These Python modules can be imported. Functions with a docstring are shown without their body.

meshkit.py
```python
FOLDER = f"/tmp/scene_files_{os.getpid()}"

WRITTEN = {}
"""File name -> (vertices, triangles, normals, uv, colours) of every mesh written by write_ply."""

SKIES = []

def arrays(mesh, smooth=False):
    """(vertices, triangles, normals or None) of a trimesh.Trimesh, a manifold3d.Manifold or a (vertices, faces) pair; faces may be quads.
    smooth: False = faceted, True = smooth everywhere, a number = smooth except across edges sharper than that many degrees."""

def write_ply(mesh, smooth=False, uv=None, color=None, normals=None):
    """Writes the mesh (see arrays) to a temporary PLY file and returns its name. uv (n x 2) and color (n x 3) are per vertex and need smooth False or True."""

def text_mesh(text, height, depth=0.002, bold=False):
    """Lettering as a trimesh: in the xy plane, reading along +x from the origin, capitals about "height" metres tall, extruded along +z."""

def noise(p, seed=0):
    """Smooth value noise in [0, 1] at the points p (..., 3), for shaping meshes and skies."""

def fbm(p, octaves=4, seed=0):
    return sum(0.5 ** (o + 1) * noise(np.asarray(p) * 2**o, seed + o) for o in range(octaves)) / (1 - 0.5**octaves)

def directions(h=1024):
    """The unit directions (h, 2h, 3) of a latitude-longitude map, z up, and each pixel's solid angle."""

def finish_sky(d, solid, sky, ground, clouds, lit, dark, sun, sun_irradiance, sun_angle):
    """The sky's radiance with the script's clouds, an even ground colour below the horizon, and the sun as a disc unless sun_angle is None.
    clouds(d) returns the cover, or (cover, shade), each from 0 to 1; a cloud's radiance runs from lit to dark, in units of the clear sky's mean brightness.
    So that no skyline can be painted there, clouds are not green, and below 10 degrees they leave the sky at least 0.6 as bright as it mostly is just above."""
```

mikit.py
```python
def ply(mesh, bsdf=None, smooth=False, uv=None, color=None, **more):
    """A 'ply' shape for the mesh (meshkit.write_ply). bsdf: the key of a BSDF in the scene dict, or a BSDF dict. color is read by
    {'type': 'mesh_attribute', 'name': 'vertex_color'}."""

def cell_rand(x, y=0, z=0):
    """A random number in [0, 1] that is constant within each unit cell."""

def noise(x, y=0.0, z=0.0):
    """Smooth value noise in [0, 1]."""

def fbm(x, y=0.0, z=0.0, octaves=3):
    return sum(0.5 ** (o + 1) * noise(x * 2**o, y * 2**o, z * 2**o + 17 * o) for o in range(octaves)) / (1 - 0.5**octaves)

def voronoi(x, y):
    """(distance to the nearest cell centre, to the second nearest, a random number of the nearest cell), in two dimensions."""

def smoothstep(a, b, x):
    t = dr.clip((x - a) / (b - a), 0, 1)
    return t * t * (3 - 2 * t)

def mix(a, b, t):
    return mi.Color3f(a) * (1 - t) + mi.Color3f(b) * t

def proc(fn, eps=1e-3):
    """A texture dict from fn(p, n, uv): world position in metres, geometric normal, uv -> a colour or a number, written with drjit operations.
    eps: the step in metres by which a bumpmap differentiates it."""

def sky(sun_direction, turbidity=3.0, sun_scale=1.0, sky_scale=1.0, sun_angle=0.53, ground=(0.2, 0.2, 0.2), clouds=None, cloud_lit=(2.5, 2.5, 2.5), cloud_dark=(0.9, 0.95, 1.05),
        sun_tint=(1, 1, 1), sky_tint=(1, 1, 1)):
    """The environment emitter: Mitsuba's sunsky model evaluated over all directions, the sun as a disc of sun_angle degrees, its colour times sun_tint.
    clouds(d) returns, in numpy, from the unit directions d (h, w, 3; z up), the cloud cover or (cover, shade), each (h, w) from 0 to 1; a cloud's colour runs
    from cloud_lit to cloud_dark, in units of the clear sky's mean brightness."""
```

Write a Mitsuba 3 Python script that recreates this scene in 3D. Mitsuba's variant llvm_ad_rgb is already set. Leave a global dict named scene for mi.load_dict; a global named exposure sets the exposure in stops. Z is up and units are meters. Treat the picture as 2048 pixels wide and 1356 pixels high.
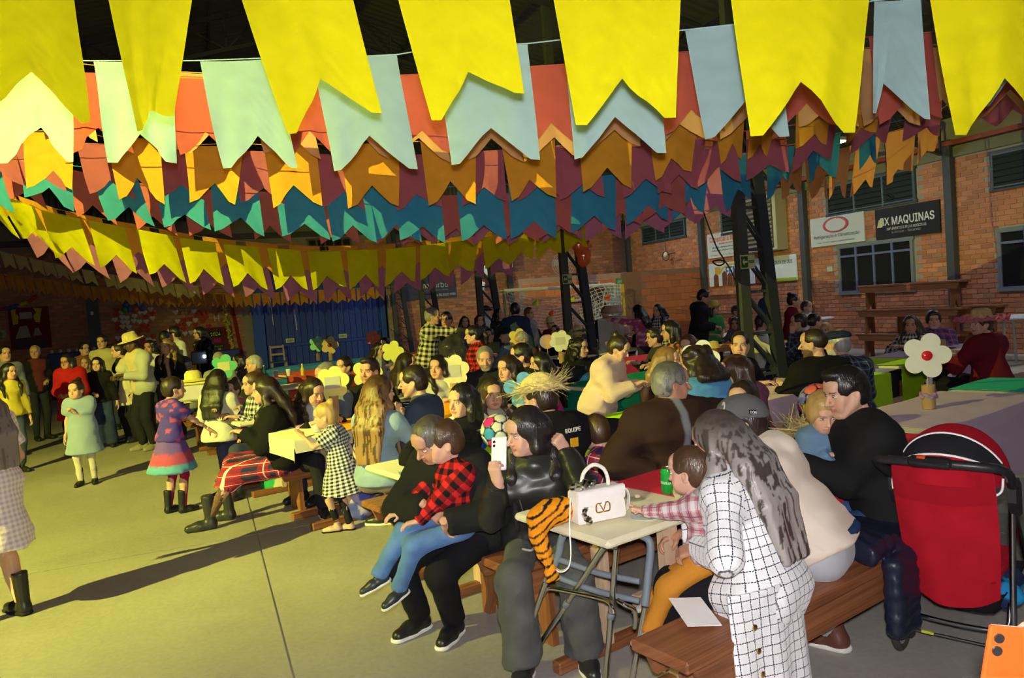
import math
import random

import drjit as dr
import manifold3d
import mitsuba as mi
import numpy as np
import shapely
import shapely.affinity
import trimesh
from scipy.spatial import cKDTree

import meshkit
import mikit

random.seed(5)
np.random.seed(5)
T = mi.ScalarTransform4f
scene, labels = {}, {}

# ================================================================= camera
# World: x runs along the back wall to the right, y towards the back wall, z up, the floor is z = 0.
YAW, PITCH, ROLL, EYE = math.radians(22.0), math.radians(2.75), math.radians(4.3), np.array([0.0, 0.0, 1.70])
FWD = np.array([math.sin(YAW) * math.cos(PITCH), math.cos(YAW) * math.cos(PITCH), -math.sin(PITCH)])
_r0 = np.array([math.cos(YAW), -math.sin(YAW), 0.0])
_u0 = np.cross(_r0, FWD)
CAM_UP = math.cos(ROLL) * _u0 + math.sin(ROLL) * _r0
scene['camera'] = {'type': 'perspective', 'fov': math.degrees(2 * math.atan(1024 / 1520)), 'fov_axis': 'x', 'near_clip': .02, 'far_clip': 200.0,
                   'to_world': T().look_at(origin=EYE.tolist(), target=(EYE + FWD).tolist(), up=CAM_UP.tolist())}
exposure = 0.0
labels['flash_light'] = {'label': 'flash of the camera, just above its lens', 'category': 'flash'}

# ================================================================= lights
# the flash of the camera: a small window just above the lens, pointing where the camera points
FLASH = EYE + CAM_UP * .085 - FWD * .03
scene['flash_light'] = {'type': 'disk', 'to_world': T().look_at(origin=FLASH.tolist(), target=(FLASH + FWD - CAM_UP * .05).tolist(), up=CAM_UP.tolist()) @ T().scale([.032, .032, .032]),
                        'emitter': {'type': 'area', 'radiance': {'type': 'rgb', 'value': [12500, 11900, 11800]}}}
# the yellow stage lamp high on the left, its beam on the dance floor and the left half of the tables
STAGE = np.array([-6.0, 3.2, 4.4])
scene['stage_light'] = {'type': 'spot', 'to_world': T().look_at(origin=STAGE.tolist(), target=[1.6, 9.5, .4], up=[0, 0, 1]), 'cutoff_angle': 41.0, 'beam_width': 24.0,
                        'intensity': {'type': 'rgb', 'value': [400, 400, 58]}}
# LED lamps under the trusses along the right side (their housings are built further down)
LAMPS = [(11.8, 11.4, 4.35), (12.0, 16.0, 4.45), (12.0, 20.4, 4.5), (8.1, 20.2, 4.3), (11.8, 6.8, 4.35), (11.8, 2.2, 4.35)]  # the last pair is unseen, added as fill to lift the shadows
LAMP_RADIANCE = [190.0, 205.0, 230.0]

# ================================================================= materials
VC = {'type': 'mesh_attribute', 'name': 'vertex_color'}


def mat(name, two=True, **p):
    b = {'type': 'principled', 'base_color': VC, 'specular': .3, **p}
    scene[name] = {'type': 'twosided', 'bsdf': b} if two else b


mat('cloth', roughness=.92, specular=.12)
mat('skin', roughness=.5, specular=.38)
mat('leather', roughness=.38, specular=.45)
mat('paint', roughness=.5, specular=.4)
mat('gloss', roughness=.16, specular=.55)
mat('metal', roughness=.22, metallic=1.0)
mat('chrome', roughness=.1, metallic=1.0)
mat('brick', roughness=.62, specular=.35)
scene['bunting_cloth'] = {
    'type': 'principledthin', 'base_color': VC, 'roughness': .85, 'diff_trans': .75}


def _strand(p, n, uv):
    return mikit.fbm(p.x * 330, p.y * 330, p.z * 22, octaves=2)


scene['hair'] = {'type': 'twosided', 'bsdf': {'type': 'bumpmap', 'arbitrary': mikit.proc(_strand, eps=.0008), 'scale': .0022,
                 'bsdf': {'type': 'principled', 'base_color': VC, 'roughness': .36, 'specular': .6}}}


def wood(name, light, dark, rough):
    def fn(p, n, uv):
        g = mikit.fbm(uv.x * 38, uv.y * 2.2, octaves=3)
        ring = mikit.noise(uv.x * 120 + mikit.noise(uv.x * 9, uv.y * .9) * 9, uv.y * .8)
        return mikit.mix(dark, light, dr.clip(g * .8 + ring * .45 - .12, 0, 1))
    scene[name] = {'type': 'twosided', 'bsdf': {'type': 'principled', 'base_color': mikit.proc(fn), 'roughness': rough, 'specular': .4}}


wood('wood_brown', [.34, .135, .055], [.13, .042, .016], .42)
wood('wood_pale', [.60, .43, .29], [.44, .28, .175], .6)


def _concrete(p, n, uv):
    a = mikit.fbm(p.x * .9, p.y * .9, octaves=4)
    b = mikit.noise(p.x * 60, p.y * 60)
    c = .25 * mikit.smoothstep(.6, .85, mikit.fbm(p.x * 2.1 + 9, p.y * 2.1, octaves=4))
    k = .66 + .42 * a + .1 * b
    return mikit.mix([.36 , .335, .30], [.25, .22, .19], c * .7) * k


scene['concrete'] = {'type': 'principled', 'base_color': mikit.proc(_concrete), 'roughness': .55, 'specular': .35}


def plaid(name, fn, rough=.9):
    scene[name] = {'type': 'twosided', 'bsdf': {'type': 'principled', 'base_color': mikit.proc(fn), 'roughness': rough, 'specular': .1}}


def tri(x):
    return x - dr.floor(x)


def band(x, w):
    return dr.select(tri(x) < w, mi.Float(1), mi.Float(0))


def _buffalo(light, mid, dark, s):
    def fn(p, n, uv):
        a, b = band(uv.x / s, .5), band(uv.y / s, .5)
        return mikit.mix(mikit.mix(light, mid, a + b - 2 * a * b), dark, a * b)
    return fn


plaid('check_red', _buffalo([.62, .025, .025], [.22, .012, .014], [.012, .01, .012], .055))
plaid('check_yellow', _buffalo([.72, .66, .42], [.27, .25, .16], [.015, .015, .016], .07))
plaid('check_grey', _buffalo([.66, .66, .68], [.28, .28, .3], [.02, .02, .024], .05))
plaid('gingham_black', _buffalo([.85, .85, .84], [.3, .3, .32], [.02, .02, .03], .026))
plaid('gingham_pink', _buffalo([.82, .76, .74], [.74, .62, .62], [.58, .44, .46], .03))


def _windowpane(p, n, uv):
    w = mikit.noise(uv.x * 160, uv.y * 160) * .05
    a = band(uv.x / .036 + w, .1) * band(uv.y / .009, .72)
    b = band(uv.y / .036 + w, .1) * band(uv.x / .009, .72)
    return mikit.mix([.80, .80, .82], [.02, .02, .04], dr.maximum(a, b))


plaid('windowpane', _windowpane)


def _tartan(base, second, line, s):
    def fn(p, n, uv):
        a, b = band(uv.x / s, .45), band(uv.y / s, .45)
        c = mikit.mix(base, second, .5 * (a + b))
        l = dr.maximum(band(uv.x / s + .3, .07), band(uv.y / s + .3, .07))
        return mikit.mix(c, line, l * .85)
    return fn


plaid('tartan_red', _tartan([.5, .03, .04], [.03, .04, .1], [.75, .72, .74], .075))
plaid('tartan_navy', _tartan([.06, .08, .13], [.02, .025, .05], [.3, .32, .38], .07))
plaid('tartan_purple', _tartan([.30, .08, .18], [.06, .06, .22], [.42, .26, .34], .075))
plaid('tartan_pale', _tartan([.46, .14, .15], [.6, .56, .56], [.09, .1, .16], .042))


def _stripe(p, n, uv):
    return mikit.mix([.03, .03, .035], [.6, .6, .6], band(uv.y / .035, .28))


plaid('stripes', _stripe)
scene['clear_plastic'] = {'type': 'thindielectric', 'int_ior': 1.4}
scene['lamp_glow'] = {'type': 'diffuse', 'reflectance': {'type': 'rgb', 'value': [.8, .8, .8]}}
# ---------------------------------------------------------------- helpers: meshes
RNG = np.random.default_rng(7)
PI = math.pi


def rotz(a):
    c, s = math.cos(a), math.sin(a)
    return np.array([[c, -s, 0], [s, c, 0], [0, 0, 1.0]])


def rotx(a):
    c, s = math.cos(a), math.sin(a)
    return np.array([[1, 0, 0], [0, c, -s], [0, s, c]])


def roty(a):
    c, s = math.cos(a), math.sin(a)
    return np.array([[c, 0, s], [0, 1, 0], [-s, 0, c]])


def unit(v):
    v = np.asarray(v, float)
    return v / (np.linalg.norm(v) + 1e-12)


def az_frame(az):
    """local +y (forward) to the compass direction az (degrees clockwise from world +y)"""
    return rotz(-math.radians(az))


def join(ms):
    v, f, n = [], [], 0
    for a, b in ms:
        v.append(np.asarray(a, float)); f.append(np.asarray(b, int) + n); n += len(a)
    return np.vstack(v), np.vstack(f)


def join_c(ms):
    """meshes (v, f, rgb or per-vertex rgb) -> v, f, colours"""
    v, f = join([(m[0], m[1]) for m in ms])
    c = np.vstack([np.broadcast_to(np.asarray(m[2], float), (len(m[0]), 3)) for m in ms])
    return v, f, c


def move(m, R=None, t=(0, 0, 0), s=1.0):
    v = np.asarray(m[0], float) * s
    if R is not None:
        v = v @ np.asarray(R).T
    return (v + np.asarray(t, float), m[1]) + tuple(m[2:])


def mirror_x(m):
    v = np.array(m[0], float); v[:, 0] *= -1
    return (v, np.asarray(m[1])[:, ::-1]) + tuple(m[2:])


def quads(q):
    q = np.asarray(q, int)
    return np.vstack([q[:, [0, 1, 2]], q[:, [0, 2, 3]]])


def box(sx, sy, sz, c=(0, 0, 0), bev=0.0):
    """box of full size sx sy sz centred at c; bev > 0 cuts the edges"""
    if bev <= 0:
        v = np.array([[x, y, z] for x in (-.5, .5) for y in (-.5, .5) for z in (-.5, .5)]) * [sx, sy, sz] + np.asarray(c, float)
        return v, np.array([[0, 1, 3], [0, 3, 2], [4, 6, 7], [4, 7, 5], [0, 4, 5], [0, 5, 1], [2, 3, 7], [2, 7, 6], [0, 2, 6], [0, 6, 4], [1, 5, 7], [1, 7, 3]])
    h = np.array([sx, sy, sz]) / 2
    b = min(bev, h.min() * .9)
    pts = []
    for s in ((x, y, z) for x in (-1, 1) for y in (-1, 1) for z in (-1, 1)):
        for k in range(3):
            p = h - b; p[k] = h[k]
            pts.append(p * s)
    return hull(np.array(pts) + np.asarray(c, float))


def hull(p):
    m = trimesh.convex.convex_hull(np.asarray(p, float))
    return np.array(m.vertices), np.array(m.faces)


def frame_of(d):
    d = unit(d)
    a = unit(np.cross(d, [0, 0, 1.0] if abs(d[2]) < .9 else [0, 1.0, 0]))
    return a, np.cross(d, a), d          # a: sideways, b: other, d


def bar(p, q, w, h=None, up=(0, 0, 1), bev=0.0):
    """rectangular bar from p to q, w across, h along 'up'"""
    p, q = np.asarray(p, float), np.asarray(q, float)
    d = q - p; L = np.linalg.norm(d); y = d / L
    u = np.asarray(up, float)
    if abs(y @ u) > .95:
        u = np.array([0, 1.0, 0]) if abs(y[1]) < .9 else np.array([1.0, 0, 0])
    x = unit(np.cross(y, u)); z = np.cross(x, y)
    m = box(w, L, h or w, bev=bev)
    return m[0] @ np.stack([x, y, z]) + (p + q) / 2, m[1]


def tube(pts, r, sides=8, cap=True, closed=False):
    """round tube along a polyline; r a number or one per point"""
    p = np.asarray(pts, float); n = len(p)
    r = np.broadcast_to(np.asarray(r, float), (n,))
    if closed:
        t = np.roll(p, -1, 0) - np.roll(p, 1, 0)
    else:
        t = np.gradient(p, axis=0)
    t /= np.linalg.norm(t, axis=1, keepdims=True) + 1e-12
    a = unit(np.cross(t[0], [0, 0, 1.0] if abs(t[0][2]) < .9 else [1.0, 0, 0]))
    A = []
    for k in range(n):
        a = unit(a - t[k] * (a @ t[k])); A.append(a)
    A = np.array(A); B = np.cross(t, A)
    ang = np.arange(sides) * 2 * PI / sides
    v = (p[:, None] + r[:, None, None] * (np.cos(ang)[None, :, None] * A[:, None] + np.sin(ang)[None, :, None] * B[:, None])).reshape(-1, 3)
    m = n if closed else n - 1
    i, j = np.meshgrid(np.arange(m), np.arange(sides), indexing='ij')
    i2, j2 = (i + 1) % n, (j + 1) % sides
    f = quads(np.stack([i * sides + j, i * sides + j2, i2 * sides + j2, i2 * sides + j], -1).reshape(-1, 4))
    if cap and not closed:
        v = np.vstack([v, p[:1], p[-1:]]); c0, c1 = n * sides, n * sides + 1
        k = np.arange(sides); k2 = (k + 1) % sides
        f = np.vstack([f, np.stack([k2, k, k * 0 + c0], 1), np.stack([(n - 1) * sides + k, (n - 1) * sides + k2, k * 0 + c1], 1)])
    return v, f


def arc(c, r, a0, a1, n, u=(1, 0, 0), v=(0, 0, 1)):
    t = np.radians(np.linspace(a0, a1, n))[:, None]
    return np.asarray(c, float) + r * (np.cos(t) * np.asarray(u, float) + np.sin(t) * np.asarray(v, float))


def smooth_path(pts, n=8):
    """Catmull-Rom through the points"""
    p = np.asarray(pts, float)
    q = np.vstack([2 * p[0] - p[1], p, 2 * p[-1] - p[-2]])
    out = []
    for k in range(len(p) - 1):
        a, b, c, d = q[k:k + 4]
        t = np.linspace(0, 1, n, endpoint=False)[:, None]
        out.append(.5 * ((2 * b) + (c - a) * t + (2 * a - 5 * b + 4 * c - d) * t**2 + (3 * b - a - 3 * c + d) * t**3))
    return np.vstack(out + [p[-1:]])


def lathe(prof, n=20, cap=True):
    """profile [(r, z)...] from bottom to top, turned about z"""
    p = np.asarray(prof, float); a = np.arange(n) * 2 * PI / n
    v = np.stack([p[:, None, 0] * np.cos(a), p[:, None, 0] * np.sin(a), np.broadcast_to(p[:, None, 1], (len(p), n))], -1).reshape(-1, 3)
    i, j = np.meshgrid(np.arange(len(p) - 1), np.arange(n), indexing='ij'); j2 = (j + 1) % n
    f = quads(np.stack([i * n + j, i * n + j2, (i + 1) * n + j2, (i + 1) * n + j], -1).reshape(-1, 4))
    if cap:
        k = np.arange(n); k2 = (k + 1) % n; c0, c1 = len(v), len(v) + 1
        v = np.vstack([v, [[0, 0, p[0, 1]], [0, 0, p[-1, 1]]]])
        f = np.vstack([f, np.stack([k2, k, k * 0 + c0], 1), np.stack([(len(p) - 1) * n + k, (len(p) - 1) * n + k2, k * 0 + c1], 1)])
    return v, f


def extrude(poly, h):
    """polygon (k,2) or shapely geometry, extruded along +z by h"""
    g = poly if hasattr(poly, 'geom_type') else shapely.Polygon(poly)
    ms = [trimesh.creation.extrude_polygon(x, h, engine='earcut') for x in getattr(g, 'geoms', [g])]
    return join([(np.array(m.vertices), np.array(m.faces)) for m in ms])


def sheet(P):
    """grid of points (a, b, 3) -> one-sided sheet mesh"""
    a, b = P.shape[:2]
    i, j = np.meshgrid(np.arange(a - 1), np.arange(b - 1), indexing='ij')
    q = np.stack([i * b + j, (i + 1) * b + j, (i + 1) * b + j + 1, i * b + j + 1], -1).reshape(-1, 4)
    return P.reshape(-1, 3), quads(q)


def thick_sheet(P, t):
    """grid of points given a thickness t along its normals (closed)"""
    a, b = P.shape[:2]
    du, dv = np.gradient(P, axis=0), np.gradient(P, axis=1)
    n = np.cross(du, dv); n /= np.linalg.norm(n, axis=-1, keepdims=True) + 1e-12
    v0, f0 = sheet(P + n * t / 2); v1, _ = sheet(P - n * t / 2)
    N = a * b
    rim = np.concatenate([np.arange(b), np.arange(1, a) * b + b - 1, (a - 1) * b + np.arange(b - 2, -1, -1), np.arange(a - 2, 0, -1) * b])
    r2 = np.roll(rim, -1)
    side = quads(np.stack([rim, r2, r2 + N, rim + N], -1))
    return np.vstack([v0, v1]), np.vstack([f0, f0[:, ::-1] + N, side])


def text(s, h, depth=.002, bold=False):
    m = meshkit.text_mesh(s, h, depth, bold)
    return np.array(m.vertices), np.array(m.faces)


def wall_text(s, h, o, right, up, out=.004, bold=False, width=None):
    """lettering on a plane: starts at o, reads along 'right', letters stand along 'up'"""
    v, f = text(s, h, .003, bold)
    if width:
        v[:, 0] *= width / v[:, 0].max()
    r, u = unit(right), unit(up); n = np.cross(r, u)
    return v[:, :1] * r + v[:, 1:2] * u + (v[:, 2:3] + out) * n + np.asarray(o, float), f


# ---------------------------------------------------------------- helpers: smooth bodies from distance fields
class Field:
    """Blend of round cones, ellipsoids and cuts on a grid; mesh() gives its surface (surface nets)."""

    def __init__(self, lo, hi, h):
        self.h, self.lo = h, np.asarray(lo, float)
        n = np.ceil((np.asarray(hi, float) - self.lo) / h).astype(int) + 1
        self.ax = [self.lo[k] + np.arange(n[k]) * h for k in range(3)]
        self.D = np.full(n, .5, np.float32)

    def _sub(self, lo, hi):
        s = []
        for k in range(3):
            a = max(0, int(math.floor((lo[k] - self.lo[k]) / self.h))); b = min(self.D.shape[k], int(math.ceil((hi[k] - self.lo[k]) / self.h)) + 1)
            if b <= a:
                return None, None
            s.append(slice(a, b))
        X = np.meshgrid(*[self.ax[k][s[k]].astype(np.float32) for k in range(3)], indexing='ij', sparse=True)
        return tuple(s), X

    def _mix(self, s, d, k):
        a = self.D[s]
        if k <= 0:
            self.D[s] = np.minimum(a, d); return
        h = np.clip(.5 + .5 * (a - d) / k, 0, 1)
        self.D[s] = a + (d - a) * h - k * h * (1 - h)

    def cone(self, p, q, r1, r2=None, k=.02, flat=False, flat0=False, sub=False):
        p, q = np.asarray(p, float), np.asarray(q, float); r2 = r1 if r2 is None else r2
        m = max(r1, r2) + max(3 * self.h, k) + .01
        s, X = self._sub(np.minimum(p, q) - m, np.maximum(p, q) + m)
        if s is None:
            return self
        d = q - p; L2 = float(d @ d) + 1e-12
        x, y, z = X[0] - p[0], X[1] - p[1], X[2] - p[2]
        t0 = (x * d[0] + y * d[1] + z * d[2]) / L2; t = np.clip(t0, 0, 1)
        D = np.sqrt((x - t * d[0])**2 + (y - t * d[1])**2 + (z - t * d[2])**2) - (r1 + (r2 - r1) * t)
        L = math.sqrt(L2)
        if flat:
            D = np.maximum(D, (t0 - 1) * L)
        if flat0:
            D = np.maximum(D, -t0 * L)
        if sub:
            self._cut(s, D, k)
        else:
            self._mix(s, D, k)
        return self

    def _cut(self, s, d, k):
        a, d = self.D[s], -d
        if k <= 0:
            self.D[s] = np.maximum(a, d); return
        h = np.clip(.5 - .5 * (a - d) / k, 0, 1)
        self.D[s] = a + (d - a) * h + k * h * (1 - h)

    def ball(self, c, r, R=None, k=.02, sub=False):
        """ellipsoid; r a number or 3 radii, R its axes as columns"""
        c = np.asarray(c, float); r = np.broadcast_to(np.asarray(r, float), (3,))
        m = r.max() + max(3 * self.h, k) + .01
        s, X = self._sub(c - m, c + m)
        if s is None:
            return self
        x, y, z = X[0] - c[0], X[1] - c[1], X[2] - c[2]
        if R is not None:
            R = np.asarray(R)
            x, y, z = [x * R[0, i] + y * R[1, i] + z * R[2, i] for i in range(3)]
        q = np.sqrt((x / r[0])**2 + (y / r[1])**2 + (z / r[2])**2)
        g = np.sqrt((x / r[0]**2)**2 + (y / r[1]**2)**2 + (z / r[2]**2)**2)
        D = q * (q - 1) / (g + 1e-6)
        D = np.where(q < .05, -r.min(), D)
        (self._cut if sub else self._mix)(s, D, k)
        return self

    def plane(self, p, n, k=0.0, lo=None, hi=None):
        """keeps what lies below the plane through p with normal n"""
        n = unit(n)
        s, X = self._sub(self.lo if lo is None else lo, [a[-1] for a in self.ax] if hi is None else hi)
        d = (X[0] - p[0]) * n[0] + (X[1] - p[1]) * n[1] + (X[2] - p[2]) * n[2]
        self._cut(s, -d, k)
        return self

    def wrinkle(self, amp, fx, fy, fz, seed=0):
        """folds: noise added to the field near its surface"""
        near = np.abs(self.D) < .05
        i = np.argwhere(near)
        p = np.stack([self.ax[k][i[:, k]] for k in range(3)], 1) * [fx, fy, fz]
        self.D[near] += amp * 2 * (meshkit.fbm(p, 2, seed) - .5)
        return self

    def mesh(self):
        D = self.D.copy()
        for k in range(3):       # closed at the grid's border
            ix = [slice(None)] * 3
            for e in (0, -1):
                ix[k] = e; D[tuple(ix)] = np.maximum(D[tuple(ix)], 1e-3)
        ins = D < 0
        n = np.array(D.shape) - 1
        acc = np.zeros((*n, 3), np.float32); cnt = np.zeros(n, np.float32)
        offs = [(a, b) for a in (0, 1) for b in (0, 1)]
        edges = []
        for ax in range(3):
            o1, o2 = [k for k in range(3) if k != ax]
            lo = [slice(None)] * 3; hi = [slice(None)] * 3
            lo[ax], hi[ax] = slice(0, -1), slice(1, None)
            a, b = D[tuple(lo)], D[tuple(hi)]
            e = np.argwhere((ins[tuple(lo)] != ins[tuple(hi)]))
            if not len(e):
                continue
            va, vb = a[tuple(e.T)], b[tuple(e.T)]
            t = va / (va - vb + 1e-20)
            pos = e.astype(np.float32); pos[:, ax] += t
            for da, db in offs:
                c = e.copy(); c[:, o1] -= da; c[:, o2] -= db
                ok = ((c >= 0) & (c < n)).all(1)
                ci = tuple(c[ok].T)
                for k in range(3):
                    np.add.at(acc[..., k], ci, pos[ok, k])
                np.add.at(cnt, ci, 1)
            edges.append((ax, o1, o2, e, va < 0))
        on = cnt > 0
        idx = np.full(n, -1, np.int64); idx[on] = np.arange(on.sum())
        v = (acc[on] / cnt[on][:, None]) * self.h + self.lo
        F = []
        for ax, o1, o2, e, neg in edges:
            ok = (e[:, o1] > 0) & (e[:, o2] > 0) & (e[:, o1] < n[o1]) & (e[:, o2] < n[o2])
            e, neg = e[ok], neg[ok]
            q = []
            for da, db in ((1, 1), (0, 1), (0, 0), (1, 0)):
                c = e.copy(); c[:, o1] -= da; c[:, o2] -= db
                q.append(idx[tuple(c.T)])
            q = np.stack(q, 1)
            flip = neg if ax != 1 else ~neg
            F.append(np.where(flip[:, None], q, q[:, ::-1]))
        if not F:
            return np.zeros((3, 3)), np.array([[0, 1, 2]])
        return v.astype(float), quads(np.vstack(F))


# ---------------------------------------------------------------- helpers: the scene's entries
def add(key, mesh, bsdf='cloth', color=(.5, .5, .5), smooth=True, uv=None):
    """one entry; every look reads its colour from the mesh's vertices, so few BSDFs serve the whole hall"""
    if len(mesh) == 3:
        color = mesh[2]
    v, f = np.asarray(mesh[0], float), np.asarray(mesh[1], int)
    c = np.broadcast_to(np.asarray(color, float), (len(v), 3))
    if smooth not in (True, False):      # split at sharp edges, colours kept
        v, f, c = split_edges(v, f, c, smooth)
        smooth = True
    while key in scene:
        key = next_name(key)
    scene[key] = mikit.ply((v, f), bsdf, smooth=smooth, color=c, uv=uv)
    return key


def split_edges(v, f, c, angle):
    m = trimesh.Trimesh(v, f, process=False)
    s = trimesh.graph.smooth_shade(m, angle=math.radians(angle), facet_minarea=None)
    if len(s.vertices) == len(v):
        return np.array(s.vertices), np.array(s.faces), c
    _, i = cKDTree(v).query(np.array(s.vertices))
    cc = c[i]
    cc[np.array(s.faces).ravel()] = c[f.ravel()] if len(s.faces) == len(f) and np.allclose(np.array(s.vertices)[np.array(s.faces)], v[f]) else cc[np.array(s.faces).ravel()]
    return np.array(s.vertices), np.array(s.faces), cc


def next_name(key):
    head, _, tail = key.rpartition('_')
    return f'{head}_{int(tail) + 1:03d}' if tail.isdigit() and len(tail) == 3 else key + '_001'


USED = set()


def thing(name, label, cat, group=None):
    """reserves a top-level name and writes its label"""
    key = name
    while key in USED:
        key = next_name(key)
    USED.add(key)
    while len(label.split()) > 16:
        label = label.rpartition(', ')[0] or ' '.join(label.split()[:16])
    labels[key] = {'label': label, 'category': cat}
    if group:
        labels[key]['group'] = group
    return key


def struct(name, mesh, bsdf, color=(.5, .5, .5), smooth=False, uv=None):
    USED.add(name)
    labels[name] = {'kind': 'structure'}
    return add(name, mesh, bsdf, color, smooth, uv)


def wood_uv(v, along):
    """grain coordinates: u across, v along the direction 'along'"""
    d = unit(along); a, b, _ = frame_of(d)
    return np.stack([v @ a * 1.0 + v @ b * 1.7, v @ d], 1)


def add_wood(key, mesh, along, bsdf='wood_brown'):
    v, f = mesh
    m = trimesh.Trimesh(v, f, process=False)
    vv = v[f].reshape(-1, 3); ff = np.arange(len(vv)).reshape(-1, 3)      # flat faces, own corners
    while key in scene:
        key = next_name(key)
    scene[key] = mikit.ply((vv, ff), bsdf, smooth=False, uv=wood_uv(vv - vv.mean(0) + np.array([vv[:, 0].sum() % 1.7, 0, 0]), along))
    return key
# ================================================================= the hall
XR, YB, XL, YF, EAVE = 14.3, 24.0, -9.5, -4.5, 4.15
DARK = (.035, .038, .042)
STEEL = (.055, .062, .075)

# floor: a slab bed and the cast concrete panels between saw-cut joints
struct('floor', box(XR - XL, YB - YF, .1, ((XR + XL) / 2, (YB + YF) / 2, -.062)), 'concrete', (.2, .19, .17))
gx = [XL, -4.1, .255, 4.6, 9.0, XR]
gy = [YF, -2.0, 2.2, 6.40, 10.6, 14.8, 19.0, YB]
for i in range(len(gx) - 1):
    for j in range(len(gy) - 1):
        add('floor__panel', box(gx[i + 1] - gx[i] - .012, gy[j + 1] - gy[j] - .012, .012, ((gx[i] + gx[i + 1]) / 2, (gy[j] + gy[j + 1]) / 2, -.006)), 'concrete', smooth=False)

MORTAR = (.30, .27, .24)


def brick_tone(n):
    t = RNG.random(n)[:, None]
    c = (1 - t) * np.array([.40, .135, .06]) + t * np.array([.55, .215, .105])
    g = RNG.random(n)[:, None] < .14
    return np.where(g, c * .55 + np.array([.14, .11, .09]) * .6, c * (.85 + .3 * RNG.random(n)[:, None]))


def bricks(o, right, up_h, width, holes=(), L=.245, H=.098):
    """positions (along, height) of the bricks of a wall that do not fall into one of the holes (a0, a1, z0, z1)"""
    out = []
    for r in range(int(up_h / H)):
        z = (r + .5) * H
        for k in range(-1, int(width / L) + 1):
            a = (k + .5 + .5 * (r % 2)) * L
            if a - L / 2 < 0 or a + L / 2 > width:
                continue
            if any(h[0] < a + L / 2 and a - L / 2 < h[1] and h[2] < z + H / 2 and z - H / 2 < h[3] for h in holes):
                continue
            out.append((a, z))
    return out


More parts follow.
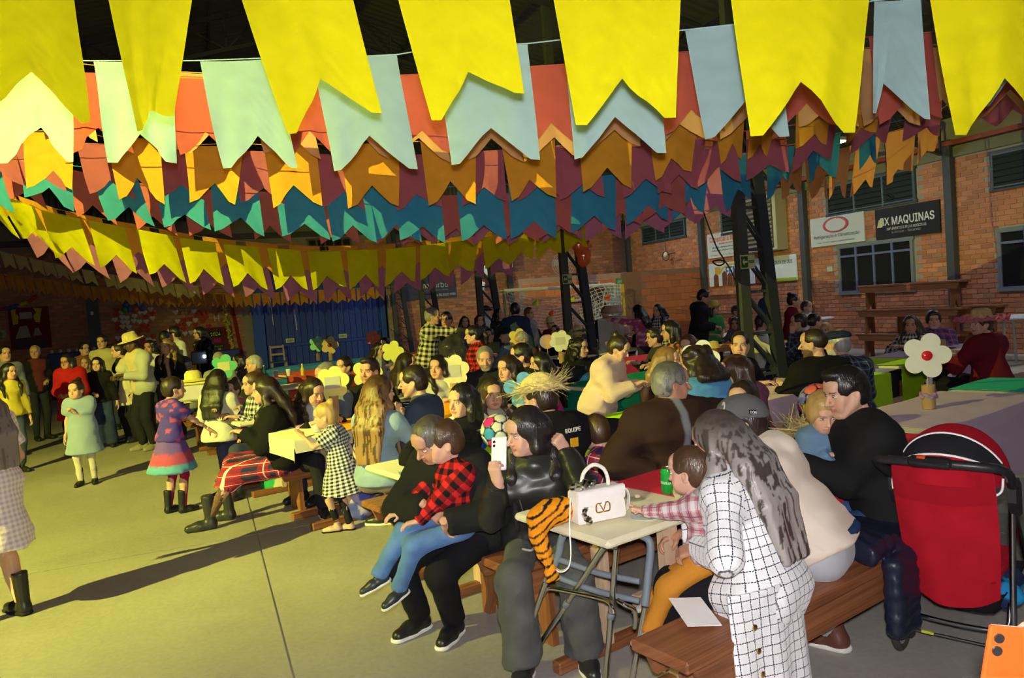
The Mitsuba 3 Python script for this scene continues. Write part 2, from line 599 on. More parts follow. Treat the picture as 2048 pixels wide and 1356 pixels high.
def brick_mesh(L=.245, H=.098, d=.014):
    l, h = L - .013, H - .013
    v = np.array([[-l / 2, -h / 2, 0], [l / 2, -h / 2, 0], [l / 2, h / 2, 0], [-l / 2, h / 2, 0],
                  [-l / 2 + .004, -h / 2 + .004, d], [l / 2 - .004, -h / 2 + .004, d], [l / 2 - .004, h / 2 - .004, d], [-l / 2 + .004, h / 2 - .004, d]])
    f = quads([[4, 5, 6, 7], [0, 1, 5, 4], [1, 2, 6, 5], [2, 3, 7, 6], [3, 0, 4, 7]])
    return v, f


BRICK = brick_mesh()


def lay(name, spots, o, right, normal, tone, keep=None):
    """bricks at the spots: those for which keep is true one by one, the others as one mesh"""
    R = np.stack([unit(right), [0, 0, 1.0], unit(normal)], 1)
    spots = np.array(spots); pos = np.asarray(o, float) + spots[:, :1] * unit(right) + spots[:, 1:] * np.array([0, 0, 1.0]) + RNG.normal(0, .0012, (len(spots), 3))
    one = np.zeros(len(spots), bool) if keep is None else keep(pos)
    v, f = BRICK
    rest = np.where(~one)[0]
    V = (v @ R.T)[None] + pos[rest][:, None]
    F = f[None] + (np.arange(len(rest)) * len(v))[:, None, None]
    C = np.repeat(tone[rest], len(v), 0)
    if len(rest):
        k = add(f'{name}__brickwork', (V.reshape(-1, 3), F.reshape(-1, 3)), 'brick', C, smooth=False)
        labels[k] = {'kind': 'stuff', 'label': 'orange bricks laid in courses'}
    shades = [mikit.ply((v @ R.T, f), 'brick', color=np.broadcast_to(c, (len(v), 3))) for c in brick_tone(10)]
    for n, p in enumerate(pos[one]):
        key = f'{name}__brick' + (f'_{n:03d}' if n else '')
        scene[key] = {**shades[(n * 7) % 10], 'to_world': T().translate(p.tolist())}


# ---- right wall, seen from x < XR
RW_HOLES = [(YB - 13.98, YB - 11.96, 1.30, 2.46), (YB - 14.25, YB - 11.83, 3.2, 3.95), (YB - 10.02, YB - 8.0, 1.22, 2.40), (YB - 10.1, YB - 8.0, 3.15, 3.88),
            (YB - 22.6, YB - 20.15, 3.35, 3.95), (YB - 18.3, YB - 16.0, 3.2, 3.95)]
struct('wall_right', box(.25, YB - YF, EAVE + .6, (XR + .125, (YB + YF) / 2, (EAVE + .6) / 2)), 'brick', MORTAR)
s = bricks(None, None, 3.95, 17.5, RW_HOLES)
lay('wall_right', s, (XR, YB, 0), (0, -1, 0), (-1, 0, 0), brick_tone(len(s)), lambda p: (p[:, 1] < 10.95) & (p[:, 1] > 8.6) & (p[:, 2] > 1.15))
struct('trim_1', box(.06, 17.5, .20, (XR - .03, YB - 8.75, 4.05)), 'cloth', (.21, .20, .15))
struct('trim_2', bar((XR - .16, YB, 4.22), (XR - .16, YF, 4.22), .09, .09), 'paint', (.33, .065, .035))

# ---- back wall, and the blue gate in it
BW_HOLES = [(1.28 - XL, 5.5 - XL, 0, 3.4), (3.2 - XL, 4.5 - XL, 3.5, 4.1)]
struct('wall_back', join([box(1.38 - XL, .25, EAVE + .6, ((1.38 + XL) / 2, YB + .125, (EAVE + .6) / 2)), box(XR - 5.5, .25, EAVE + .6, ((XR + 5.5) / 2, YB + .125, (EAVE + .6) / 2)),
                         box(4.12, .25, EAVE + .6 - 3.4, (3.44, YB + .125, (EAVE + .6 + 3.4) / 2))]), 'brick', (.24, .20, .15))
s = bricks(None, None, 4.1, XR - XL, BW_HOLES)
lay('wall_back', s, (XL, YB, 0), (1, 0, 0), (0, -1, 0), brick_tone(len(s)) * .92)
struct('trim_3', box(XR - XL, .12, .16, ((XR + XL) / 2, YB - .05, 4.25)), 'paint', (.06, .055, .05))
# corrugated sheet above the eaves
a = np.arange(XL, XR, .035)
zz = np.array([4.3, 8.2])
P = np.stack(np.meshgrid(a, zz, indexing='ij'), -1)
P = np.stack([P[..., 0], YB + .02 + .012 * np.sign(np.sin(P[..., 0] * 2 * PI / .14)), P[..., 1]], -1)
struct('trim_4', sheet(P), 'paint', (.085, .09, .08))
struct('wall_left', box(.2, YB - YF, 5, (XL - .1, (YB + YF) / 2, 2.5)), 'brick', (.35, .16, .09))
struct('wall_front', box(XR - XL, .2, 8, ((XR + XL) / 2, YF - .1, 4)), 'brick', (.30, .15, .09))

# roof: two slopes of dark sheet
RIDGE = 2.4
rv = []
for x0, z0, x1, z1 in ((XR + .3, 4.7, RIDGE, 7.9), (RIDGE, 7.9, XL - .3, 4.7)):
    yy = np.arange(YF - .2, YB + .2, .05)
    A = np.stack([np.broadcast_to(np.array([x0, x1])[:, None], (2, len(yy))), np.broadcast_to(yy, (2, len(yy))), np.array([z0, z1])[:, None] + .012 * np.sign(np.sin(yy * 2 * PI / .2))], -1)
    rv.append(sheet(A))
struct('ceiling', join(rv), 'paint', (.06, .06, .045))


def truss(y, dark):
    ms = []
    def pt(x, off):
        z = 7.9 - (7.9 - 4.7) * abs(x - RIDGE) / (XR - RIDGE if x > RIDGE else RIDGE - XL)
        return np.array([x, y, z - off])
    for e in (XR - .3, XL + .3):
        n = 16
        xs = np.linspace(RIDGE, e, n)
        top = [pt(x, .14) for x in xs]; bot = [pt(x, .75) for x in xs]
        ms += [bar(top[0], top[-1], .07), bar(bot[0], bot[-1], .07)]
        for k in range(n):
            ms.append(bar(top[k], bot[k], .035))
            if k < n - 1:
                ms.append(bar(top[k], bot[k + 1], .035) if k % 2 else bar(bot[k], top[k + 1], .035))
    return join(ms)


for n, y in enumerate((2.6, 6.9, 10.97, 15.05, 19.25, 23.4)):
    k = thing('roof_truss', ['dark steel roof truss above the nearest yellow flags', 'dark steel roof truss above the second row of tables', 'dark steel roof truss over the middle of the hall', 'dark steel roof truss in front of the goal', 'dark steel roof truss above the goal', 'dark steel roof truss against the back wall'][n], 'roof truss', 'roof trusses')
    add(k, truss(y, 0), 'paint', DARK, smooth=False)
k = thing('roof_purlins', 'thin dark purlins running under the roof sheets', 'purlins')
labels[k]['kind'] = 'structure'
add(k, join([bar((x, YF, 7.9 - 3.2 * abs(x - RIDGE) / 11.9 - .06), (x, YB, 7.9 - 3.2 * abs(x - RIDGE) / 11.9 - .06), .05, .09) for x in np.arange(XL + 1, XR, 1.3)]), 'paint', DARK, smooth=False)

# steel posts on the right wall and at the corner
for n, y in enumerate((6.9, 10.97, 15.03, 19.25, 23.55)):
    struct(f'trim_{5 + n}', box(.16, .17, 4.3, (XR - .08, y, 2.15)), 'paint', STEEL)
struct('trim_10', box(.3, .12, 4.2, (-2.78, YB - .06, 2.1)), 'paint', (.05, .06, .075))
struct('trim_11', box(.17, .12, 3.6, (12.4, YB - .06, 1.8)), 'paint', STEEL)
struct('trim_12', box(.17, .12, 3.6, (9.75, YB - .06, 1.8)), 'paint', STEEL)
k = thing('wall_plate', 'small pale plate on the dark post of the back wall', 'plate')
add(k, box(.07, .02, .1, (-2.80, YB - .132, 2.27)), 'paint', (.6, .58, .5), smooth=False)


# windows: frame, bars, panes of dark glass (night outside)
def window(n, y0, y1, z0, z1, cols, transom, tilt=False):
    x = XR - .02
    key = f'window_{n}'
    ms = [box(.08, y1 - y0 + .12, .07, (x, (y0 + y1) / 2, z)) for z in (z0, z1)] + [box(.08, .07, z1 - z0, (x, y, (z0 + z1) / 2)) for y in (y0, y1)]
    struct(key, join(ms), 'paint', (.17, .19, .17) if not tilt else (.045, .06, .075))
    zt = z0 + (z1 - z0) * .78 if transom else z1
    fr = []
    if transom:
        fr.append(box(.05, y1 - y0, .05, (x - .015, (y0 + y1) / 2, zt)))
    for k in range(cols + 1):
        y = y0 + (y1 - y0) * k / cols
        fr.append(box(.05, .045, z1 - z0, (x - .015, y, (z0 + z1) / 2)))
    for z in (z0 + .035, z1 - .035):
        fr.append(box(.05, y1 - y0, .04, (x - .015, (y0 + y1) / 2, z)))
    add(f'{key}__frame', join(fr), 'paint', (.12, .14, .28) if not tilt else (.09, .13, .17), smooth=False)
    for k in range(cols):
        w = (y1 - y0) / cols
        yc = y0 + w * (k + .5)
        if tilt:      # louvre slats
            for j in range(6):
                z = z0 + (z1 - z0) * (j + .5) / 6
                m = box(.012, w - .06, (z1 - z0) / 6 * 1.02)
                add(f'{key}__slat', move(m, roty(.45), (x - .02, yc, z)), 'gloss', (.03, .04, .05), smooth=False)
        else:
            add(f'{key}__pane', box(.008, w - .04, zt - z0 - .05, (x - .005, yc, (z0 + zt) / 2)), 'gloss', (.012, .013, .015), smooth=False)
            if transom:
                add(f'{key}__pane', box(.008, w - .04, z1 - zt - .05, (x - .005, yc, (z1 + zt) / 2)), 'gloss', (.012, .013, .015), smooth=False)


window(1, 11.96, 13.98, 1.32, 2.44, 4, True)
window(2, 8.0, 10.02, 1.24, 2.38, 4, True)
window(3, 11.83, 14.25, 3.22, 3.93, 3, False, True)
window(4, 7.6, 10.1, 3.16, 3.86, 3, False, True)
window(5, 20.15, 22.6, 3.36, 3.93, 3, False, True)
window(6, 16.0, 18.3, 3.2, 3.93, 3, False, True)
# the small barred window over the gate
key = 'window_7'
struct(key, join([box(1.4, .06, .06, (3.85, YB - .02, z)) for z in (3.52, 4.08)] + [box(.05, .06, .6, (x, YB - .02, 3.8)) for x in np.linspace(3.2, 4.5, 6)]), 'paint', (.1, .07, .05))
add(key + '__pane', box(1.3, .01, .56, (3.85, YB, 3.8)), 'gloss', (.02, .02, .02), smooth=False)

# the blue gate: planks one by one on two leaves
BLUE, BLUE2 = (.018, .05, .33), (.02, .075, .5)
GX0, GX1, GM = 1.82, 5.2, 3.52
struct('door_1', join([box(.34, .12, 3.4, (1.55, YB + .02, 1.7)), box(.16, .14, 3.4, (5.33, YB, 1.7)), box(4.0, .12, .2, (3.45, YB + .02, 3.32)), box(3.5, .03, 3.3, (3.5, YB + .1, 1.7))]), 'paint', BLUE2)
for z0, z1 in ((.06, .86), (.97, 3.2)):
    for x0, x1 in ((GX0, GM), (GM + .02, GX1)):
        n = 9
        for k in range(n):
            w = (x1 - x0) / n
            c = np.array(BLUE) * (.85 + .3 * RNG.random())
            add('door_1__plank', box(w - .016, .03, z1 - z0, (x0 + w * (k + .5), YB + .05 - .006 * (k % 2), (z0 + z1) / 2)), 'paint', c, smooth=False)
for x0, x1 in ((GX0, GM), (GM + .02, GX1)):
    add('door_1__rail', box(x1 - x0, .05, .09, ((x0 + x1) / 2, YB + .03, .915)), 'paint', BLUE, smooth=False)
add('door_1__latch', box(.12, .08, .2, (GM + .05, YB - .02, .98), .01), 'paint', (.02, .02, .025), smooth=False)
add('door_1__hinge', box(.1, .08, .22, (GX1 - .02, YB - .02, 1.0), .01), 'paint', (.02, .02, .03), smooth=False)
add('door_1__chalk_line', join([bar((1.95, YB + .028, 2.4), (1.98, YB + .028, 1.55), .025, .004), bar((2.62, YB + .028, 2.0), (2.65, YB + .028, 1.35), .03, .004)]), 'cloth', (.5, .5, .55), smooth=False)
for x in (2.42, 4.02):
    k = thing('gate_sign', 'small notice on the ' + ('left' if x < 3 else 'right') + ' leaf of the blue gate', 'sign')
    add(k + '__plate', box(.25, .012, .13, (x, YB + .018, 1.05)), 'paint', (.5, .52, .36), smooth=False)
    add(k + '__lettering', wall_text('SAIDA', .06, (x - .1, YB + .01, 1.02), (1, 0, 0), (0, 0, 1), width=.2), 'paint', (.02, .1, .05), smooth=False)

# the low brick rooms in the far right corner
struct('wall_room', join([box(4.6, .2, 2.36, (11.0, 20.6, 1.18))]), 'brick', (.42, .27, .2))
s = bricks(None, None, 2.36, 4.6, [(2.1, 3.35, 0, 1.95)], .3, .2)
v0, f0 = brick_mesh(.3, .2)
R_ = np.stack([[1, 0, 0], [0, 0, 1], [0, -1, 0]], 1)
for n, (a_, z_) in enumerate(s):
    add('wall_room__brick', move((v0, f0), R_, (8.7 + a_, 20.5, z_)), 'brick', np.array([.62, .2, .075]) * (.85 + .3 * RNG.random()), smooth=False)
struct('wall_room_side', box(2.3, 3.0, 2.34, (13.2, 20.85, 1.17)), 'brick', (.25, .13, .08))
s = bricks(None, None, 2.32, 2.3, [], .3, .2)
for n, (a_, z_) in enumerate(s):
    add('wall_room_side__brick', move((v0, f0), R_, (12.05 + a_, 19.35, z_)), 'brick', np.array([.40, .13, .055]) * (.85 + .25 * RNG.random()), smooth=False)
struct('door_2', join([box(.09, .16, 2.0, (10.82, 20.42, 1.0)), box(.09, .16, 2.0, (12.02, 20.42, 1.0))]), 'paint', (.72, .5, .05))
add('door_2__leaf', box(.55, .05, 1.95, (11.2, 20.44, .98)), 'paint', (.1, .035, .025), smooth=False)
add('door_2__opening', box(.6, .02, 1.9, (11.7, 20.46, .95)), 'paint', (.2, .23, .27), smooth=False)
# LED flood lamps hanging under the trusses, the unseen last pair added for fill
for n, (x, y, z) in enumerate(LAMPS):
    k = thing('flood_lamp', ['bright white flood lamp nearest the right wall sign', 'bright white flood lamp behind the column with the exit sign', 'bright white flood lamp left of the louvred window far right', 'bright white flood lamp hanging over the goal', 'white flood lamp over the pink straw hat, outside the photo', 'white flood lamp over the pram, outside the photo'][n], 'lamp', 'white flood lamps')
    add(k + '__housing', move(box(.34, .26, .07, bev=.012), None, (x, y, z + .04)), 'paint', (.5, .5, .5), smooth=False)
    add(k + '__hanger', join([bar((x - .1, y, z + .07), (x - .1, y, z + 1.2), .012), bar((x + .1, y, z + .07), (x + .1, y, z + 1.2), .012)]), 'paint', DARK, smooth=False)
    v, f = box(.30, .22, .012, (x, y, z - .002))
    scene[k + '__lens'] = {**mikit.ply((v, f), 'lamp_glow'), 'emitter': {'type': 'area', 'radiance': {'type': 'rgb', 'value': [c * 1.0 for c in LAMP_RADIANCE]}}}
# ================================================================= bunting
def flag_mesh(q, res, seed):
    """swallow-tailed cloth: top edge between two corners, hanging straight down, gently rippled"""
    a, b = np.array(q[0:3]), np.array(q[3:6])
    dl, dn, dr_, sl, sn, sr = q[6:12]
    e = b - a; L = np.linalg.norm(e); e = e / L
    nrm = unit(np.cross(e, [0, 0, 1.0]))
    nu, nv = res
    u = np.linspace(0, 1, 2 * (nu // 2) + 1); v = np.linspace(0, 1, nv)
    U, V = np.meshgrid(u, v, indexing='ij')
    tail = .09
    def along(x0, x1, x2):      # blunt tails: flat for the outer 9 %
        t = np.interp(u, [0, tail, .5, 1 - tail, 1], [x0, x0, x1, x2, x2])
        return np.broadcast_to(t[:, None], U.shape)
    drop, drift = along(dl, dn, dr_), along(sl, sn, sr)
    P = a + (b - a) * U[..., None] + e * (drift * V)[..., None] - np.array([0, 0, 1.0]) * (drop * V)[..., None]
    r = np.random.default_rng(seed)
    w = L * (.025 * np.sin(2 * PI * (U * r.uniform(1.2, 2.2) + r.random())) + .02 * np.sin(2 * PI * (U * 3.1 + V * .8 + r.random()))) * (V * .9 + .1) + L * r.normal(0, .10) * V**1.5 + L * .05 * np.sin(PI * U) * r.normal()
    P = P + nrm * w[..., None]
    return sheet(P), U.ravel(), V.ravel()


# each row: colour, label, mesh resolution, flags: top-left corner, top-right corner, drops of left tail, notch, right tail, and their sideways drifts (metres)
BUNTING = [
    ('yellow', (0.86, 0.8, 0.01), 'yellow pennants nearest the camera along the top edge of the photo', (12, 16), [
        (-.78, 3.23, 2.99, -.31, 3, 2.97, .54, .36, .54, -.01, .09, .02),
        (-.21, 2.96, 2.96, .1, 2.81, 2.94, .56, .49, .51, .04, -.07, -.17),
        (.19, 2.76, 2.93, .54, 2.6, 2.93, .58, .41, .53, .12, .07, .07),
        (.67, 2.53, 2.9, 1.02, 2.36, 2.88, .56, .4, .48, .11, .05, .04),
        (1.15, 2.3, 2.84, 1.55, 2.1, 2.82, .57, .42, .56, .06, 0, -.06),
        (1.67, 2.04, 2.75, 2.09, 1.83, 2.74, .57, .41, .58, .04, -.03, -.1),
        (2.22, 1.77, 2.7, 2.62, 1.57, 2.68, .57, .4, .57, .07, -0, -.06),
    ]),
    ('light blue', (0.48, 0.72, 0.78), 'pale blue pennants in the second row behind the nearest yellow ones', (10, 14), [
        (-1, 5.17, 3.28, -.56, 4.87, 3.22, .57, .36, .56, .02, .03, -.01),
        (-.43, 4.79, 3.2, -.02, 4.51, 3.13, .56, .4, .55, .06, .03, -.02),
        (.11, 4.42, 3.11, .48, 4.16, 3.06, .56, .39, .56, .04, .05, .03),
        (.65, 4.05, 3.03, 1.02, 3.78, 2.98, .57, .39, .56, .04, .03, .04),
        (1.18, 3.66, 2.98, 1.56, 3.38, 2.93, .57, .39, .55, .04, .02, .02),
        (1.7, 3.27, 2.92, 2.05, 3.02, 2.89, .56, .37, .55, .01, 0, .01),
        (2.16, 2.95, 2.88, 2.5, 2.73, 2.87, .52, .37, .54, .05, .03, 0),
        (2.83, 2.5, 2.89, 2.99, 2.4, 2.88, .49, .36, .53, -.04, -.08, 0),
        (3.16, 2.28, 2.9, 3.4, 2.11, 2.88, .51, .35, .5, .02, .01, .02),
    ]),
    ('coral', (0.62, 0.13, 0.12), 'coral red pennants filling the gaps behind the pale blue row', (6, 8), [
        (-1.53, 6.6, 3.64, -1.15, 6.39, 3.59, .56, .39, .54, .03, .04, .04),
        (-.79, 6.18, 3.54, -.42, 5.97, 3.49, .55, .37, .54, .04, .05, .07),
        (-.11, 5.79, 3.43, .25, 5.58, 3.37, .53, .36, .54, .07, .06, .07),
        (.58, 5.39, 3.32, .93, 5.19, 3.28, .54, .36, .53, .05, .05, .05),
        (1.25, 5, 3.25, 1.59, 4.79, 3.22, .52, .37, .53, .02, .04, .03),
        (2, 4.55, 3.2, 2.33, 4.36, 3.18, .53, .37, .52, .02, .02, .02),
        (2.77, 4.11, 3.18, 3.1, 3.93, 3.17, .51, .36, .51, .02, .01, .02),
        (3.38, 3.78, 3.16, 3.7, 3.6, 3.15, .51, .36, .51, .02, .03, .02),
        (3.89, 3.49, 3.14, 4.21, 3.32, 3.13, .53, .37, .52, .03, .03, .03),
        (4.39, 3.22, 3.12, 4.7, 3.04, 3.11, .51, .37, .51, .03, .04, .04),
    ]),
    ('peach', (0.8, 0.44, 0.2), 'peach pennants glimpsed behind the coral ones', (6, 8), [
        (-1.04, 6.65, 3.77, -.65, 6.43, 3.69, .58, .41, .57, .09, .09, .07),
        (-.54, 6.37, 3.66, -.15, 6.15, 3.58, .59, .41, .56, .11, .06, .09),
        (-.06, 6.1, 3.56, .31, 5.88, 3.49, .58, .38, .54, .08, .09, .09),
        (.45, 5.8, 3.46, .81, 5.59, 3.4, .55, .4, .57, .08, .08, .08),
        (.9, 5.54, 3.38, 1.26, 5.33, 3.32, .53, .36, .54, .06, .07, .06),
        (1.29, 5.31, 3.32, 1.64, 5.11, 3.26, .52, .39, .55, .07, .05, .06),
        (1.72, 5.06, 3.25, 2.06, 4.86, 3.2, .52, .37, .52, .08, .06, .07),
        (2.11, 4.84, 3.19, 2.45, 4.64, 3.17, .53, .37, .53, .03, .05, .03),
        (2.49, 4.61, 3.17, 2.83, 4.42, 3.18, .51, .37, .5, -.02, .02, -.01),
        (2.91, 4.38, 3.18, 3.25, 4.2, 3.19, .52, .36, .5, -.01, -.01, -0),
        (3.29, 4.18, 3.19, 3.62, 4, 3.19, .51, .36, .52, 0, .02, .01),
        (3.71, 3.95, 3.2, 4.03, 3.78, 3.17, .5, .37, .5, .02, .04, .03),
        (4.04, 3.77, 3.17, 4.36, 3.6, 3.15, .5, .35, .51, .05, .04, .04),
        (4.34, 3.61, 3.15, 4.65, 3.44, 3.13, .5, .34, .51, .02, .04, .03),
        (4.66, 3.43, 3.13, 4.96, 3.27, 3.13, .5, .35, .5, .02, .04, .01),
    ]),
    ('orange', (0.86, 0.4, 0.045), 'orange pennants with swallow tails in the third visible row', (7, 10), [
        (-1.22, 7.3, 3.39, -.82, 7.09, 3.36, .46, .32, .48, -.03, 0, -.08),
        (-.58, 6.96, 3.27, -.18, 6.76, 3.22, .49, .31, .52, .02, -.03, -.04),
        (-.01, 6.66, 3.15, .43, 6.44, 3.12, .46, .3, .49, .01, -.04, -.1),
        (.57, 6.36, 3.09, .95, 6.17, 3.06, .5, .32, .49, .04, .01, .02),
        (1.12, 6.08, 3.03, 1.54, 5.86, 3.01, .5, .33, .5, .04, .01, -.03),
        (1.69, 5.78, 3, 2.08, 5.58, 2.98, .5, .31, .5, .03, -.01, -.04),
        (2.25, 5.5, 2.96, 2.63, 5.32, 2.96, .47, .31, .47, .05, -.01, -.02),
        (2.79, 5.24, 2.97, 3.16, 5.06, 2.97, .46, .29, .46, .01, -0, -.03),
        (3.27, 5.01, 2.96, 3.64, 4.88, 2.99, .42, .27, .39, .03, -.04, -.08),
        (3.76, 4.84, 3.01, 4, 4.77, 3.04, .38, .24, .37, .02, -.01, -.06),
        (4.04, 4.76, 3.05, 4.26, 4.68, 3.07, .38, .27, .38, -.03, -.04, -.11),
        (4.38, 4.64, 3.09, 4.66, 4.55, 3.12, .37, .28, .38, -.02, -.01, -.07),
        (4.8, 4.51, 3.11, 5.05, 4.42, 3.14, .37, .26, .32, -.03, -.03, -.05),
    ]),
    ('mauve', (0.48, 0.13, 0.19), 'dusty mauve pennants alternating with the orange row', (6, 8), [
        (-1.83, 8.38, 3.65, -1.46, 8.18, 3.56, .44, .31, .45, .08, .06, .09),
        (-1.49, 8.19, 3.57, -1.12, 7.99, 3.48, .44, .32, .45, .09, .06, .09),
        (-.91, 7.88, 3.43, -.55, 7.69, 3.37, .45, .31, .47, .05, .05, .07),
        (-.3, 7.55, 3.33, .06, 7.36, 3.27, .45, .32, .45, .04, .06, .06),
        (.36, 7.19, 3.22, .71, 7, 3.17, .45, .31, .45, .04, .06, .05),
        (1, 6.84, 3.12, 1.34, 6.65, 3.07, .45, .3, .46, .05, .06, .04),
        (1.6, 6.51, 3.04, 1.94, 6.32, 3.01, .47, .33, .44, .04, .03, .05),
        (2.14, 6.21, 3, 2.48, 6.03, 2.99, .46, .31, .44, .02, .02, .01),
        (2.57, 5.98, 2.98, 2.9, 5.79, 2.98, .43, .3, .43, -0, .02, .02),
        (2.85, 5.82, 2.98, 3.18, 5.64, 2.96, .45, .32, .44, .03, .04, .03),
        (3.34, 5.55, 2.95, 3.67, 5.38, 2.94, .45, .3, .44, 0, .01, .03),
        (3.6, 5.41, 2.95, 3.91, 5.27, 2.95, .44, .29, .43, -.01, .01, -.02),
        (3.89, 5.28, 2.95, 4.2, 5.14, 2.96, .42, .27, .42, -.01, 0, -0),
        (4.28, 5.11, 2.96, 4.57, 4.97, 2.97, .4, .29, .37, -.02, .02, .01),
        (4.67, 4.93, 2.98, 4.97, 4.8, 3.04, .37, .24, .35, -.07, -.06, -.08),
        (5.11, 4.74, 3.08, 5.39, 4.61, 3.13, .36, .24, .34, -.06, -.02, -.07),
        (5.48, 4.57, 3.14, 5.75, 4.45, 3.18, .36, .29, .38, -.06, -.01, -.06),
        (5.91, 4.38, 3.21, 6.17, 4.26, 3.24, .39, .29, .4, -.05, -.03, -.04),
        (6.18, 4.26, 3.25, 6.44, 4.14, 3.28, .41, .29, .41, -.06, -.04, -.03),
    ]),
    ('rose', (0.6, 0.15, 0.15), 'small rose red pennants between the strong blue ones', (5, 7), [
        (-1.82, 9.09, 3.58, -1.45, 8.9, 3.46, .45, .32, .45, .09, .09, .13),
        (-1.16, 8.75, 3.37, -.79, 8.56, 3.25, .46, .31, .46, .13, .09, .12),
        (-.58, 8.46, 3.18, -.22, 8.27, 3.09, .47, .31, .47, .09, .07, .1),
        (-.08, 8.2, 3.07, .28, 8.02, 3.01, .47, .34, .46, .04, .05, .07),
        (.52, 7.9, 2.98, .87, 7.73, 2.92, .48, .33, .48, .07, .04, .04),
        (1.09, 7.62, 2.89, 1.44, 7.44, 2.85, .48, .33, .47, .05, .05, .05),
        (1.62, 7.35, 2.83, 1.97, 7.18, 2.79, .47, .31, .45, .02, .01, .05),
        (2.12, 7.1, 2.78, 2.46, 6.92, 2.75, .45, .31, .47, .01, .05, .01),
        (2.65, 6.82, 2.74, 2.99, 6.64, 2.72, .47, .33, .46, .01, .03, .04),
        (3.02, 6.62, 2.72, 3.36, 6.44, 2.73, .44, .32, .44, -.01, .01, -.01),
        (3.59, 6.32, 2.76, 3.92, 6.15, 2.8, .47, .31, .46, -.04, -.04, -.04),
        (3.94, 6.14, 2.8, 4.27, 5.96, 2.84, .43, .32, .44, -.05, -.03, -.03),
    ]),
    ('strong blue', (0.06, 0.34, 0.62), 'strong blue pennants in the lowest row of the front bunting', (6, 8), [
        (-1.42, 8.24, 3.36, -.99, 8.02, 3.28, .36, .25, .45, .04, .06, .01),
        (-2.02, 8.55, 3.46, -1.61, 8.33, 3.38, .48, .34, .49, .06, .05, .05),
        (-.84, 7.94, 3.22, -.44, 7.73, 3.14, .47, .32, .48, .09, .07, .08),
        (-.31, 7.67, 3.11, .08, 7.46, 3.03, .48, .34, .46, .08, .06, .09),
        (.17, 7.42, 3.02, .56, 7.22, 2.94, .48, .33, .48, .05, .08, .07),
        (.7, 7.14, 2.92, 1.08, 6.98, 2.86, .47, .34, .47, .04, .04, .05),
        (1.11, 6.97, 2.86, 1.49, 6.84, 2.82, .49, .34, .49, .04, .03, .03),
        (1.48, 6.84, 2.82, 1.87, 6.71, 2.79, .47, .32, .48, .03, .02, .03),
        (1.71, 6.76, 2.81, 2.09, 6.63, 2.78, .48, .35, .5, .01, .02, .01),
        (2.23, 6.58, 2.78, 2.61, 6.45, 2.77, .49, .35, .49, .01, .02, .02),
        (2.68, 6.44, 2.77, 3.09, 6.34, 2.77, .49, .34, .51, -.01, .01, -0),
        (3.25, 6.31, 2.78, 3.67, 6.21, 2.81, .48, .35, .51, -.03, -.02, -.03),
        (3.76, 6.19, 2.82, 4.18, 6.09, 2.86, .48, .33, .5, -.03, -.03, -.05),
        (4.19, 6.09, 2.85, 4.59, 6.03, 2.88, .49, .3, .46, -0, -.01, -.08),
        (4.71, 6.04, 2.95, 5.13, 6.06, 2.99, .54, .34, .44, .02, -.01, -.07),
        (5.31, 6.07, 3.01, 5.7, 6.09, 3.06, .49, .27, .34, .01, .05, -.07),
        (5.86, 6.09, 3.13, 6.34, 6.1, 3.21, .44, .27, .45, .02, -.05, -.09),
        (6.6, 6.1, 3.25, 6.84, 6.11, 3.29, .42, .29, .4, -.06, -.03, -.04),
    ]),
    ('pink', (0.6, 0.2, 0.36), 'pink pennants below and behind the strong blue row', (5, 7), [
        (2.17, 8.7, 3, 2.56, 8.48, 2.95, .55, .38, .52, .07, .04, .04),
        (2.58, 8.47, 2.95, 2.97, 8.26, 2.92, .51, .39, .52, .04, .01, .02),
        (2.94, 8.28, 2.92, 3.32, 8.07, 2.9, .54, .37, .53, .02, 0, .01),
        (3.29, 8.08, 2.9, 3.67, 7.87, 2.88, .54, .37, .52, .01, .05, .02),
        (3.64, 7.89, 2.89, 4.02, 7.69, 2.87, .54, .39, .52, .01, .01, .04),
        (4.06, 7.66, 2.86, 4.44, 7.46, 2.86, .54, .39, .54, .02, .02, -.01),
        (4.5, 7.43, 2.87, 4.88, 7.22, 2.91, .56, .39, .56, -.04, -.03, -.03),
        (4.88, 7.22, 2.91, 5.26, 7.02, 2.98, .53, .38, .55, -.09, -.05, -.09),
        (5.22, 7.04, 2.97, 5.59, 6.84, 3.05, .54, .4, .57, -.09, -.05, -.11),
    ]),
    ('apricot', (0.83, 0.36, 0.12), 'apricot pennants on the string running up to the right wall', (6, 8), [
        (6.26, 6.97, 3.11, 6.83, 7.18, 3.19, .47, .27, .46, .01, -.01, -.17),
        (6.9, 7.21, 3.2, 7.43, 7.39, 3.3, .53, .31, .59, -.06, .01, -.23),
        (7.51, 7.42, 3.3, 7.64, 7.2, 3.32, .6, .36, .63, -.04, -.04, -.1),
        (7.67, 7.15, 3.33, 7.81, 6.9, 3.39, .62, .46, .59, -.11, -.06, -.13),
        (7.82, 6.87, 3.39, 7.76, 6.39, 3.38, .62, .46, .52, .07, -.01, .01),
        (7.76, 6.34, 3.4, 7.68, 5.97, 3.46, .46, .36, .41, -.06, -.07, -.13),
    ]),
    ('lemon', (0.8, 0.74, 0.012), 'lemon yellow pennants on the long sagging string over the crowd', (6, 8), [
        (-2.1, 8.85, 3.36, -1.82, 9.01, 3.21, .39, .26, .42, .18, .14, .19),
        (-1.8, 9.02, 3.2, -1.5, 9.17, 3.05, .4, .27, .41, .2, .14, .19),
        (-1.45, 9.19, 3.02, -1.12, 9.32, 2.94, .48, .32, .48, .09, .08, .11),
        (-1.04, 9.35, 2.92, -.7, 9.47, 2.85, .49, .32, .5, .07, .07, .08),
        (-.6, 9.5, 2.83, -.23, 9.61, 2.75, .49, .34, .52, .1, .07, .1),
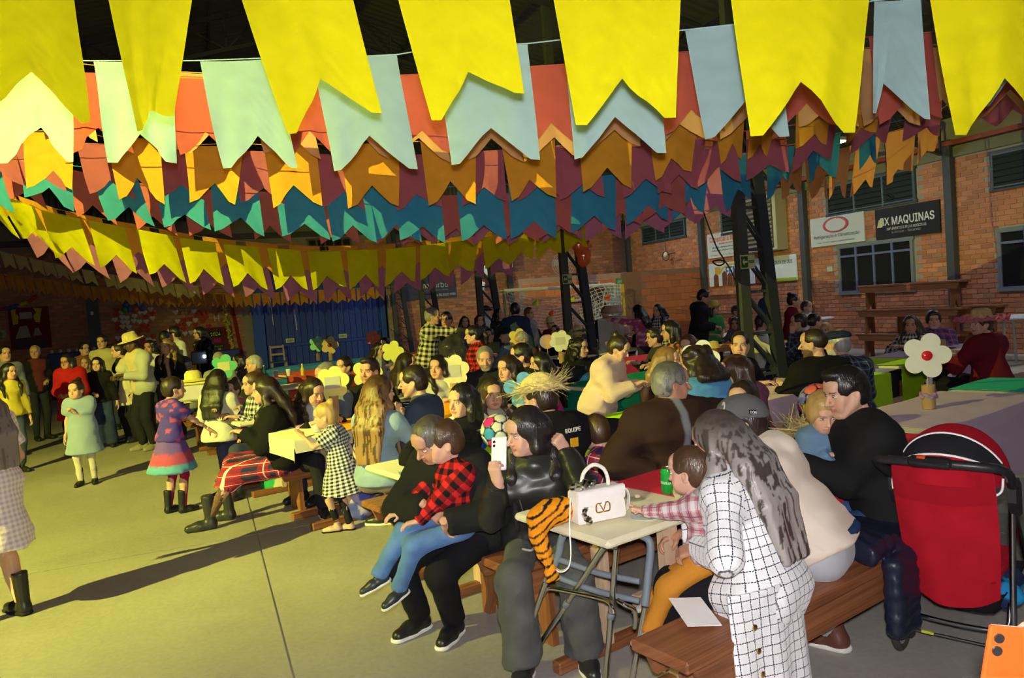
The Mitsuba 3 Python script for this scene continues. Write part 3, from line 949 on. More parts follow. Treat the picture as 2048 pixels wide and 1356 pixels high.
        (-.16, 9.63, 2.73, .22, 9.72, 2.67, .52, .33, .5, .07, .04, .06),
        (.31, 9.74, 2.65, .71, 9.81, 2.6, .51, .33, .52, .06, .03, .05),
        (.82, 9.83, 2.59, 1.22, 9.9, 2.55, .51, .32, .5, .05, .04, .04),
        (1.31, 9.91, 2.54, 1.73, 9.97, 2.53, .5, .32, .48, .01, 0, .02),
        (1.81, 9.98, 2.53, 2.23, 10.06, 2.53, .5, .32, .5, -0, .02, -.01),
        (2.36, 10.09, 2.53, 2.79, 10.17, 2.56, .49, .31, .48, -.04, -.01, -.02),
        (2.86, 10.19, 2.57, 3.29, 10.26, 2.6, .47, .32, .47, -.04, -.04, -.03),
        (3.34, 10.27, 2.6, 3.79, 10.37, 2.66, .45, .31, .46, -.06, -.04, -.08),
        (3.85, 10.38, 2.66, 4.29, 10.47, 2.71, .45, .33, .45, -.04, -.03, -.03),
        (4.33, 10.48, 2.72, 4.77, 10.56, 2.77, .45, .29, .43, -.04, -.05, -.06),
        (4.8, 10.57, 2.77, 5.24, 10.64, 2.84, .45, .31, .43, -.07, -.05, -.05),
        (5.31, 10.65, 2.85, 5.74, 10.71, 2.91, .44, .31, .43, -.05, -.01, -.05),
    ]),
    ('tangerine', (0.84, 0.37, 0.05), 'tangerine pennants showing between the lemon yellow ones', (5, 7), [
        (-2.07, 9.54, 3.43, -1.76, 9.68, 3.27, .37, .24, .37, .19, .13, .19),
        (-1.73, 9.7, 3.25, -1.4, 9.82, 3.12, .39, .26, .41, .13, .09, .14),
        (-1.32, 9.85, 3.1, -.97, 9.96, 3.02, .44, .3, .45, .1, .07, .09),
        (-.87, 9.99, 3, -.49, 10.09, 2.92, .45, .32, .46, .09, .05, .09),
        (-.39, 10.12, 2.9, -.01, 10.21, 2.82, .46, .3, .46, .08, .06, .06),
        (.09, 10.23, 2.8, .48, 10.3, 2.74, .45, .3, .46, .07, .05, .05),
        (.6, 10.32, 2.73, 1, 10.38, 2.68, .45, .3, .47, .04, .02, .03),
        (1.14, 10.4, 2.67, 1.54, 10.45, 2.64, .44, .31, .45, 0, .02, .03),
        (1.66, 10.46, 2.64, 2.07, 10.51, 2.63, .44, .32, .44, -.01, -.01, -.01),
        (2.2, 10.54, 2.63, 2.62, 10.61, 2.65, .43, .29, .43, -.02, 0, -.04),
        (2.75, 10.63, 2.66, 3.17, 10.7, 2.69, .42, .29, .43, -.02, -0, -.01),
        (3.26, 10.71, 2.69, 3.69, 10.79, 2.73, .41, .29, .41, -.05, -.01, -.05),
        (3.78, 10.8, 2.74, 4.21, 10.89, 2.8, .44, .26, .4, -.05, -.02, -.07),
        (4.29, 10.91, 2.81, 4.73, 10.98, 2.85, .39, .28, .41, -.06, -.05, -.02),
        (4.78, 10.99, 2.86, 5.21, 11.06, 2.92, .41, .3, .4, -.03, -.02, -.03),
    ]),
    ('orchid', (0.6, 0.22, 0.42), 'orchid pink pennants hanging below the lemon yellow row', (5, 7), [
        (-1.93, 10.38, 3.22, -1.59, 10.49, 3.06, .49, .3, .51, .22, .17, .23),
        (-1.5, 10.52, 3.03, -1.15, 10.62, 2.94, .55, .38, .54, .11, .09, .15),
        (-1.03, 10.65, 2.91, -.66, 10.73, 2.83, .58, .38, .57, .12, .1, .13),
        (-.55, 10.76, 2.8, -.16, 10.83, 2.71, .55, .38, .56, .11, .1, .11),
        (-.05, 10.85, 2.69, .35, 10.91, 2.62, .57, .38, .56, .1, .08, .09),
        (.49, 10.93, 2.6, .89, 10.98, 2.54, .55, .4, .56, .08, .05, .08),
        (1.06, 11, 2.52, 1.47, 11.04, 2.48, .59, .4, .57, .03, .05, .07),
        (1.61, 11.06, 2.48, 2.03, 11.09, 2.46, .57, .37, .56, .03, .01, -.01),
        (2.16, 11.11, 2.46, 2.58, 11.18, 2.46, .52, .34, .56, .02, .01, -.03),
        (2.75, 11.2, 2.47, 3.18, 11.26, 2.49, .5, .36, .51, -.05, -.04, -.03),
        (3.3, 11.27, 2.5, 3.72, 11.33, 2.53, .54, .35, .53, -.06, -.04, -.05),
        (3.83, 11.35, 2.54, 4.27, 11.43, 2.59, .51, .32, .47, -.05, -.02, -.08),
        (4.37, 11.44, 2.6, 4.8, 11.51, 2.64, .46, .35, .51, -.02, -.06, -.08),
    ]),
    ('beige', (0.62, 0.49, 0.22), 'small beige pennants on a far string at the left', (4, 5), [
        (-3.92, 18.15, 3.58, -3.74, 18.28, 3.53, .31, .23, .32, .05, .04, .07),
        (-3.69, 18.32, 3.52, -3.5, 18.44, 3.46, .32, .22, .3, .08, .05, .06),
        (-3.48, 18.46, 3.46, -3.28, 18.58, 3.4, .31, .2, .31, .08, .06, .07),
        (-3.24, 18.61, 3.39, -3.04, 18.72, 3.33, .29, .22, .32, .07, .05, .05),
        (-3.04, 18.73, 3.33, -2.84, 18.84, 3.27, .31, .22, .31, .08, .06, .06),
        (-2.83, 18.84, 3.27, -2.63, 18.96, 3.21, .3, .2, .3, .09, .05, .06),
        (-2.64, 18.95, 3.22, -2.42, 19.06, 3.16, .32, .23, .33, .09, .07, .08),
        (-2.36, 19.1, 3.14, -2.14, 19.2, 3.08, .31, .23, .31, .07, .08, .09),
        (-1.97, 19.28, 3.04, -1.75, 19.38, 2.99, .31, .24, .34, .06, .07, .05),
        (-1.73, 19.39, 2.98, -1.5, 19.49, 2.94, .3, .21, .33, .04, .05, .06),
        (-1.53, 19.47, 2.94, -1.3, 19.57, 2.89, .33, .22, .33, .04, .03, .05),
        (-1.39, 19.54, 2.91, -1.15, 19.63, 2.86, .31, .22, .3, .06, .03, .05),
        (-1.13, 19.64, 2.86, -.89, 19.73, 2.81, .33, .24, .34, .04, .06, .08),
        (-.81, 19.76, 2.79, -.56, 19.85, 2.75, .31, .22, .33, .04, .03, .04),
        (-.54, 19.86, 2.74, -.29, 19.95, 2.71, .34, .23, .34, .03, .02, .06),
        (-.27, 19.95, 2.7, -.02, 20.04, 2.67, .31, .2, .33, .03, .05, .02),
    ]),
    ('amber', (0.72, 0.3, 0.03), 'small amber pennants on the farthest string before the back wall', (4, 5), [
        (-4.59, 21.21, 3.33, -4.44, 21.24, 3.3, .4, .28, .42, .07, .03, .08),
        (-4.41, 21.25, 3.29, -4.26, 21.28, 3.27, .42, .26, .39, .09, .07, .05),
        (-4.23, 21.28, 3.26, -4.08, 21.31, 3.23, .4, .29, .4, .06, .04, .05),
        (-4.05, 21.32, 3.22, -3.89, 21.35, 3.19, .42, .27, .41, .06, .05, .05),
        (-3.86, 21.35, 3.19, -3.7, 21.38, 3.16, .41, .29, .39, .07, .07, .05),
        (-3.67, 21.39, 3.15, -3.51, 21.41, 3.12, .41, .29, .39, .08, .05, .07),
        (-3.48, 21.42, 3.12, -3.32, 21.45, 3.08, .37, .29, .39, .05, .06, .08),
        (-3.29, 21.45, 3.08, -3.13, 21.48, 3.03, .4, .27, .38, .1, .08, .08),
        (-3.1, 21.48, 3.03, -2.93, 21.5, 2.98, .36, .28, .37, .07, .08, .09),
        (-2.9, 21.51, 2.98, -2.73, 21.53, 2.93, .37, .25, .35, .08, .08, .1),
        (-2.7, 21.54, 2.92, -2.53, 21.56, 2.89, .37, .28, .39, .06, .05, .08),
        (-2.5, 21.56, 2.88, -2.33, 21.59, 2.86, .35, .26, .36, .05, .04, .04),
        (-2.3, 21.59, 2.85, -2.12, 21.61, 2.83, .39, .27, .37, .06, .02, .04),
        (-2.09, 21.62, 2.82, -1.91, 21.64, 2.8, .39, .24, .35, .06, .04, .06),
        (-1.88, 21.64, 2.79, -1.7, 21.66, 2.76, .39, .25, .39, .04, .03, .07),
        (-1.67, 21.66, 2.76, -1.49, 21.68, 2.73, .36, .24, .4, .04, .03, .04),
        (-1.45, 21.69, 2.73, -1.27, 21.71, 2.7, .36, .24, .38, .03, .02, .05),
        (-1.24, 21.71, 2.69, -1.05, 21.73, 2.67, .38, .23, .4, .06, .05, .04),
        (-1.02, 21.73, 2.66, -.83, 21.75, 2.63, .36, .25, .35, .03, .04, .05),
        (-.8, 21.75, 2.63, -.61, 21.77, 2.61, .4, .28, .4, .01, 0, .01),
        (-.57, 21.77, 2.61, -.38, 21.78, 2.6, .38, .24, .36, .03, .01, .03),
        (-.34, 21.79, 2.59, -.15, 21.8, 2.58, .39, .24, .38, .01, .04, .04),
        (-.11, 21.8, 2.57, .08, 21.82, 2.56, .36, .29, .36, .02, .02, .01),
        (.12, 21.82, 2.56, .32, 21.83, 2.54, .36, .29, .36, 0, .02, 0),
        (.35, 21.83, 2.54, .55, 21.85, 2.52, .4, .25, .4, .04, .05, .02),
        (.59, 21.85, 2.52, .79, 21.86, 2.5, .39, .24, .39, .02, .01, .01),
        (.83, 21.86, 2.5, 1.03, 21.87, 2.48, .38, .27, .38, .04, .02, .02),
        (1.07, 21.87, 2.48, 1.28, 21.88, 2.46, .36, .29, .36, .04, .03, .04),
        (1.32, 21.89, 2.46, 1.53, 21.89, 2.46, .4, .25, .35, .02, -.01, -.02),
        (1.56, 21.9, 2.46, 1.78, 21.9, 2.46, .37, .25, .4, .02, .03, -.03),
        (1.82, 21.91, 2.46, 2.03, 21.91, 2.46, .41, .27, .36, .01, .01, .01),
        (2.07, 21.91, 2.46, 2.28, 21.92, 2.46, .37, .27, .38, -0, -.01, -.01),
        (2.32, 21.92, 2.45, 2.54, 21.93, 2.45, .37, .27, .4, -.01, -0, .02),
        (2.58, 21.93, 2.45, 2.8, 21.93, 2.45, .4, .29, .36, .01, -.01, -.01),
        (2.84, 21.93, 2.45, 3.06, 21.94, 2.45, .39, .27, .4, -0, -0, -.02),
        (3.1, 21.94, 2.45, 3.33, 21.94, 2.45, .38, .29, .38, -.01, .01, .02),
        (3.37, 21.94, 2.45, 3.59, 21.95, 2.45, .38, .26, .4, -.01, -.02, .02),
        (3.64, 21.95, 2.44, 3.86, 21.95, 2.44, .4, .29, .36, -.03, -0, -.01),
        (3.9, 21.95, 2.44, 4.13, 21.95, 2.44, .4, .29, .37, -0, 0, .01),
        (4.18, 21.95, 2.44, 4.41, 21.95, 2.44, .38, .26, .4, -.01, 0, 0),
        (4.45, 21.95, 2.44, 4.68, 21.95, 2.44, .36, .26, .36, 0, -.01, .01),
        (4.73, 21.95, 2.44, 4.96, 21.95, 2.43, .36, .24, .4, -.03, -0, -0),
    ]),
]
def hang(n, row):
    name, col, label, res, flags = row
    key = thing('bunting', label, 'bunting', 'bunting strings across the hall')
    tops = []
    for i, q in enumerate(flags):
        (v, f), U, V = flag_mesh(q, res, n * 100 + i)
        m = meshkit.fbm(np.stack([v @ np.array([.8, .6, 0]) * 26, v[:, 2] * 34, U * 3 + i * 9], 1), 3, n)[:, None]
        c = np.array(col) * (.86 + .26 * m) * (1 + RNG.normal(0, .025))
        add(f'{key}__pennant', (v, f), 'bunting_cloth', np.clip(c, 0, .95))
        # the hem folded over the string
        a, b = np.array(q[:3]), np.array(q[3:6])
        tops += [a + [0, 0, .004], b + [0, 0, .004]]
    P = [tops[0] + (tops[0] - tops[1]) * 3] + tops + [tops[-1] + (tops[-1] - tops[-2]) * 3]
    add(f'{key}__cord', tube(P, .0035, 5), 'cloth', np.array(col) * .8, smooth=True)


for n, row in enumerate(BUNTING):
    hang(n, row)
# ================================================================= tables and benches
UA, UN = np.array([.97, .2425, 0]), np.array([-.2425, .97, 0])      # along the tables, and across them


def tp(a, b, z=0.0):
    return UA * a + UN * b + np.array([0, 0, z])


TR = np.stack([UA, UN, [0, 0, 1.0]], 1)
CREAM = (.70, .66, .46)
TABLE_Z = .76


def table(label, a0, a1, b0, b1):
    k = thing('banquet_table', label, 'table', 'long trestle tables')
    am, bm = (a0 + a1) / 2, (b0 + b1) / 2
    add(k + '__table_top', move(box(a1 - a0, b1 - b0, .034, bev=.012), TR, tp(am, bm, .738)), 'cloth', CREAM, smooth=30)
    for a in (a0 + .42, a1 - .42):
        for b in (bm - .22, bm + .22):
            add_wood(k + '__leg', bar(tp(a, b, .05), tp(a, b, .722), .075, .045, UA), (0, 0, 1), 'wood_pale')
            add_wood(k + '__skid', move(box(.62, .06, .06, bev=.008), TR, tp(a, b, .03)), UA, 'wood_brown')
        add_wood(k + '__crosspiece', bar(tp(a, b0 + .05, .70), tp(a, b1 - .05, .70), .05, .045), UN, 'wood_pale')
    add_wood(k + '__stretcher', bar(tp(a0 + .42, bm, .30), tp(a1 - .42, bm, .30), .035, .075), UA, 'wood_pale')
    return k


def bench_parts(k, P, along, across, L=2.35, H=.45, up=1):
    """P(a, b, z): place of bench coordinates; planked top, two boards with a notch cut out below, two aprons"""
    W_ = .27
    R = np.stack([along, across, np.array([0, 0, 1.0])], 1)
    add_wood(k + '__seat', move(box(L, W_, .045, bev=.008), R, P(0, 0, H - .0225)), along)
    for s in (-1, 1):
        sh = shapely.Polygon([(-.12, 0), (-.055, 0), (0, .15), (.055, 0), (.12, 0), (.105, H - .046), (-.105, H - .046)])
        v, f = extrude(sh, .04)
        v = v - [0, 0, .02]
        M = np.stack([across, np.array([0, 0, 1.0]), along], 1)
        if np.linalg.det(M) < 0:
            f = f[:, ::-1]
        add_wood(k + '__leg', (v @ M.T + P(s * (L / 2 - .24), 0, 0), f), (0, 0, 1))
    for s in (-1, 1):
        v, f = extrude(shapely.Polygon([(-L / 2 + .06, -.02), (-L / 2 + .10, -.11), (L / 2 - .10, -.11), (L / 2 - .06, -.02), (L / 2 - .06, 0), (-L / 2 + .06, 0)]), .025)
        M = np.stack([along, np.array([0, 0, 1.0]), np.cross(along, [0, 0, 1.0])], 1)
        add_wood(k + '__apron', ((v - [0, 0, .0125]) @ M.T + P(0, s * .117, H - .046), f), along)


def bench(label, a0, b, L=2.35):
    k = thing('bench', label, 'bench', 'wooden benches at the tables')
    bench_parts(k, lambda a, b_, z: tp(a0 + L / 2 + a, b + b_, z), UA, UN, L)


def cloth(label, a0, a1, b0, b1, col, front=.3, back=.25, end=0.0, wave=.02, seed=1):
    """paper cloth laid over a table; front / back: drop at the near and far edge, a number or a function of 0..1 along it"""
    k = thing('tablecloth', label, 'tablecloth', 'coloured paper tablecloths')
    na = max(10, int((a1 - a0) / .09)); r = np.random.default_rng(seed)
    A = np.linspace(a0, a1, na); S = np.linspace(0, 1, na)
    fr = np.array([front(s) if callable(front) else front for s in S]); bk = np.array([back(s) if callable(back) else back for s in S])
    w = b1 - b0; Z = TABLE_Z + .004
    cols = []
    ph = r.random() * 6
    for t in np.linspace(0, 1, 7):
        cols.append((b0 - .012 - wave * (.4 + np.sin(A * 7 + ph) * .6) * (1 - t) * (fr > .02), Z - fr * (1 - t)))
    for t in np.linspace(0, 1, 7):
        cols.append((np.full(na, b0 - .006 + (w + .012) * t), np.full(na, Z + .0025 * np.sin(A[:] * 9 + t * 5 + ph) + .003)))
    for t in np.linspace(0, 1, 7)[1:]:
        cols.append((b1 + .012 + wave * (.4 + np.sin(A * 8 + ph + 2) * .6) * t * (bk > .02), Z - bk * t))
    P = np.stack([np.stack([A[:, None] * UA + b[:, None] * UN + z[:, None] * np.array([0, 0, 1.0])], 0)[0] for b, z in cols], 1)
    if end:
        e = np.linspace(0, 1, 6)[1:]
        E = np.stack([P[0] - UA * .01 * t - np.array([0, 0, 1.0]) * end * t * np.clip(1 - np.abs(np.linspace(-1.4, 1.4, P.shape[1])) * .0, 0, 1)[:, None] for t in e[::-1]], 0)
        E[:, :7] = E[:, 7:8] - (E[:, 7:8] - E[:, :7]) * .15; E[:, 14:] = E[:, 13:14] - (E[:, 13:14] - E[:, 14:]) * .15
        P = np.concatenate([E, P], 0)
    v, f = thick_sheet(P, .0025)
    c = np.array(col) * (.9 + .2 * meshkit.fbm(v * 14, 2, seed))[:, None]
    add(k, (v, f), 'cloth', c, smooth=50)


table('table nearest the camera with a red paper cloth and a walking frame at its end', 1.945, 4.38, 2.15, 2.765)
table('table behind the pram with a lilac and a teal paper cloth', 4.42, 6.9, 2.13, 2.80)
table('table with lime green paper behind the girl holding a phone', 1.975, 4.45, 3.65, 4.38)
table('table with pale pink paper between the mauve hoodie and the dark suit', 4.62, 7.1, 3.72, 4.42)
table('lilac table at the right where the pink straw hat sits', 7.75, 10.1, 3.92, 4.62)
table('table with orange paper where the chequered dress girl reaches out', 2.04, 4.5, 5.74, 6.43)
table('table with a teal green cloth in the middle of the hall', 5.2, 7.6, 5.68, 6.36)
table('cream table where the little girl in the rainbow frilled dress sits', 2.06, 4.5, 7.28, 8.05)
table('table with a magenta cloth behind the curly haired woman', 6.7, 9.2, 7.4, 8.1)
table('table with orange paper beside the man in the slate blue pullover', 4.62, 6.6, 7.5, 8.2)
table('table with a yellow cloth and a straw hat at the far left', 2.4, 4.8, 10.3, 10.95)
table('table under a coral paper cloth before the blue one', 4.4, 6.8, 12.55, 13.2)
table('table under a bright blue cloth in front of the blue gate', 4.6, 7.1, 14.25, 14.95)
table('cream table right of the blue cloth under an orange paper', 7.15, 9.4, 14.2, 14.9)
table('white table in front of the goal net', 7.8, 10.2, 9.2, 9.9)
table('far white table before the brick rooms', 10.4, 12.8, 9.3, 10.0)

cloth('red paper cloth on the nearest table', 2.55, 4.42, 2.15, 2.765, (.62, .035, .05), lambda s: .30 if s > .2 else .26 * s / .2 + .04, .18, seed=2)
cloth('lilac paper cloth in front of the white paper flower', 4.62, 6.1, 2.13, 2.80, (.52, .40, .52), lambda s: .02 + .45 * min(1, s * 1.5), .05, seed=3)
cloth('teal paper cloth at the right edge behind the pram', 6.25, 7.0, 2.13, 2.80, (.03, .42, .28), .3, .1, seed=4)
cloth('lime green paper cloth behind the girl holding a phone', 2.45, 4.5, 3.65, 4.38, (.42, .76, .01), .42, .1, seed=5)
cloth('pale pink paper cloth at the table of the mauve hoodie', 4.62, 6.0, 3.72, 4.42, (.62, .46, .55), .4, .2, seed=6)
cloth('lime paper cloth before the bald man in black', 6.1, 7.1, 3.72, 4.42, (.42, .66, .02), .3, .2, seed=7)
cloth('lime corner of paper hanging beside the plaid shirt of the man in the beret', 7.70, 8.35, 3.92, 4.62, (.36, .60, .015), lambda s: .5 - .42 * s, .1, seed=8)
cloth('lilac paper cloth under the arms of the pink straw hat', 8.37, 10.1, 3.92, 4.62, (.46, .34, .46), lambda s: .04 if s < .25 else .55, .1, seed=9)
cloth('orange paper cloth on the table with the yellow paper flower', 2.5, 4.5, 5.74, 6.43, (.85, .34, .015), .05, .1, seed=10)
cloth('cream paper folded down over the end of the orange table', 2.02, 2.5, 5.735, 6.435, (.74, .70, .46), .10, .03, .16, seed=11)
cloth('teal green cloth hanging in the middle of the hall', 5.25, 7.6, 5.68, 6.36, (.008, .20, .125), lambda s: .55 - .4 * min(1, s * 1.2), .3, .5, seed=12)
cloth('magenta cloth behind the curly haired woman', 6.7, 9.2, 7.4, 8.1, (.58, .04, .13), .45, .2, .3, seed=13)
cloth('orange paper by the watch of the slate blue pullover', 4.62, 6.6, 7.5, 8.2, (.85, .36, .02), .06, .1, seed=14)
cloth('yellow cloth under the straw hat at the far left', 2.4, 3.4, 10.3, 10.95, (.76, .72, .14), .12, .1, seed=15)
cloth('coral paper cloth in front of the blue cloth', 4.4, 6.8, 12.55, 13.2, (.66, .11, .07), .5, .1, seed=16)
cloth('bright blue cloth in front of the gate', 4.6, 7.1, 14.25, 14.95, (.05, .22, .50), .62, .1, .4, seed=17)
cloth('orange paper right of the bright blue cloth', 7.15, 9.4, 14.2, 14.9, (.85, .26, .03), .15, .1, seed=18)

for lab, a0, b in (('bench in the foreground with a chipped corner, under the white checked coat', 1.87, 1.85), ('bench behind the nearest table where the girl with the phone sits', 2.0, 3.02), ('bench end right of the woman with the boy on her lap', 2.0, 3.40),
                   ('bench under the wide skirted table before the mauve hoodie', 4.5, 3.36), ('bench along the far side of the lime green table', 2.09, 4.60), ('bench behind the chequered dress girl', 2.45, 5.43),
                   ('bench on the far side of the orange table', 2.08, 6.62), ('bench under the red tartan skirt', 2.2, 7.02), ('bench on the far side of the rainbow dress table', 2.2, 8.45),
                   ('bench behind the flounced dress girl', 2.4, 9.9), ('bench behind the far left yellow table', 2.4, 11.3), ('brown bench between the lilac tables at the right', 7.6, 3.52), ('brown bench by the dark suit', 4.7, 4.7),
                   ('bench in front of the teal green cloth', 5.2, 5.4), ('bench behind the teal green cloth', 5.2, 6.62), ('bench before the magenta cloth', 6.7, 7.1), ('bench behind the magenta cloth', 6.7, 8.4), ('bench before the coral paper cloth', 4.4, 12.2),
                   ('bench behind the lilac table at the right', 7.8, 4.95), ('brown bench behind the teal paper at the right edge', 4.6, 3.08), ('bench at the white table before the goal', 7.8, 8.9), ('bench at the far white table', 10.4, 9.0)):
    bench(lab, a0, b)

# stacked benches along the right wall, each layer turned over on the one below
for si, (x, y, n_l, lab) in enumerate(((12.9, 11.0, 3, 'tall stack under the barred window'), (13.35, 10.6, 2, 'rear stack under the barred window'), (13.2, 17.3, 3, 'stack below the white notice boards'), (12.75, 13.6, 1, 'lone bench beside the round table'))):
    for j in range(n_l):
        k = thing('stacked_bench', f"dark brown bench {('lowest', 'in the middle', 'topmost')[j] if n_l == 3 else ('lower', 'upper')[j] if n_l == 2 else 'standing alone'} of the {lab}" if n_l > 1 else 'dark brown bench standing alone beside the white round table', 'bench', 'dark benches stacked by the right wall')
        off = .06 * j
        bench_parts(k, lambda a, b_, z, o=off, jj=j: np.array([x + b_ - o * .3, y + a - o, z + jj * .5 + (.0 if jj == 0 else .0)]), np.array([0, 1.0, 0]), np.array([-1.0, 0, 0]), 2.4, .5)

# round tables at the far right
for x, y, lab in ((12.7, 13.4, 'white round table against the right wall with a bottle on it'), (12.6, 8.75, 'white round table at the right edge of the photo')):
    k = thing('round_table', lab, 'table', 'white round tables')
    add(k + '__table_top', move(lathe([(0, 0), (.5, 0), (.52, .01), (.52, .03), (.5, .04), (0, .04)], 32, cap=False), None, (x, y, .80)), 'paint', (.55, .55, .54), smooth=40)
    for a in (0, 1, 2, 3):
        add(k + '__leg', tube([(x + .3 * math.cos(a * PI / 2 + .4), y + .3 * math.sin(a * PI / 2 + .4), .8), (x + .42 * math.cos(a * PI / 2 + .4), y + .42 * math.sin(a * PI / 2 + .4), 0)], .022, 8), 'paint', (.45, .44, .42))


# lattice columns in the middle row of the hall
def column(label, x, y, lean=1):
    k = thing('lattice_column', label, 'column', 'dark lattice columns')
    top = 6.6
    add(k + '__post', box(.125, .09, top, (x, y, top / 2)), 'paint', (.05, .055, .048), smooth=False)
    p0, p1 = np.array([x + .50, y, 0]), np.array([x + .14, y, 4.3])
    add(k + '__leaning_leg', bar(p0, p1, .13, .09, (0, 1, 0)), 'paint', (.022, .026, .035), smooth=False)
    zs = np.linspace(.25, 3.9, 9)
    for i, z in enumerate(zs):
        q = p0 + (p1 - p0) * z / 4.3
        add(k + '__rung', bar((x, y, z), q, .03, .03), 'paint', (.05, .055, .07), smooth=False)
        if i < len(zs) - 1:
            q2 = p0 + (p1 - p0) * zs[i + 1] / 4.3
            for dy in (-.03, .03):
                add(k + '__diagonal', bar((x, y + dy, zs[i + 1]), q + [0, dy, 0], .022, .022), 'paint', (.03, .035, .05), smooth=False)
    return k


column('dark lattice column with a green exit sign, right of the middle', 5.45, 6.7)
column('dark lattice column with an orange bag tied to it, before the goal', 5.43, 11.0)
column('dark lattice column left of the goal', 5.42, 15.05)
column('dark lattice column in front of the navy sponsor board', 5.35, 19.3)
column('black lattice column at the right post of the blue gate', 5.62, 23.6)
# ================================================================= people: building blocks
_cache = {}


def head_mesh(kind, h):
    """a head with its neck about the point between the eyes' height and the skull's middle; facing +y"""
    if (kind, h) in _cache:
        return _cache[kind, h]
    w, jaw, nose, chin = {'man': (1.0, 1.10, 1.12, 1.08), 'woman': (.96, .92, .92, .96), 'child': (1.0, .86, .66, .84), 'old': (1.0, 1.04, 1.2, 1.04)}[kind]
    F = Field((-.105, -.135, -.205), (.105, .135, .13), h)
    F.ball((0, -.016, .030), (.074 * w, .094, .086), k=.01)
    F.ball((0, .022, -.03), (.062 * w, .066, .088), k=.03)
    for s in (-1, 1):
        F.cone((s * .056 * w * jaw, -.002, -.048), (s * .026 * jaw, .062, -.096 * chin), .017, .015, k=.03)     # jaw
        F.ball((s * .040 * w, .056, -.028), (.022, .018, .02), k=.02)                                          # cheek
        F.ball((s * .034, .066, -.055), (.02, .016, .022), k=.02)
    F.ball((0, .070, -.098 * chin), (.019 * jaw, .014, .015), k=.018)                                         # chin
    F.cone((-.034, .080, .021), (.034, .080, .021), .011, k=.014)                                             # brow
    F.ball((0, .064, .05), (.05, .03, .035), k=.03)
    for s in (-1, 1):
        F.ball((s * .032, .097, -.001), (.019, .016, .0125), k=.012, sub=True)                                # eye socket
        F.ball((s * .0315, .0735, .0), (.0135, .0125, .0125), k=.004)                                          # closed form of the lid
    F.cone((0, .088, .004), (0, .098 + .012 * nose, -.034), .0075, .0105, k=.010)                              # nose
    F.ball((0, .101 + .010 * nose, -.036), .0105 * (.6 + .4 * nose), k=.006)
    for s in (-1, 1):
        F.ball((s * .0125 * (.7 + .3 * nose), .093, -.040), (.0085, .0095, .0075), k=.006)
    for s in (-1, 1):                                                                                          # lips
        F.cone((0, .0895, -.0625), (s * .025, .077, -.0660), .0055, .0030, k=.008)
        F.cone((0, .0885, -.0730), (s * .023, .077, -.0685), .0062, .0030, k=.008)
    F.cone((-.019, .0915, -.068), (.019, .0915, -.068), .0022, k=.003, sub=True)
    for s in (-1, 1):                                                                                          # ears
        R = rotz(s * .35) @ roty(s * -.12)
        F.ball((s * .075 * w, -.006, -.014), (.0085, .020, .031), R=R, k=.006)
        F.ball((s * .081 * w, -.002, -.008), (.006, .010, .016), R=R, k=.004, sub=True)
    F.cone((0, -.022, -.06), (0, -.034, -.215), .050 * (w if kind != 'child' else .86), .053 * (w if kind != 'child' else .86), k=.03)
    v, f = F.mesh()
    _cache[kind, h] = (v, f)
    return v, f


def head_colors(v, skin, lip, brow, beard=None, stubble=0.0):
    c = np.broadcast_to(np.asarray(skin, float), v.shape).copy()
    x, y, z = np.abs(v[:, 0]), v[:, 1], v[:, 2]
    blush = np.exp(-((x - .04)**2 + (z + .035)**2) / .0006) * (y > .03)
    c = c * (1 - blush[:, None] * np.array([-.06, .10, .10]))
    if beard is not None or stubble:
        bz = ((z < -.045) & (y > -.01) & (z > -.125) & ~((x < .02) & (z > -.077) & (z < -.058))) & (z < -.035 - .35 * np.maximum(0, .05 - y))
        must = (x < .032) & (z < -.046) & (z > -.061) & (y > .06)
        t = 1.0 if beard is not None else stubble
        col = np.asarray(beard if beard is not None else brow, float)
        c[bz | must] = c[bz | must] * (1 - t) + col * t
    m = (x < .026) & (np.abs(z + .0678) < .0105 - .26 * x) & (y > .07)
    c[m] = lip
    b = (x > .013) & (x < .049) & (np.abs(z - (.0185 + .003 * np.sin((x - .013) / .036 * PI))) < .0038) & (y > .058)
    c[b] = c[b] * .25 + np.asarray(brow, float) * .75
    return c


def eye_parts(skin, iris, look=0.0):
    """two eyeballs with iris and pupil, and lashes: meshes with colours, head coordinates"""
    ms = []
    for s in (-1, 1):
        m = trimesh.creation.icosphere(3, .0125)
        v = np.array(m.vertices); d = unit(np.array([look, 1.0, 0]))
        ang = np.degrees(np.arccos(np.clip(v @ d / .0125, -1, 1)))
        c = np.where((ang < 17)[:, None], [.01, .01, .01], np.where((ang < 36)[:, None], np.asarray(iris, float), [.78, .76, .74]))
        ms.append((v * [1.12, 1.0, .50] + [s * .0315, .0765, -.0008], np.array(m.faces), c))
        a = arc((s * .0315, .0775, -.0015), .0138, 25, 155, 8); a[:, 1] += .0115 - np.abs(a[:, 0] - s * .0315) * .5; a[:, 2] = (a[:, 2] + .0015) * .72 - .0015
        ms.append((*tube(a, .0013, 5), np.broadcast_to([.03, .02, .018], (len(tube(a, .0013, 5)[0]), 3))))
        lid = arc((s * .0315, .0765, -.0005), .0136, 28, 152, 8); lid[:, 1] += .0090 - np.abs(lid[:, 0] - s * .0315) * .4; lid[:, 2] = (lid[:, 2]) * .8 + .0016
        ms.append((*tube(lid, .0030, 6), np.asarray(skin, float) * .93))
        low = arc((s * .0315, .0765, -.0005), .0130, 200, 340, 8); low[:, 1] += .0080 - np.abs(low[:, 0] - s * .0315) * .4; low[:, 2] = (low[:, 2]) * .75 - .0008
        ms.append((*tube(low, .0022, 6), np.asarray(skin, float) * .96))
    return join_c(ms)


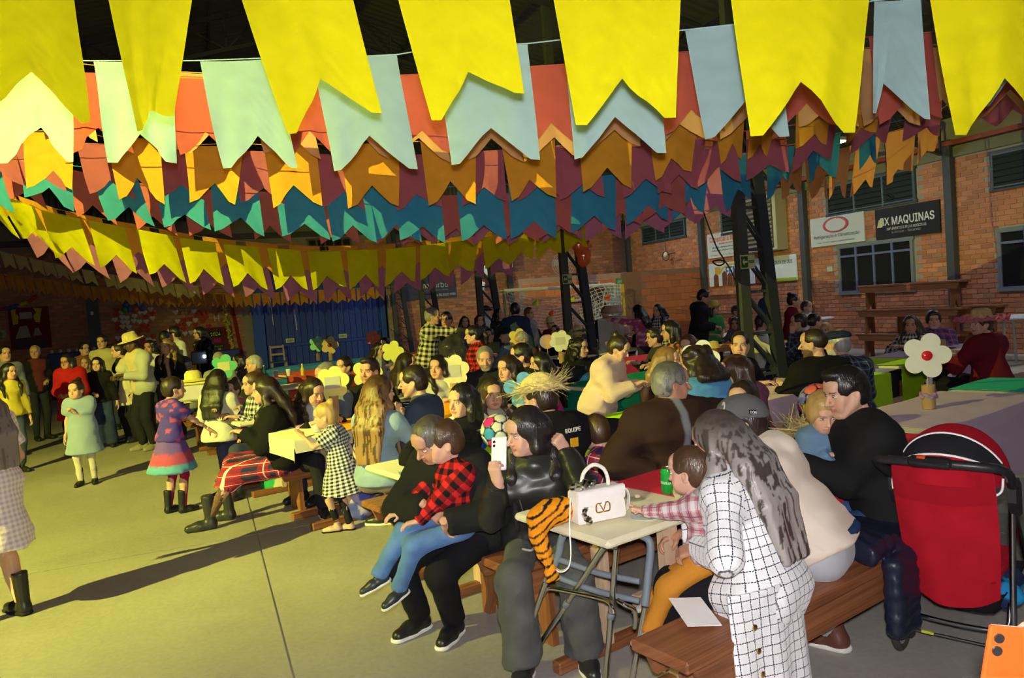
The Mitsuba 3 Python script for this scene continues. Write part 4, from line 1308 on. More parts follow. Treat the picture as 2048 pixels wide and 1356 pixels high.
def hair_field(F, style, M, Rh, k, neck, up, Rt, ex, r, H_, fr=0.0):
    """hair as a field; M(p): head coordinates to the body's, Rh the head's turn, k its size; long hair falls along neck and back"""
    t = {'thin': .003, 'crew': .006, 'bun': .009, 'lowbun': .009, 'ponytail': .009, 'balding': .004, 'short': .011, 'quiff': .010, 'boy': .016}.get(style, .013)
    B = lambda c, rr, kk=.02, sub=False: F.ball(M(c), np.broadcast_to(np.asarray(rr, float), (3,)) * k, R=Rh, k=kk * k, sub=sub)
    def cone(p, q, r1, r2, kk=.03):
        F.cone(p, q, r1 * k, r2 * k, k=kk * k)
    B((0, -.016, .030), (.076 + t, .096 + t, .088 + t), 0)
    if style not in ('thin', 'balding'):
        B((0, -.045, -.02), (.070 + t * .8, .062 + t, .075), .03)
    if style == 'quiff':
        B((0, .045, .103), (.050, .046, .026), .03); B((.01, .066, .094), (.036, .026, .02), .02)
    if style == 'boy':
        for q in (-1, 1):
            B((q * .06, .01, -.01), (.025, .04, .04), .03)
        B((0, .05, .085), (.06, .04, .03), .03)
    if style == 'balding':
        B((0, .03, .10), (.062, .105, .075), .02, True)
    B((0, .10, -.040), (.064, .088, .092 if style not in ('crew', 'thin') else .10), .012, True)
    B((0, .075, -.11), (.085, .085, .085), .02, True)
    if style in ('short', 'thin', 'crew', 'bun', 'lowbun', 'ponytail', 'balding', 'quiff'):
        for q in (-1, 1):
            B((q * .09, .008, -.03), (.03, .034, .042), .012, True)
        B((0, -.07, -.155), (.12, .12, .075), .02, True)
    if style == 'bun':
        B((0, -.075, .115), (.040, .038, .036), .012)
    if style == 'lowbun':
        B((0, -.135, -.005), (.036, .030, .034), .012)
    if style == 'ponytail':
        B((0, -.118, .045), (.022, .025, .022), .012)
        p1 = M((0, -.165, -.03)); p2 = p1 - np.array([0, 0, .15 * k])
        cone(M((0, -.125, .045)), p1, .026, .034); cone(p1, p2, .034, .016)
    if style == 'curly':
        g = np.random.default_rng(4)
        for _ in range(64):
            a_, z_ = g.uniform(-2.4, 2.4), g.uniform(-.16, .09)
            p = np.array([math.sin(a_) * .090, -math.cos(a_) * .100 - .012, z_])
            if p[1] < .035:
                B(p, g.uniform(.018, .032), .012)
    drop = {'long': .20, 'longback': .26, 'verylong': .36, 'bob': .0, 'curly': .02}.get(style)
    if drop is not None:
        drop *= H_ / 1.7
        back = .118 * r + ex + .012
        E = neck - up * .02
        for x_ in (-.075, -.04, 0, .04, .075):
            a_ = M((x_ * .9, -.068 - .02 * (1 - abs(x_) / .08), .02)); 
            b_ = E + Rt @ np.array([x_ * 1.15, -.075 * k - ex - .02 * (1 - abs(x_) / .08), .035])
            if style == 'bob':
                b_ = M((x_ * 1.0, -.085, -.125))
            cone(a_, b_, .042, .040)
            if drop > .05:
                c_ = E - up * drop + Rt @ np.array([x_ * 1.05, -back - .01, 0])
                m_ = E - up * min(.12, drop * .5) + Rt @ np.array([x_ * 1.2, -back + .004, 0])
                cone(b_, m_, .040, .034); cone(m_, c_, .034, .018)
        for q in (-1, 1):
            a_ = M((q * .070, -.012, .035)); m_ = M((q * .079, -.004, -.075))
            b_ = E + Rt @ np.array([q * .098 * max(.8, k), .012, .045]) if style != 'bob' else M((q * .078, .0, -.13))
            cone(a_, m_, .026, .028); cone(m_, b_, .028, .030)
            if style in ('long', 'verylong') and fr >= 0:      # locks in front of the shoulders
                c_ = E - up * (drop * .75 + .05) + Rt @ np.array([q * .095, .118 * r + ex + .016, 0])
                n_ = E - up * .045 + Rt @ np.array([q * .105, .085 * r + ex * .7 + .012, 0])
                cone(b_, n_, .030, .030); cone(n_, c_, .030, .013)
    B((0, .112, -.045), (.056, .088, .082), .008, True)
    amp = .0045 if style not in ('crew', 'thin', 'balding') else .0015
    sc = (70, 70, 8) if style not in ('curly', 'short', 'boy', 'quiff') else (60, 60, 35)
    return F.wrinkle(amp * k, *sc, 3)


FINGERS = {      # bend angles (base, middle, tip), spread
    'relaxed': (18, 28, 18), 'flat': (4, 6, 4), 'fist': (82, 95, 60), 'grip': (48, 62, 40), 'point': (80, 92, 55), 'hold': (32, 44, 26)}


def hand_mesh(pose, h):
    """right hand: wrist at the origin, fingers along +y, palm towards -z, thumb on the -x side; metres for an adult"""
    if ('hand', pose, h) in _cache:
        return _cache['hand', pose, h]
    F = Field((-.085, -.05, -.10), (.075, .215, .06), h)
    F.cone((0, -.045, 0), (0, .01, 0), .025, .024, k=.012)
    for x0, x1 in ((-.026, -.027), (-.009, -.009), (.009, .009), (.024, .026)):
        F.cone((x0 * .75, .012, 0), (x1, .085, .002), .0155, .0125, k=.014)
    base = FINGERS[pose]
    for i, (x, L) in enumerate(((-.029, .068), (-.0095, .076), (.0105, .071), (.029, .056))):
        b = base
        if pose == 'point' and i == 0:
            b = (6, 8, 5)
        p = np.array([x, .088 - (.008 if i == 3 else 0), .002]); a = 0; sp = math.radians((i - 1.5) * (3.5 if pose in ('fist', 'point') else 6))
        r = .0092 if i != 3 else .0080
        for seg, (fr, bend) in enumerate(zip((.45, .31, .24), b)):
            a += math.radians(bend)
            d = np.array([math.sin(sp) * math.cos(a), math.cos(sp) * math.cos(a), -math.sin(a)])
            q = p + d * L * fr
            F.cone(p, q, r, r * .93, k=.004)
            p, r = q, r * .93
    th = {'flat': ((-.8, .62, -.1), (-.45, .9, -.05)), 'relaxed': ((-.72, .62, -.42), (-.35, .9, -.35)), 'fist': ((-.35, .72, -.6), (.55, .45, -.6)), 'point': ((-.35, .72, -.6), (.55, .45, -.6)),
          'grip': ((-.45, .55, -.75), (.1, .7, -.75)), 'hold': ((-.62, .55, -.6), (-.15, .75, -.65))}[pose]
    p = np.array([-.022, .022, -.006])
    q = p + unit(th[0]) * .042; r_ = q + unit(th[1]) * .034
    F.cone(p, q, .0165, .0125, k=.014).cone(q, r_, .0115, .0092, k=.004)
    v, f = F.mesh()
    _cache['hand', pose, h] = (v, f)
    return v, f


def shoe_mesh(kind, h=.009):
    if ('shoe', kind, h) in _cache:
        return _cache['shoe', kind, h]
    F = Field((-.07, -.11, -.012), (.07, .22, .34), h)
    F.cone((0, -.045, .04), (0, .06, .038), .042, .044, k=.03).cone((0, .06, .036), (.0, .145, .03), .046, .036, k=.03)
    F.cone((0, -.035, .05), (0, -.02, .125 if kind != 'boot' else .30), .042, .043 if kind != 'boot' else .052, k=.03, flat=True)
    F.plane((0, 0, .0), (0, 0, -1))
    up = F.mesh()
    S = Field((-.075, -.12, -.012), (.075, .23, .06), h)
    S.cone((0, -.05, .012), (0, .06, .012), .047, .049, k=.02).cone((0, .06, .012), (0, .148, .012), .050, .042, k=.02)
    S.plane((0, 0, 0), (0, 0, -1)); S.plane((0, 0, .026), (0, 0, 1))
    _cache['shoe', kind, h] = up, S.mesh()
    return _cache['shoe', kind, h]


def ik(a, target, l1, l2, pole):
    """middle joint between a and target for two bones"""
    a, t = np.asarray(a, float), np.asarray(target, float)
    d = t - a; L = np.linalg.norm(d); D = min(L, (l1 + l2) * .999); u = d / (L + 1e-9)
    t = a + u * D
    x = (l1**2 - l2**2 + D**2) / (2 * D); hgt = math.sqrt(max(l1**2 - x**2, 1e-8))
    p = np.asarray(pole, float); p = p - u * (p @ u)
    if np.linalg.norm(p) < 1e-6:
        p = np.array([0, 0, -1.0]) - u * (-u[2])
    return a + u * x + unit(p) * hgt, t


def cloth_uv(v, f, bones):
    """coordinates around and along the nearest bone; corners split per face so that patterns run clean"""
    cen = v[f].mean(1)
    best, bi = np.full(len(f), 9.0), np.zeros(len(f), int)
    for i, (p, q, r) in enumerate(bones):
        d = q - p; t = np.clip(((cen - p) @ d) / (d @ d), 0, 1)
        dist = np.linalg.norm(cen - p - t[:, None] * d, axis=1) - r
        m = dist < best; best[m] = dist[m]; bi[m] = i
    vv = v[f].reshape(-1, 3); uv = np.zeros((len(vv), 2)); fb = np.repeat(bi, 3); cc = np.repeat(cen, 3, 0)
    for i, (p, q, r) in enumerate(bones):
        m = fb == i
        if not m.any():
            continue
        d = unit(q - p)
        x = np.array([1.0, 0, 0]); x = unit(x - d * (x @ d)) if abs(d[0]) < .9 else unit(np.array([0, 1.0, 0]) - d * d[1]); y = np.cross(d, x)
        def ang(w):
            return np.arctan2((w - p) @ y, (w - p) @ x)
        a, c0 = ang(vv[m]), ang(cc[m])
        a = a + 2 * PI * np.round((c0 - a) / (2 * PI))
        uv[m] = np.stack([a * r * 1.05, (vv[m] - p) @ d], 1)
    return vv, np.arange(len(vv)).reshape(-1, 3), uv


def smooth_normals(v, f):
    n = np.zeros_like(v); c = np.cross(v[f[:, 1]] - v[f[:, 0]], v[f[:, 2]] - v[f[:, 0]])
    for k in range(3):
        np.add.at(n, f[:, k], c)
    return n / (np.linalg.norm(n, axis=1, keepdims=True) + 1e-20)


def add_cloth(key, mesh, bsdf, color, bones=None, toworld=None):
    v, f = mesh[0], mesh[1]
    if bsdf in ('cloth', 'leather', 'gloss', 'hair'):
        return add(key, (toworld(v), f), bsdf, color)
    n = smooth_normals(v, f)
    vv, ff, uv = cloth_uv(v, f, bones)
    nn = n[f].reshape(-1, 3)
    w = toworld(vv); o = toworld(np.zeros((1, 3)))
    nn = toworld(nn) - o
    while key in scene:
        key = next_name(key)
    scene[key] = {'type': 'ply', 'filename': meshkit.write_ply((w, ff), False, uv=uv, normals=nn), 'face_normals': False, 'bsdf': {'type': 'ref', 'id': bsdf}}
    return key


SKIN = {'fair': (.62, .36, .26), 'mid': (.54, .29, .19), 'tan': (.40, .20, .12), 'dark': (.10, .05, .03)}
HAIRC = {'black': (.012, .010, .011), 'dark': (.026, .016, .012), 'brown': (.065, .032, .016), 'light': (.22, .12, .05), 'blond': (.45, .28, .11), 'grey': (.20, .19, .18), 'auburn': (.13, .05, .02), 'silver': (.36, .35, .34), 'mixed': (.10, .08, .07)}


def person(label, x, y, az, H=1.68, sex='woman', seat=None, lean=6, side=0, twist=0, head=(0, 0, 0), hands=None, feet=None, knees=(0, 0), skin='fair', hair=('short', 'dark'), top=None, bottom=None, shoes=(.02, .02, .02),
           hat=None, d=1, beard=None, stubble=0.0, glasses=False, z0=0.0, build=1.0, pole=None, group=None, pelvis=None, smile=False, only_upper=False, hscale=1.0):
    """one person; x, y: where the pelvis stands over the floor; az: compass direction of the body; d: 2 near, 1 middle, 0 far"""
    key = thing('person', label, 'person', group)
    s = H / 1.70
    hs = ((.70 + .30 * s) if sex == 'child' else .25 + .75 * s) * hscale
    Rw = az_frame(az); O = np.array([x, y, z0])
    W = lambda v: np.asarray(v) @ Rw.T + O
    vox_c = {2: .0165, 1: .025, 0: .034}[d] * max(.62, s); vox_h = {2: .006, 1: .0095, 0: .0135}[d]
    skinc = np.array(SKIN[skin]) if isinstance(skin, str) else np.array(skin)
    hc = HAIRC[hair[1]] if isinstance(hair[1], str) else hair[1]
    top = top or {}; bottom = bottom or {}
    man = sex in ('man', 'old')
    sw = (.170 if man else .148) * s * build; hw = (.088 if man else .094) * s * build
    b = build
    # --- skeleton
    P = np.array([0, 0, (seat + .095 * s) if seat is not None else .945 * s]) if pelvis is None else np.asarray(pelvis, float)
    Rl = roty(math.radians(side)) @ rotx(-math.radians(lean))
    Rt = Rl @ rotz(-math.radians(twist))
    up = Rl @ [0, 0, 1.0]
    waist = P + Rl @ np.array([0, .0, .14 * s]); chest = P + Rl @ np.array([0, .012, .34 * s]); neck = P + Rl @ np.array([0, 0, .49 * s])
    sh = [chest + Rt @ np.array([q * sw, -.015, .078 * s]) for q in (-1, 1)]
    Rh = az_frame(head[0]) @ rotx(-math.radians(head[1])) @ roty(math.radians(head[2]))
    Rh = rotx(-math.radians(lean * .25)) @ Rh
    hc0 = neck + Rl @ np.array([0, .02, .055 * s]) + Rh @ np.array([0, .02, .085 * hs])
    l1, l2 = .285 * s, .25 * s
    if hands is None:
        hands = ('table', 'table') if seat is not None else ('side', 'side')
    W0 = {'table': (.13, .36, .80), 'lap': (.09, .27, (seat or .5) + .19), 'side': (.26, .03, .83 * s), 'front': (.08, .27, 1.05 * s), 'knee': (.14, .42, (seat or .45) + .15), 'chin': (.06, .24, .0), 'pocket': (.22, .08, .86 * s),
          'crossed': (-.05, .2, .0), 'bench': (.3, .0, .5)}
    arm = []
    for q, hd in zip((-1, 1), hands):
        pose_name = 'relaxed'
        if isinstance(hd, str):
            t = np.array(W0[hd], float) * [1, 1, 1]
            t[:2] *= s if hd not in ('table',) else 1
            t[0] *= q
            if hd == 'chin':
                t[2] = hc0[2] - .14; t[1] = hc0[1] + .11; t[0] = hc0[0] + q * .05
            if hd == 'crossed':
                t[2] = chest[2] - .10
            pose_name = {'table': 'relaxed', 'side': 'relaxed', 'chin': 'fist', 'front': 'hold', 'crossed': 'relaxed'}.get(hd, 'relaxed')
            hdir = None
        else:
            t = np.array(hd[0], float); pose_name = hd[1] if len(hd) > 1 else 'relaxed'; hdir = hd[2] if len(hd) > 2 else None
        pl = (q * .55, -.5, -.75) if pole is None or pole[(q + 1) // 2] is None else pole[(q + 1) // 2]
        el, wr = ik(sh[(q + 1) // 2], t, l1, l2, pl)
        arm.append((sh[(q + 1) // 2], el, wr, pose_name, hdir))
    hips = [P + np.array([q * hw, .0, -.035 * s]) for q in (-1, 1)]
    leg = []
    for i, q in enumerate((-1, 1)):
        if feet is not None and feet[i] is not None:
            t = np.array(feet[i], float)
        elif seat is not None:
            t = np.array([q * .11 * s, .42 * s, .085 * s])
        else:
            t = np.array([q * .095 * s, .0 + .03 * q, .085 * s])
        kn, an = ik(hips[i], t, .425 * s, .415 * s, (q * .12 + knees[i], 1.0, .55 if seat is not None else .0))
        leg.append((hips[i], kn, an))
    # --- skin: torso and limbs as one field, head and hands joined in
    allp = np.array([P, waist, chest, neck, hc0] + [p for a in arm for p in a[:3]] + [p for l in leg for p in l])
    lo, hi = allp.min(0) - .2 * max(s, .6), allp.max(0) + .2 * max(s, .6)
    r = s * b
    B = Field(lo, hi, max(vox_c * 1.4, .014))
    def torso(F, e, k=.05, hip=True, fem=not man):
        X = Rt @ np.array([1.0, 0, 0]); X0 = Rl @ np.array([1.0, 0, 0])
        F.cone(chest - X * .085 * r + up * .03 * s, chest + X * .085 * r + up * .03 * s, (.105 if man else .092) * r + e, k=k)
        F.cone(waist - X0 * .055 * r, waist + X0 * .055 * r, (.100 if man else .088) * r + e, k=k)
        if hip:
            F.cone(P - X0 * .062 * r, P + X0 * .062 * r, (.103 if man else .110) * r + e, k=k)
        F.cone(P, chest, .10 * r + e, k=k)
        for q_ in (0, 1):
            F.cone(chest + up * .085 * s, sh[q_], .066 * r + e, .046 * r + e, k=k)
        if fem and H > 1.45:
            for q_ in (-1, 1):
                F.ball(chest + Rt @ np.array([q_ * .072 * r, .075 * r, -.015]), .062 * r + e, k=.05)
    torso(B, -.012)
    B.cone(chest + up * .08 * s, neck + up * .05 * s, .055 * r, .05 * s, k=.05)
    for a in arm:
        B.cone(a[0], a[1], .043 * r, .036 * r, k=.03).cone(a[1], a[2], .035 * r, .0245 * s, k=.02)
    for l in leg:
        B.cone(l[0], l[1], .074 * r, .05 * r, k=.05).cone(l[1], l[2], .047 * r, .034 * s, k=.02)
        B.cone(l[1] + (l[2] - l[1]) * .25 + Rl @ np.array([0, -.02 * s, 0]), l[1] + (l[2] - l[1]) * .6, .05 * r, .036 * r, k=.03)
    bv, bf = B.mesh()
    kind = 'man' if sex == 'man' and H < 1 else sex
    hv, hf = head_mesh(kind, vox_h)
    lip = skinc * [.86, .55, .52] if man or sex == 'child' else np.array([.46, .13, .13]) if skin != 'dark' else skinc
    hcol = head_colors(hv, skinc, lip, np.array(hc) * .8 if hair[1] not in ('silver',) else (.25, .24, .23), beard, stubble)
    if d < 2:      # far eyes are dark marks in the lids
        ex = (np.abs(np.abs(hv[:, 0]) - .0315) < .013) & (np.abs(hv[:, 2]) < .0065) & (hv[:, 1] > .07)
        hcol[ex] = (.05, .035, .03)
    parts = [(bv, bf, skinc), move((hv, hf, hcol), Rh, hc0, hs)]
    hsz = s * (1.0 if man else .92) if H > 1.4 else s * 1.02
    grips = []
    for i, a in enumerate(arm):
        m = hand_mesh(a[3], {2: .0068, 1: .0098, 0: .012}[d])
        if i == 0:
            m = mirror_x(m)
        if a[4] is None:
            fd = unit(a[2] - a[1])
            if a[3] in ('relaxed',) and a[2][2] < .95 and seat is not None:
                fd = unit(fd * [1, 1, .25])
            dn = np.array([0, 0, -1.0]) if abs(fd[2]) < .75 else np.array([-1.0 if i else 1.0, 0, 0])
        else:
            fd, dn = unit(a[4][0]), np.array(a[4][1], float)
        zz = -unit(dn - fd * (dn @ fd)); xx = np.cross(fd, zz)
        Rm = np.stack([xx, fd, zz], 1)
        parts.append(move((*m[:2], skinc), Rm, a[2], hsz)); grips.append((a[2], Rm))
    bm = join_c(parts)
    add(key + '__body', (W(bm[0]), bm[1], bm[2]), 'skin')
    if d == 2:
        ev, ef, ec = eye_parts(skinc, (.09, .045, .02) if hair[1] not in ('blond', 'silver') else (.16, .2, .22))
        for q in (-1, 1):
            keep = (ev[:, 0] * q)[ef].min(1) > 0
            used = np.unique(ef[keep]); mp = np.zeros(len(ev), int); mp[used] = np.arange(len(used))
            add(key + '__eye', (W(move((ev[used],), Rh, hc0, hs)[0]) if False else W(ev[used] @ Rh.T * hs + hc0), mp[ef[keep]], ec[used]), 'gloss')
    # --- top
    ex_c = top.get('loose', .014)
    col = np.array(top.get('color', (.1, .1, .1)))
    hem = top.get('hem', -.06)          # below the pelvis along the spine, negative = lower
    tb = [(P - up * .3, neck, .15 * r)] + [(a[0], a[1], .055 * r) for a in arm] + [(a[1], a[2], .045 * r) for a in arm] + ([] if not top.get('skirt') else [])
    if top.get('skip') is None:
        F = Field(lo - .06, hi + .06, vox_c)
        torso(F, ex_c)
        if hem < 0:
            F.cone(P - Rl @ np.array([.064, 0, 0]) * r, P + Rl @ np.array([.064, 0, 0]) * r, .112 * r + ex_c, k=.05)
        F.cone(chest + up * .07 * s, neck + up * .012 * s, .075 * r, .062 * s + (.012 if top.get('collar') else 0), k=.04, flat=True)
        sl = top.get('sleeve', 1.0)
        for a in arm:
            if sl > .5:
                F.cone(a[0], a[1], .047 * r + ex_c * .8, .046 * r + ex_c * .7, k=.05)
                e = a[1] + (a[2] - a[1]) * (.97 if sl >= 1 else sl)
                F.cone(a[1], e, .049 * r + ex_c * .7, .036 * r + ex_c * .7, k=.025, flat=True)
            elif sl > 0:
                F.cone(a[0], a[0] + (a[1] - a[0]) * sl * 1.6, .058 * r + ex_c, .056 * r + ex_c, k=.04, flat=True)
        if top.get('hood'):
            F.cone(neck + Rl @ np.array([-.06, -.075, -.01]) * s, neck + Rl @ np.array([.06, -.075, -.01]) * s, .052 * s, k=.03)
            F.cone(neck + Rl @ np.array([0, -.10, -.06]) * s, neck + Rl @ np.array([0, -.09, -.10]) * s, .07 * s, .04 * s, k=.04)
        if top.get('scarf'):
            for a0 in np.linspace(0, 2 * PI, 9)[:-1]:
                F.ball(neck + Rl @ np.array([math.sin(a0) * .075, math.cos(a0) * .07 + .01, .01]), .04, k=.03)
        if top.get('skirt'):      # dress or coat: continues below the waist
            sk = top['skirt']; fl = top.get('flare', .06)
            if seat is None:
                F.cone(waist, P + np.array([0, 0, -sk * s]), .115 * r + ex_c, .115 * r + ex_c + fl, k=.03, flat=True)
            else:
                for l in leg:
                    F.cone(l[0], l[0] + (l[1] - l[0]) * min(1, sk * 2.2), .10 * r + ex_c, .095 * r + ex_c, k=.06, flat=sk < .45)
        elif hem < 0:
            F.cone(P, P + up * (hem - .0) * s, .112 * r + ex_c, .115 * r + ex_c, k=.03, flat=True)
        if not top.get('skirt'):
            F.plane(P + up * (hem * s), -up)
        F.wrinkle(top.get('fold', .010), 9, 9, 15, int(abs(x * 37 + y * 11)) % 97)
        m = F.mesh()
        c = np.broadcast_to(col, (len(m[0]), 3)).copy()
        loc = (m[0] - P) @ Rt          # torso coordinates
        if 'inner' in top:             # an open jacket shows what is worn below
            ic, wd = top['inner']
            g = (loc[:, 1] > .03) & (np.abs(loc[:, 0]) < wd * s * (.35 + .65 * np.clip((loc[:, 2]) / (.48 * s), 0, 1))) & (loc[:, 2] > -.05) 
            armd = np.min([np.linalg.norm(np.cross(m[0] - a[j], m[0] - a[j + 1]), axis=1) / (np.linalg.norm(a[j + 1] - a[j]) + 1e-9) for a in arm for j in (0, 1)], axis=0) if False else None
            c[g] = ic
        for band_ in top.get('bands', ()):    # (z0, z1, colour) fractions above the pelvis
            g = (m[0][:, 2] > band_[0]) & (m[0][:, 2] < band_[1])
            c[g] = band_[2]
        if top.get('mottle'):
            c = c * (.75 + .5 * meshkit.fbm(m[0] * top['mottle'], 3, 5))[:, None]
        if 'blotch' in top:      # printed fabric
            n_ = meshkit.noise(m[0] * 22 + 3, 8)
            for lo_, cc_ in top['blotch']:
                c[n_ > lo_] = cc_
        bs = top.get('mat', 'cloth')
        add_cloth(f"{key}__{top.get('name', 'shirt')}", m, bs, c, tb, W)
        if top.get('hem_band'):
            pass
    # --- bottom
    bc = np.array(bottom.get('color', (.03, .035, .06)))
    kindb = bottom.get('kind', 'trousers')
    e2 = bottom.get('loose', .013)
    F = Field(lo - .05, hi + .05, vox_c * 1.2)
    X0 = Rl @ np.array([1.0, 0, 0])
    if kindb in ('trousers', 'leggings', 'shorts'):
        if kindb == 'leggings':
            e2 = .004
        F.cone(P - X0 * .060 * r, P + X0 * .060 * r, .104 * r + min(e2, .012), k=.04)
        F.cone(P, waist, .088 * r, k=.05)
        for l in leg:
            F.cone(l[0], l[1], .074 * r + min(e2, .016), .054 * r + e2, k=.045)
            if kindb != 'shorts':
                wide = bottom.get('wide', 0)
                F.cone(l[1], l[2] + (l[2] - l[1]) * .02, .053 * r + e2 + wide * .4, .041 * s + e2 + wide, k=.03, flat=True)
        F.wrinkle(bottom.get('fold', .008), 10, 10, 14, int(abs(x * 17 + y * 29)) % 89)
        m = F.mesh()
        cb = np.broadcast_to(bc, (len(m[0]), 3)).copy()
        if bottom.get('denim'):
            cb = cb * (.7 + .6 * meshkit.fbm(m[0] * 13, 3, 9))[:, None]
        add_cloth(key + '__' + ('trousers' if kindb != 'leggings' else 'tights'), m, bottom.get('mat', 'cloth'), cb, [(l[0], l[1], .08) for l in leg] + [(l[1], l[2], .06) for l in leg], W)
    elif kindb == 'skirt':
        L = bottom.get('len', .42) * s
        if seat is None:
            F.cone(waist, P + [0, 0, -L], .11 * r, .15 * r + bottom.get('flare', .08), k=.03, flat=True)
        else:
            for l in leg:
                F.cone(l[0], l[1], .11 * r, .10 * r, k=.10)
            F.cone(P, waist, .12 * r, k=.05)
            mid = (leg[0][1] + leg[1][1]) / 2
            F.cone((leg[0][0] + leg[1][0]) / 2, mid, .11 * r, .10 * r, k=.05)
            for l in leg:
                F.cone(l[1], l[1] + (l[2] - l[1]) * .3, .085 * r, .11 * r, k=.05, flat=True)
        F.wrinkle(.014, 14, 14, 5, 3)
        m = F.mesh()
        cb = np.broadcast_to(bc, (len(m[0]), 3)).copy()
        for b0, b1, cc_ in bottom.get('bands', ()):
            zt = (P[2] - m[0][:, 2]) / L
            cb[(zt >= b0) & (zt < b1)] = cc_
        add_cloth(key + '__skirt', m, bottom.get('mat', 'cloth'), cb, [(P, P - [0, 0, 1.0], .15)], W)
        if bottom.get('tights') is not None:
            F = Field(lo - .05, hi + .05, vox_c * 1.2)
            for l in leg:
                F.cone(l[0], l[1], .074 * r + .006, .05 * r + .006, k=.03).cone(l[1], l[2], .047 * r + .006, .036 * s + .005, k=.02)
            m = F.mesh()
            add(key + '__tights', (W(m[0]), m[1]), 'cloth', bottom['tights'])
    # --- shoes
    sk_ = 'boot' if isinstance(shoes, tuple) and len(shoes) == 2 and shoes[0] == 'boot' else 'shoe'
    scol = shoes[1] if isinstance(shoes[0], str) else shoes
    for i, l in enumerate(leg):
        if d == 0 and seat is not None and s > .5 and only_upper:
            break
        upm, so = shoe_mesh(sk_, {2: .010, 1: .015, 0: .019}[d])
        fd = l[2] - l[1]; q = (-1, 1)[i]
        toe = unit(np.array([q * .18, 1.0, 0])) if feet is None or feet[i] is None or len(feet[i]) < 4 else unit(np.array([math.sin(math.radians(feet[i][3])), math.cos(math.radians(feet[i][3])), 0]))
        Rf = np.stack([np.cross(toe, [0, 0, 1.0]), toe, [0, 0, 1.0]], 1)
        if l[2][2] > .13 * s + .03:      # hanging foot
            Rf = Rf @ rotx(-.35)
        o = l[2] - Rf @ np.array([0, -.02, .085]) * s
        if l[2][2] <= .13 * s + .03:
            o[2] = 0
        k1 = add(key + '__shoe', (W(move(upm, Rf, o, s)[0]), upm[1]), 'leather', scol)
        if d == 2:
            add(k1 + '__sole', (W(move(so, Rf, o, s)[0]), so[1]), 'cloth', (.72, .70, .66) if max(scol) < .5 and sk_ == 'shoe' else (.02, .02, .02))
    # --- hair, hat, glasses
    if hair[0] != 'bald':
        M = lambda p: Rh @ (np.asarray(p, float) * hs) + hc0
        lng = hair[0] in ('long', 'longback', 'verylong', 'curly', 'ponytail', 'bob')
        lo_, hi_ = hc0 - .19 * max(hs, .8), hc0 + .19 * max(hs, .8)
        if lng:
            lo_ = np.minimum(lo_, neck - up * (.48 * s) + Rl @ np.array([0, -.25, 0]) * [0, 1, 0] - [.22, .0, 0]); hi_ = np.maximum(hi_, neck + [.22, .22, 0])
            lo_ = np.minimum(lo_, neck - [.2, .25, .1])
        F = Field(lo_, hi_, {2: .009, 1: .0135, 0: .018}[d])
        hair_field(F, hair[0], M, Rh, hs, neck, up, Rt, top.get('loose', .014), r, H)
        v, f_ = F.mesh()
        m = (v, f_)
        zz = (v - hc0)[:, 2] / hs
        n_ = meshkit.noise(v * [60, 60, 6], 2)
        c = np.array(hc) * (.75 + .55 * n_)[:, None]
        if len(hair) > 2:      # lighter lengths or highlights
            t = (np.clip((.03 - zz) / .16, 0, 1) * .55 + .45) * (meshkit.noise(v * [85, 85, 5], 6) > .42)
            t = t * np.clip((.10 - zz) / .08, 0, 1)
            c = c * (1 - t[:, None]) + np.array(hair[2]) * t[:, None]
        add(key + '__hair', (W(v), m[1]), 'hair', c)
    if glasses:
        ms = []
        for q in (-1, 1):
            ms.append(tube(arc((q * .0335, .096, -.002), .021, 0, 345, 16) * [1, 1, 1], .0016, 5))
            ms.append(bar((q * .055, .092, .004), (q * .078, -.005, .004), .0028))
        ms.append(bar((-.013, .1, .002), (.013, .1, .002), .0028))
        m = join(ms)
        add(key + '__glasses', (W(move(m, Rh, hc0, hs)[0]), m[1]), 'paint', (.015, .015, .015))
    if hat:
        build_hat(key, hat, lambda v: W(np.asarray(v) @ Rh.T * hs + hc0), d)
    return dict(key=key, W=W, Rh=Rh, hc=hc0, hs=hs, grips=grips, sh=sh, neck=neck, chest=chest, P=P, arm=arm, leg=leg, Rt=Rt, up=up, s=s, waist=waist)


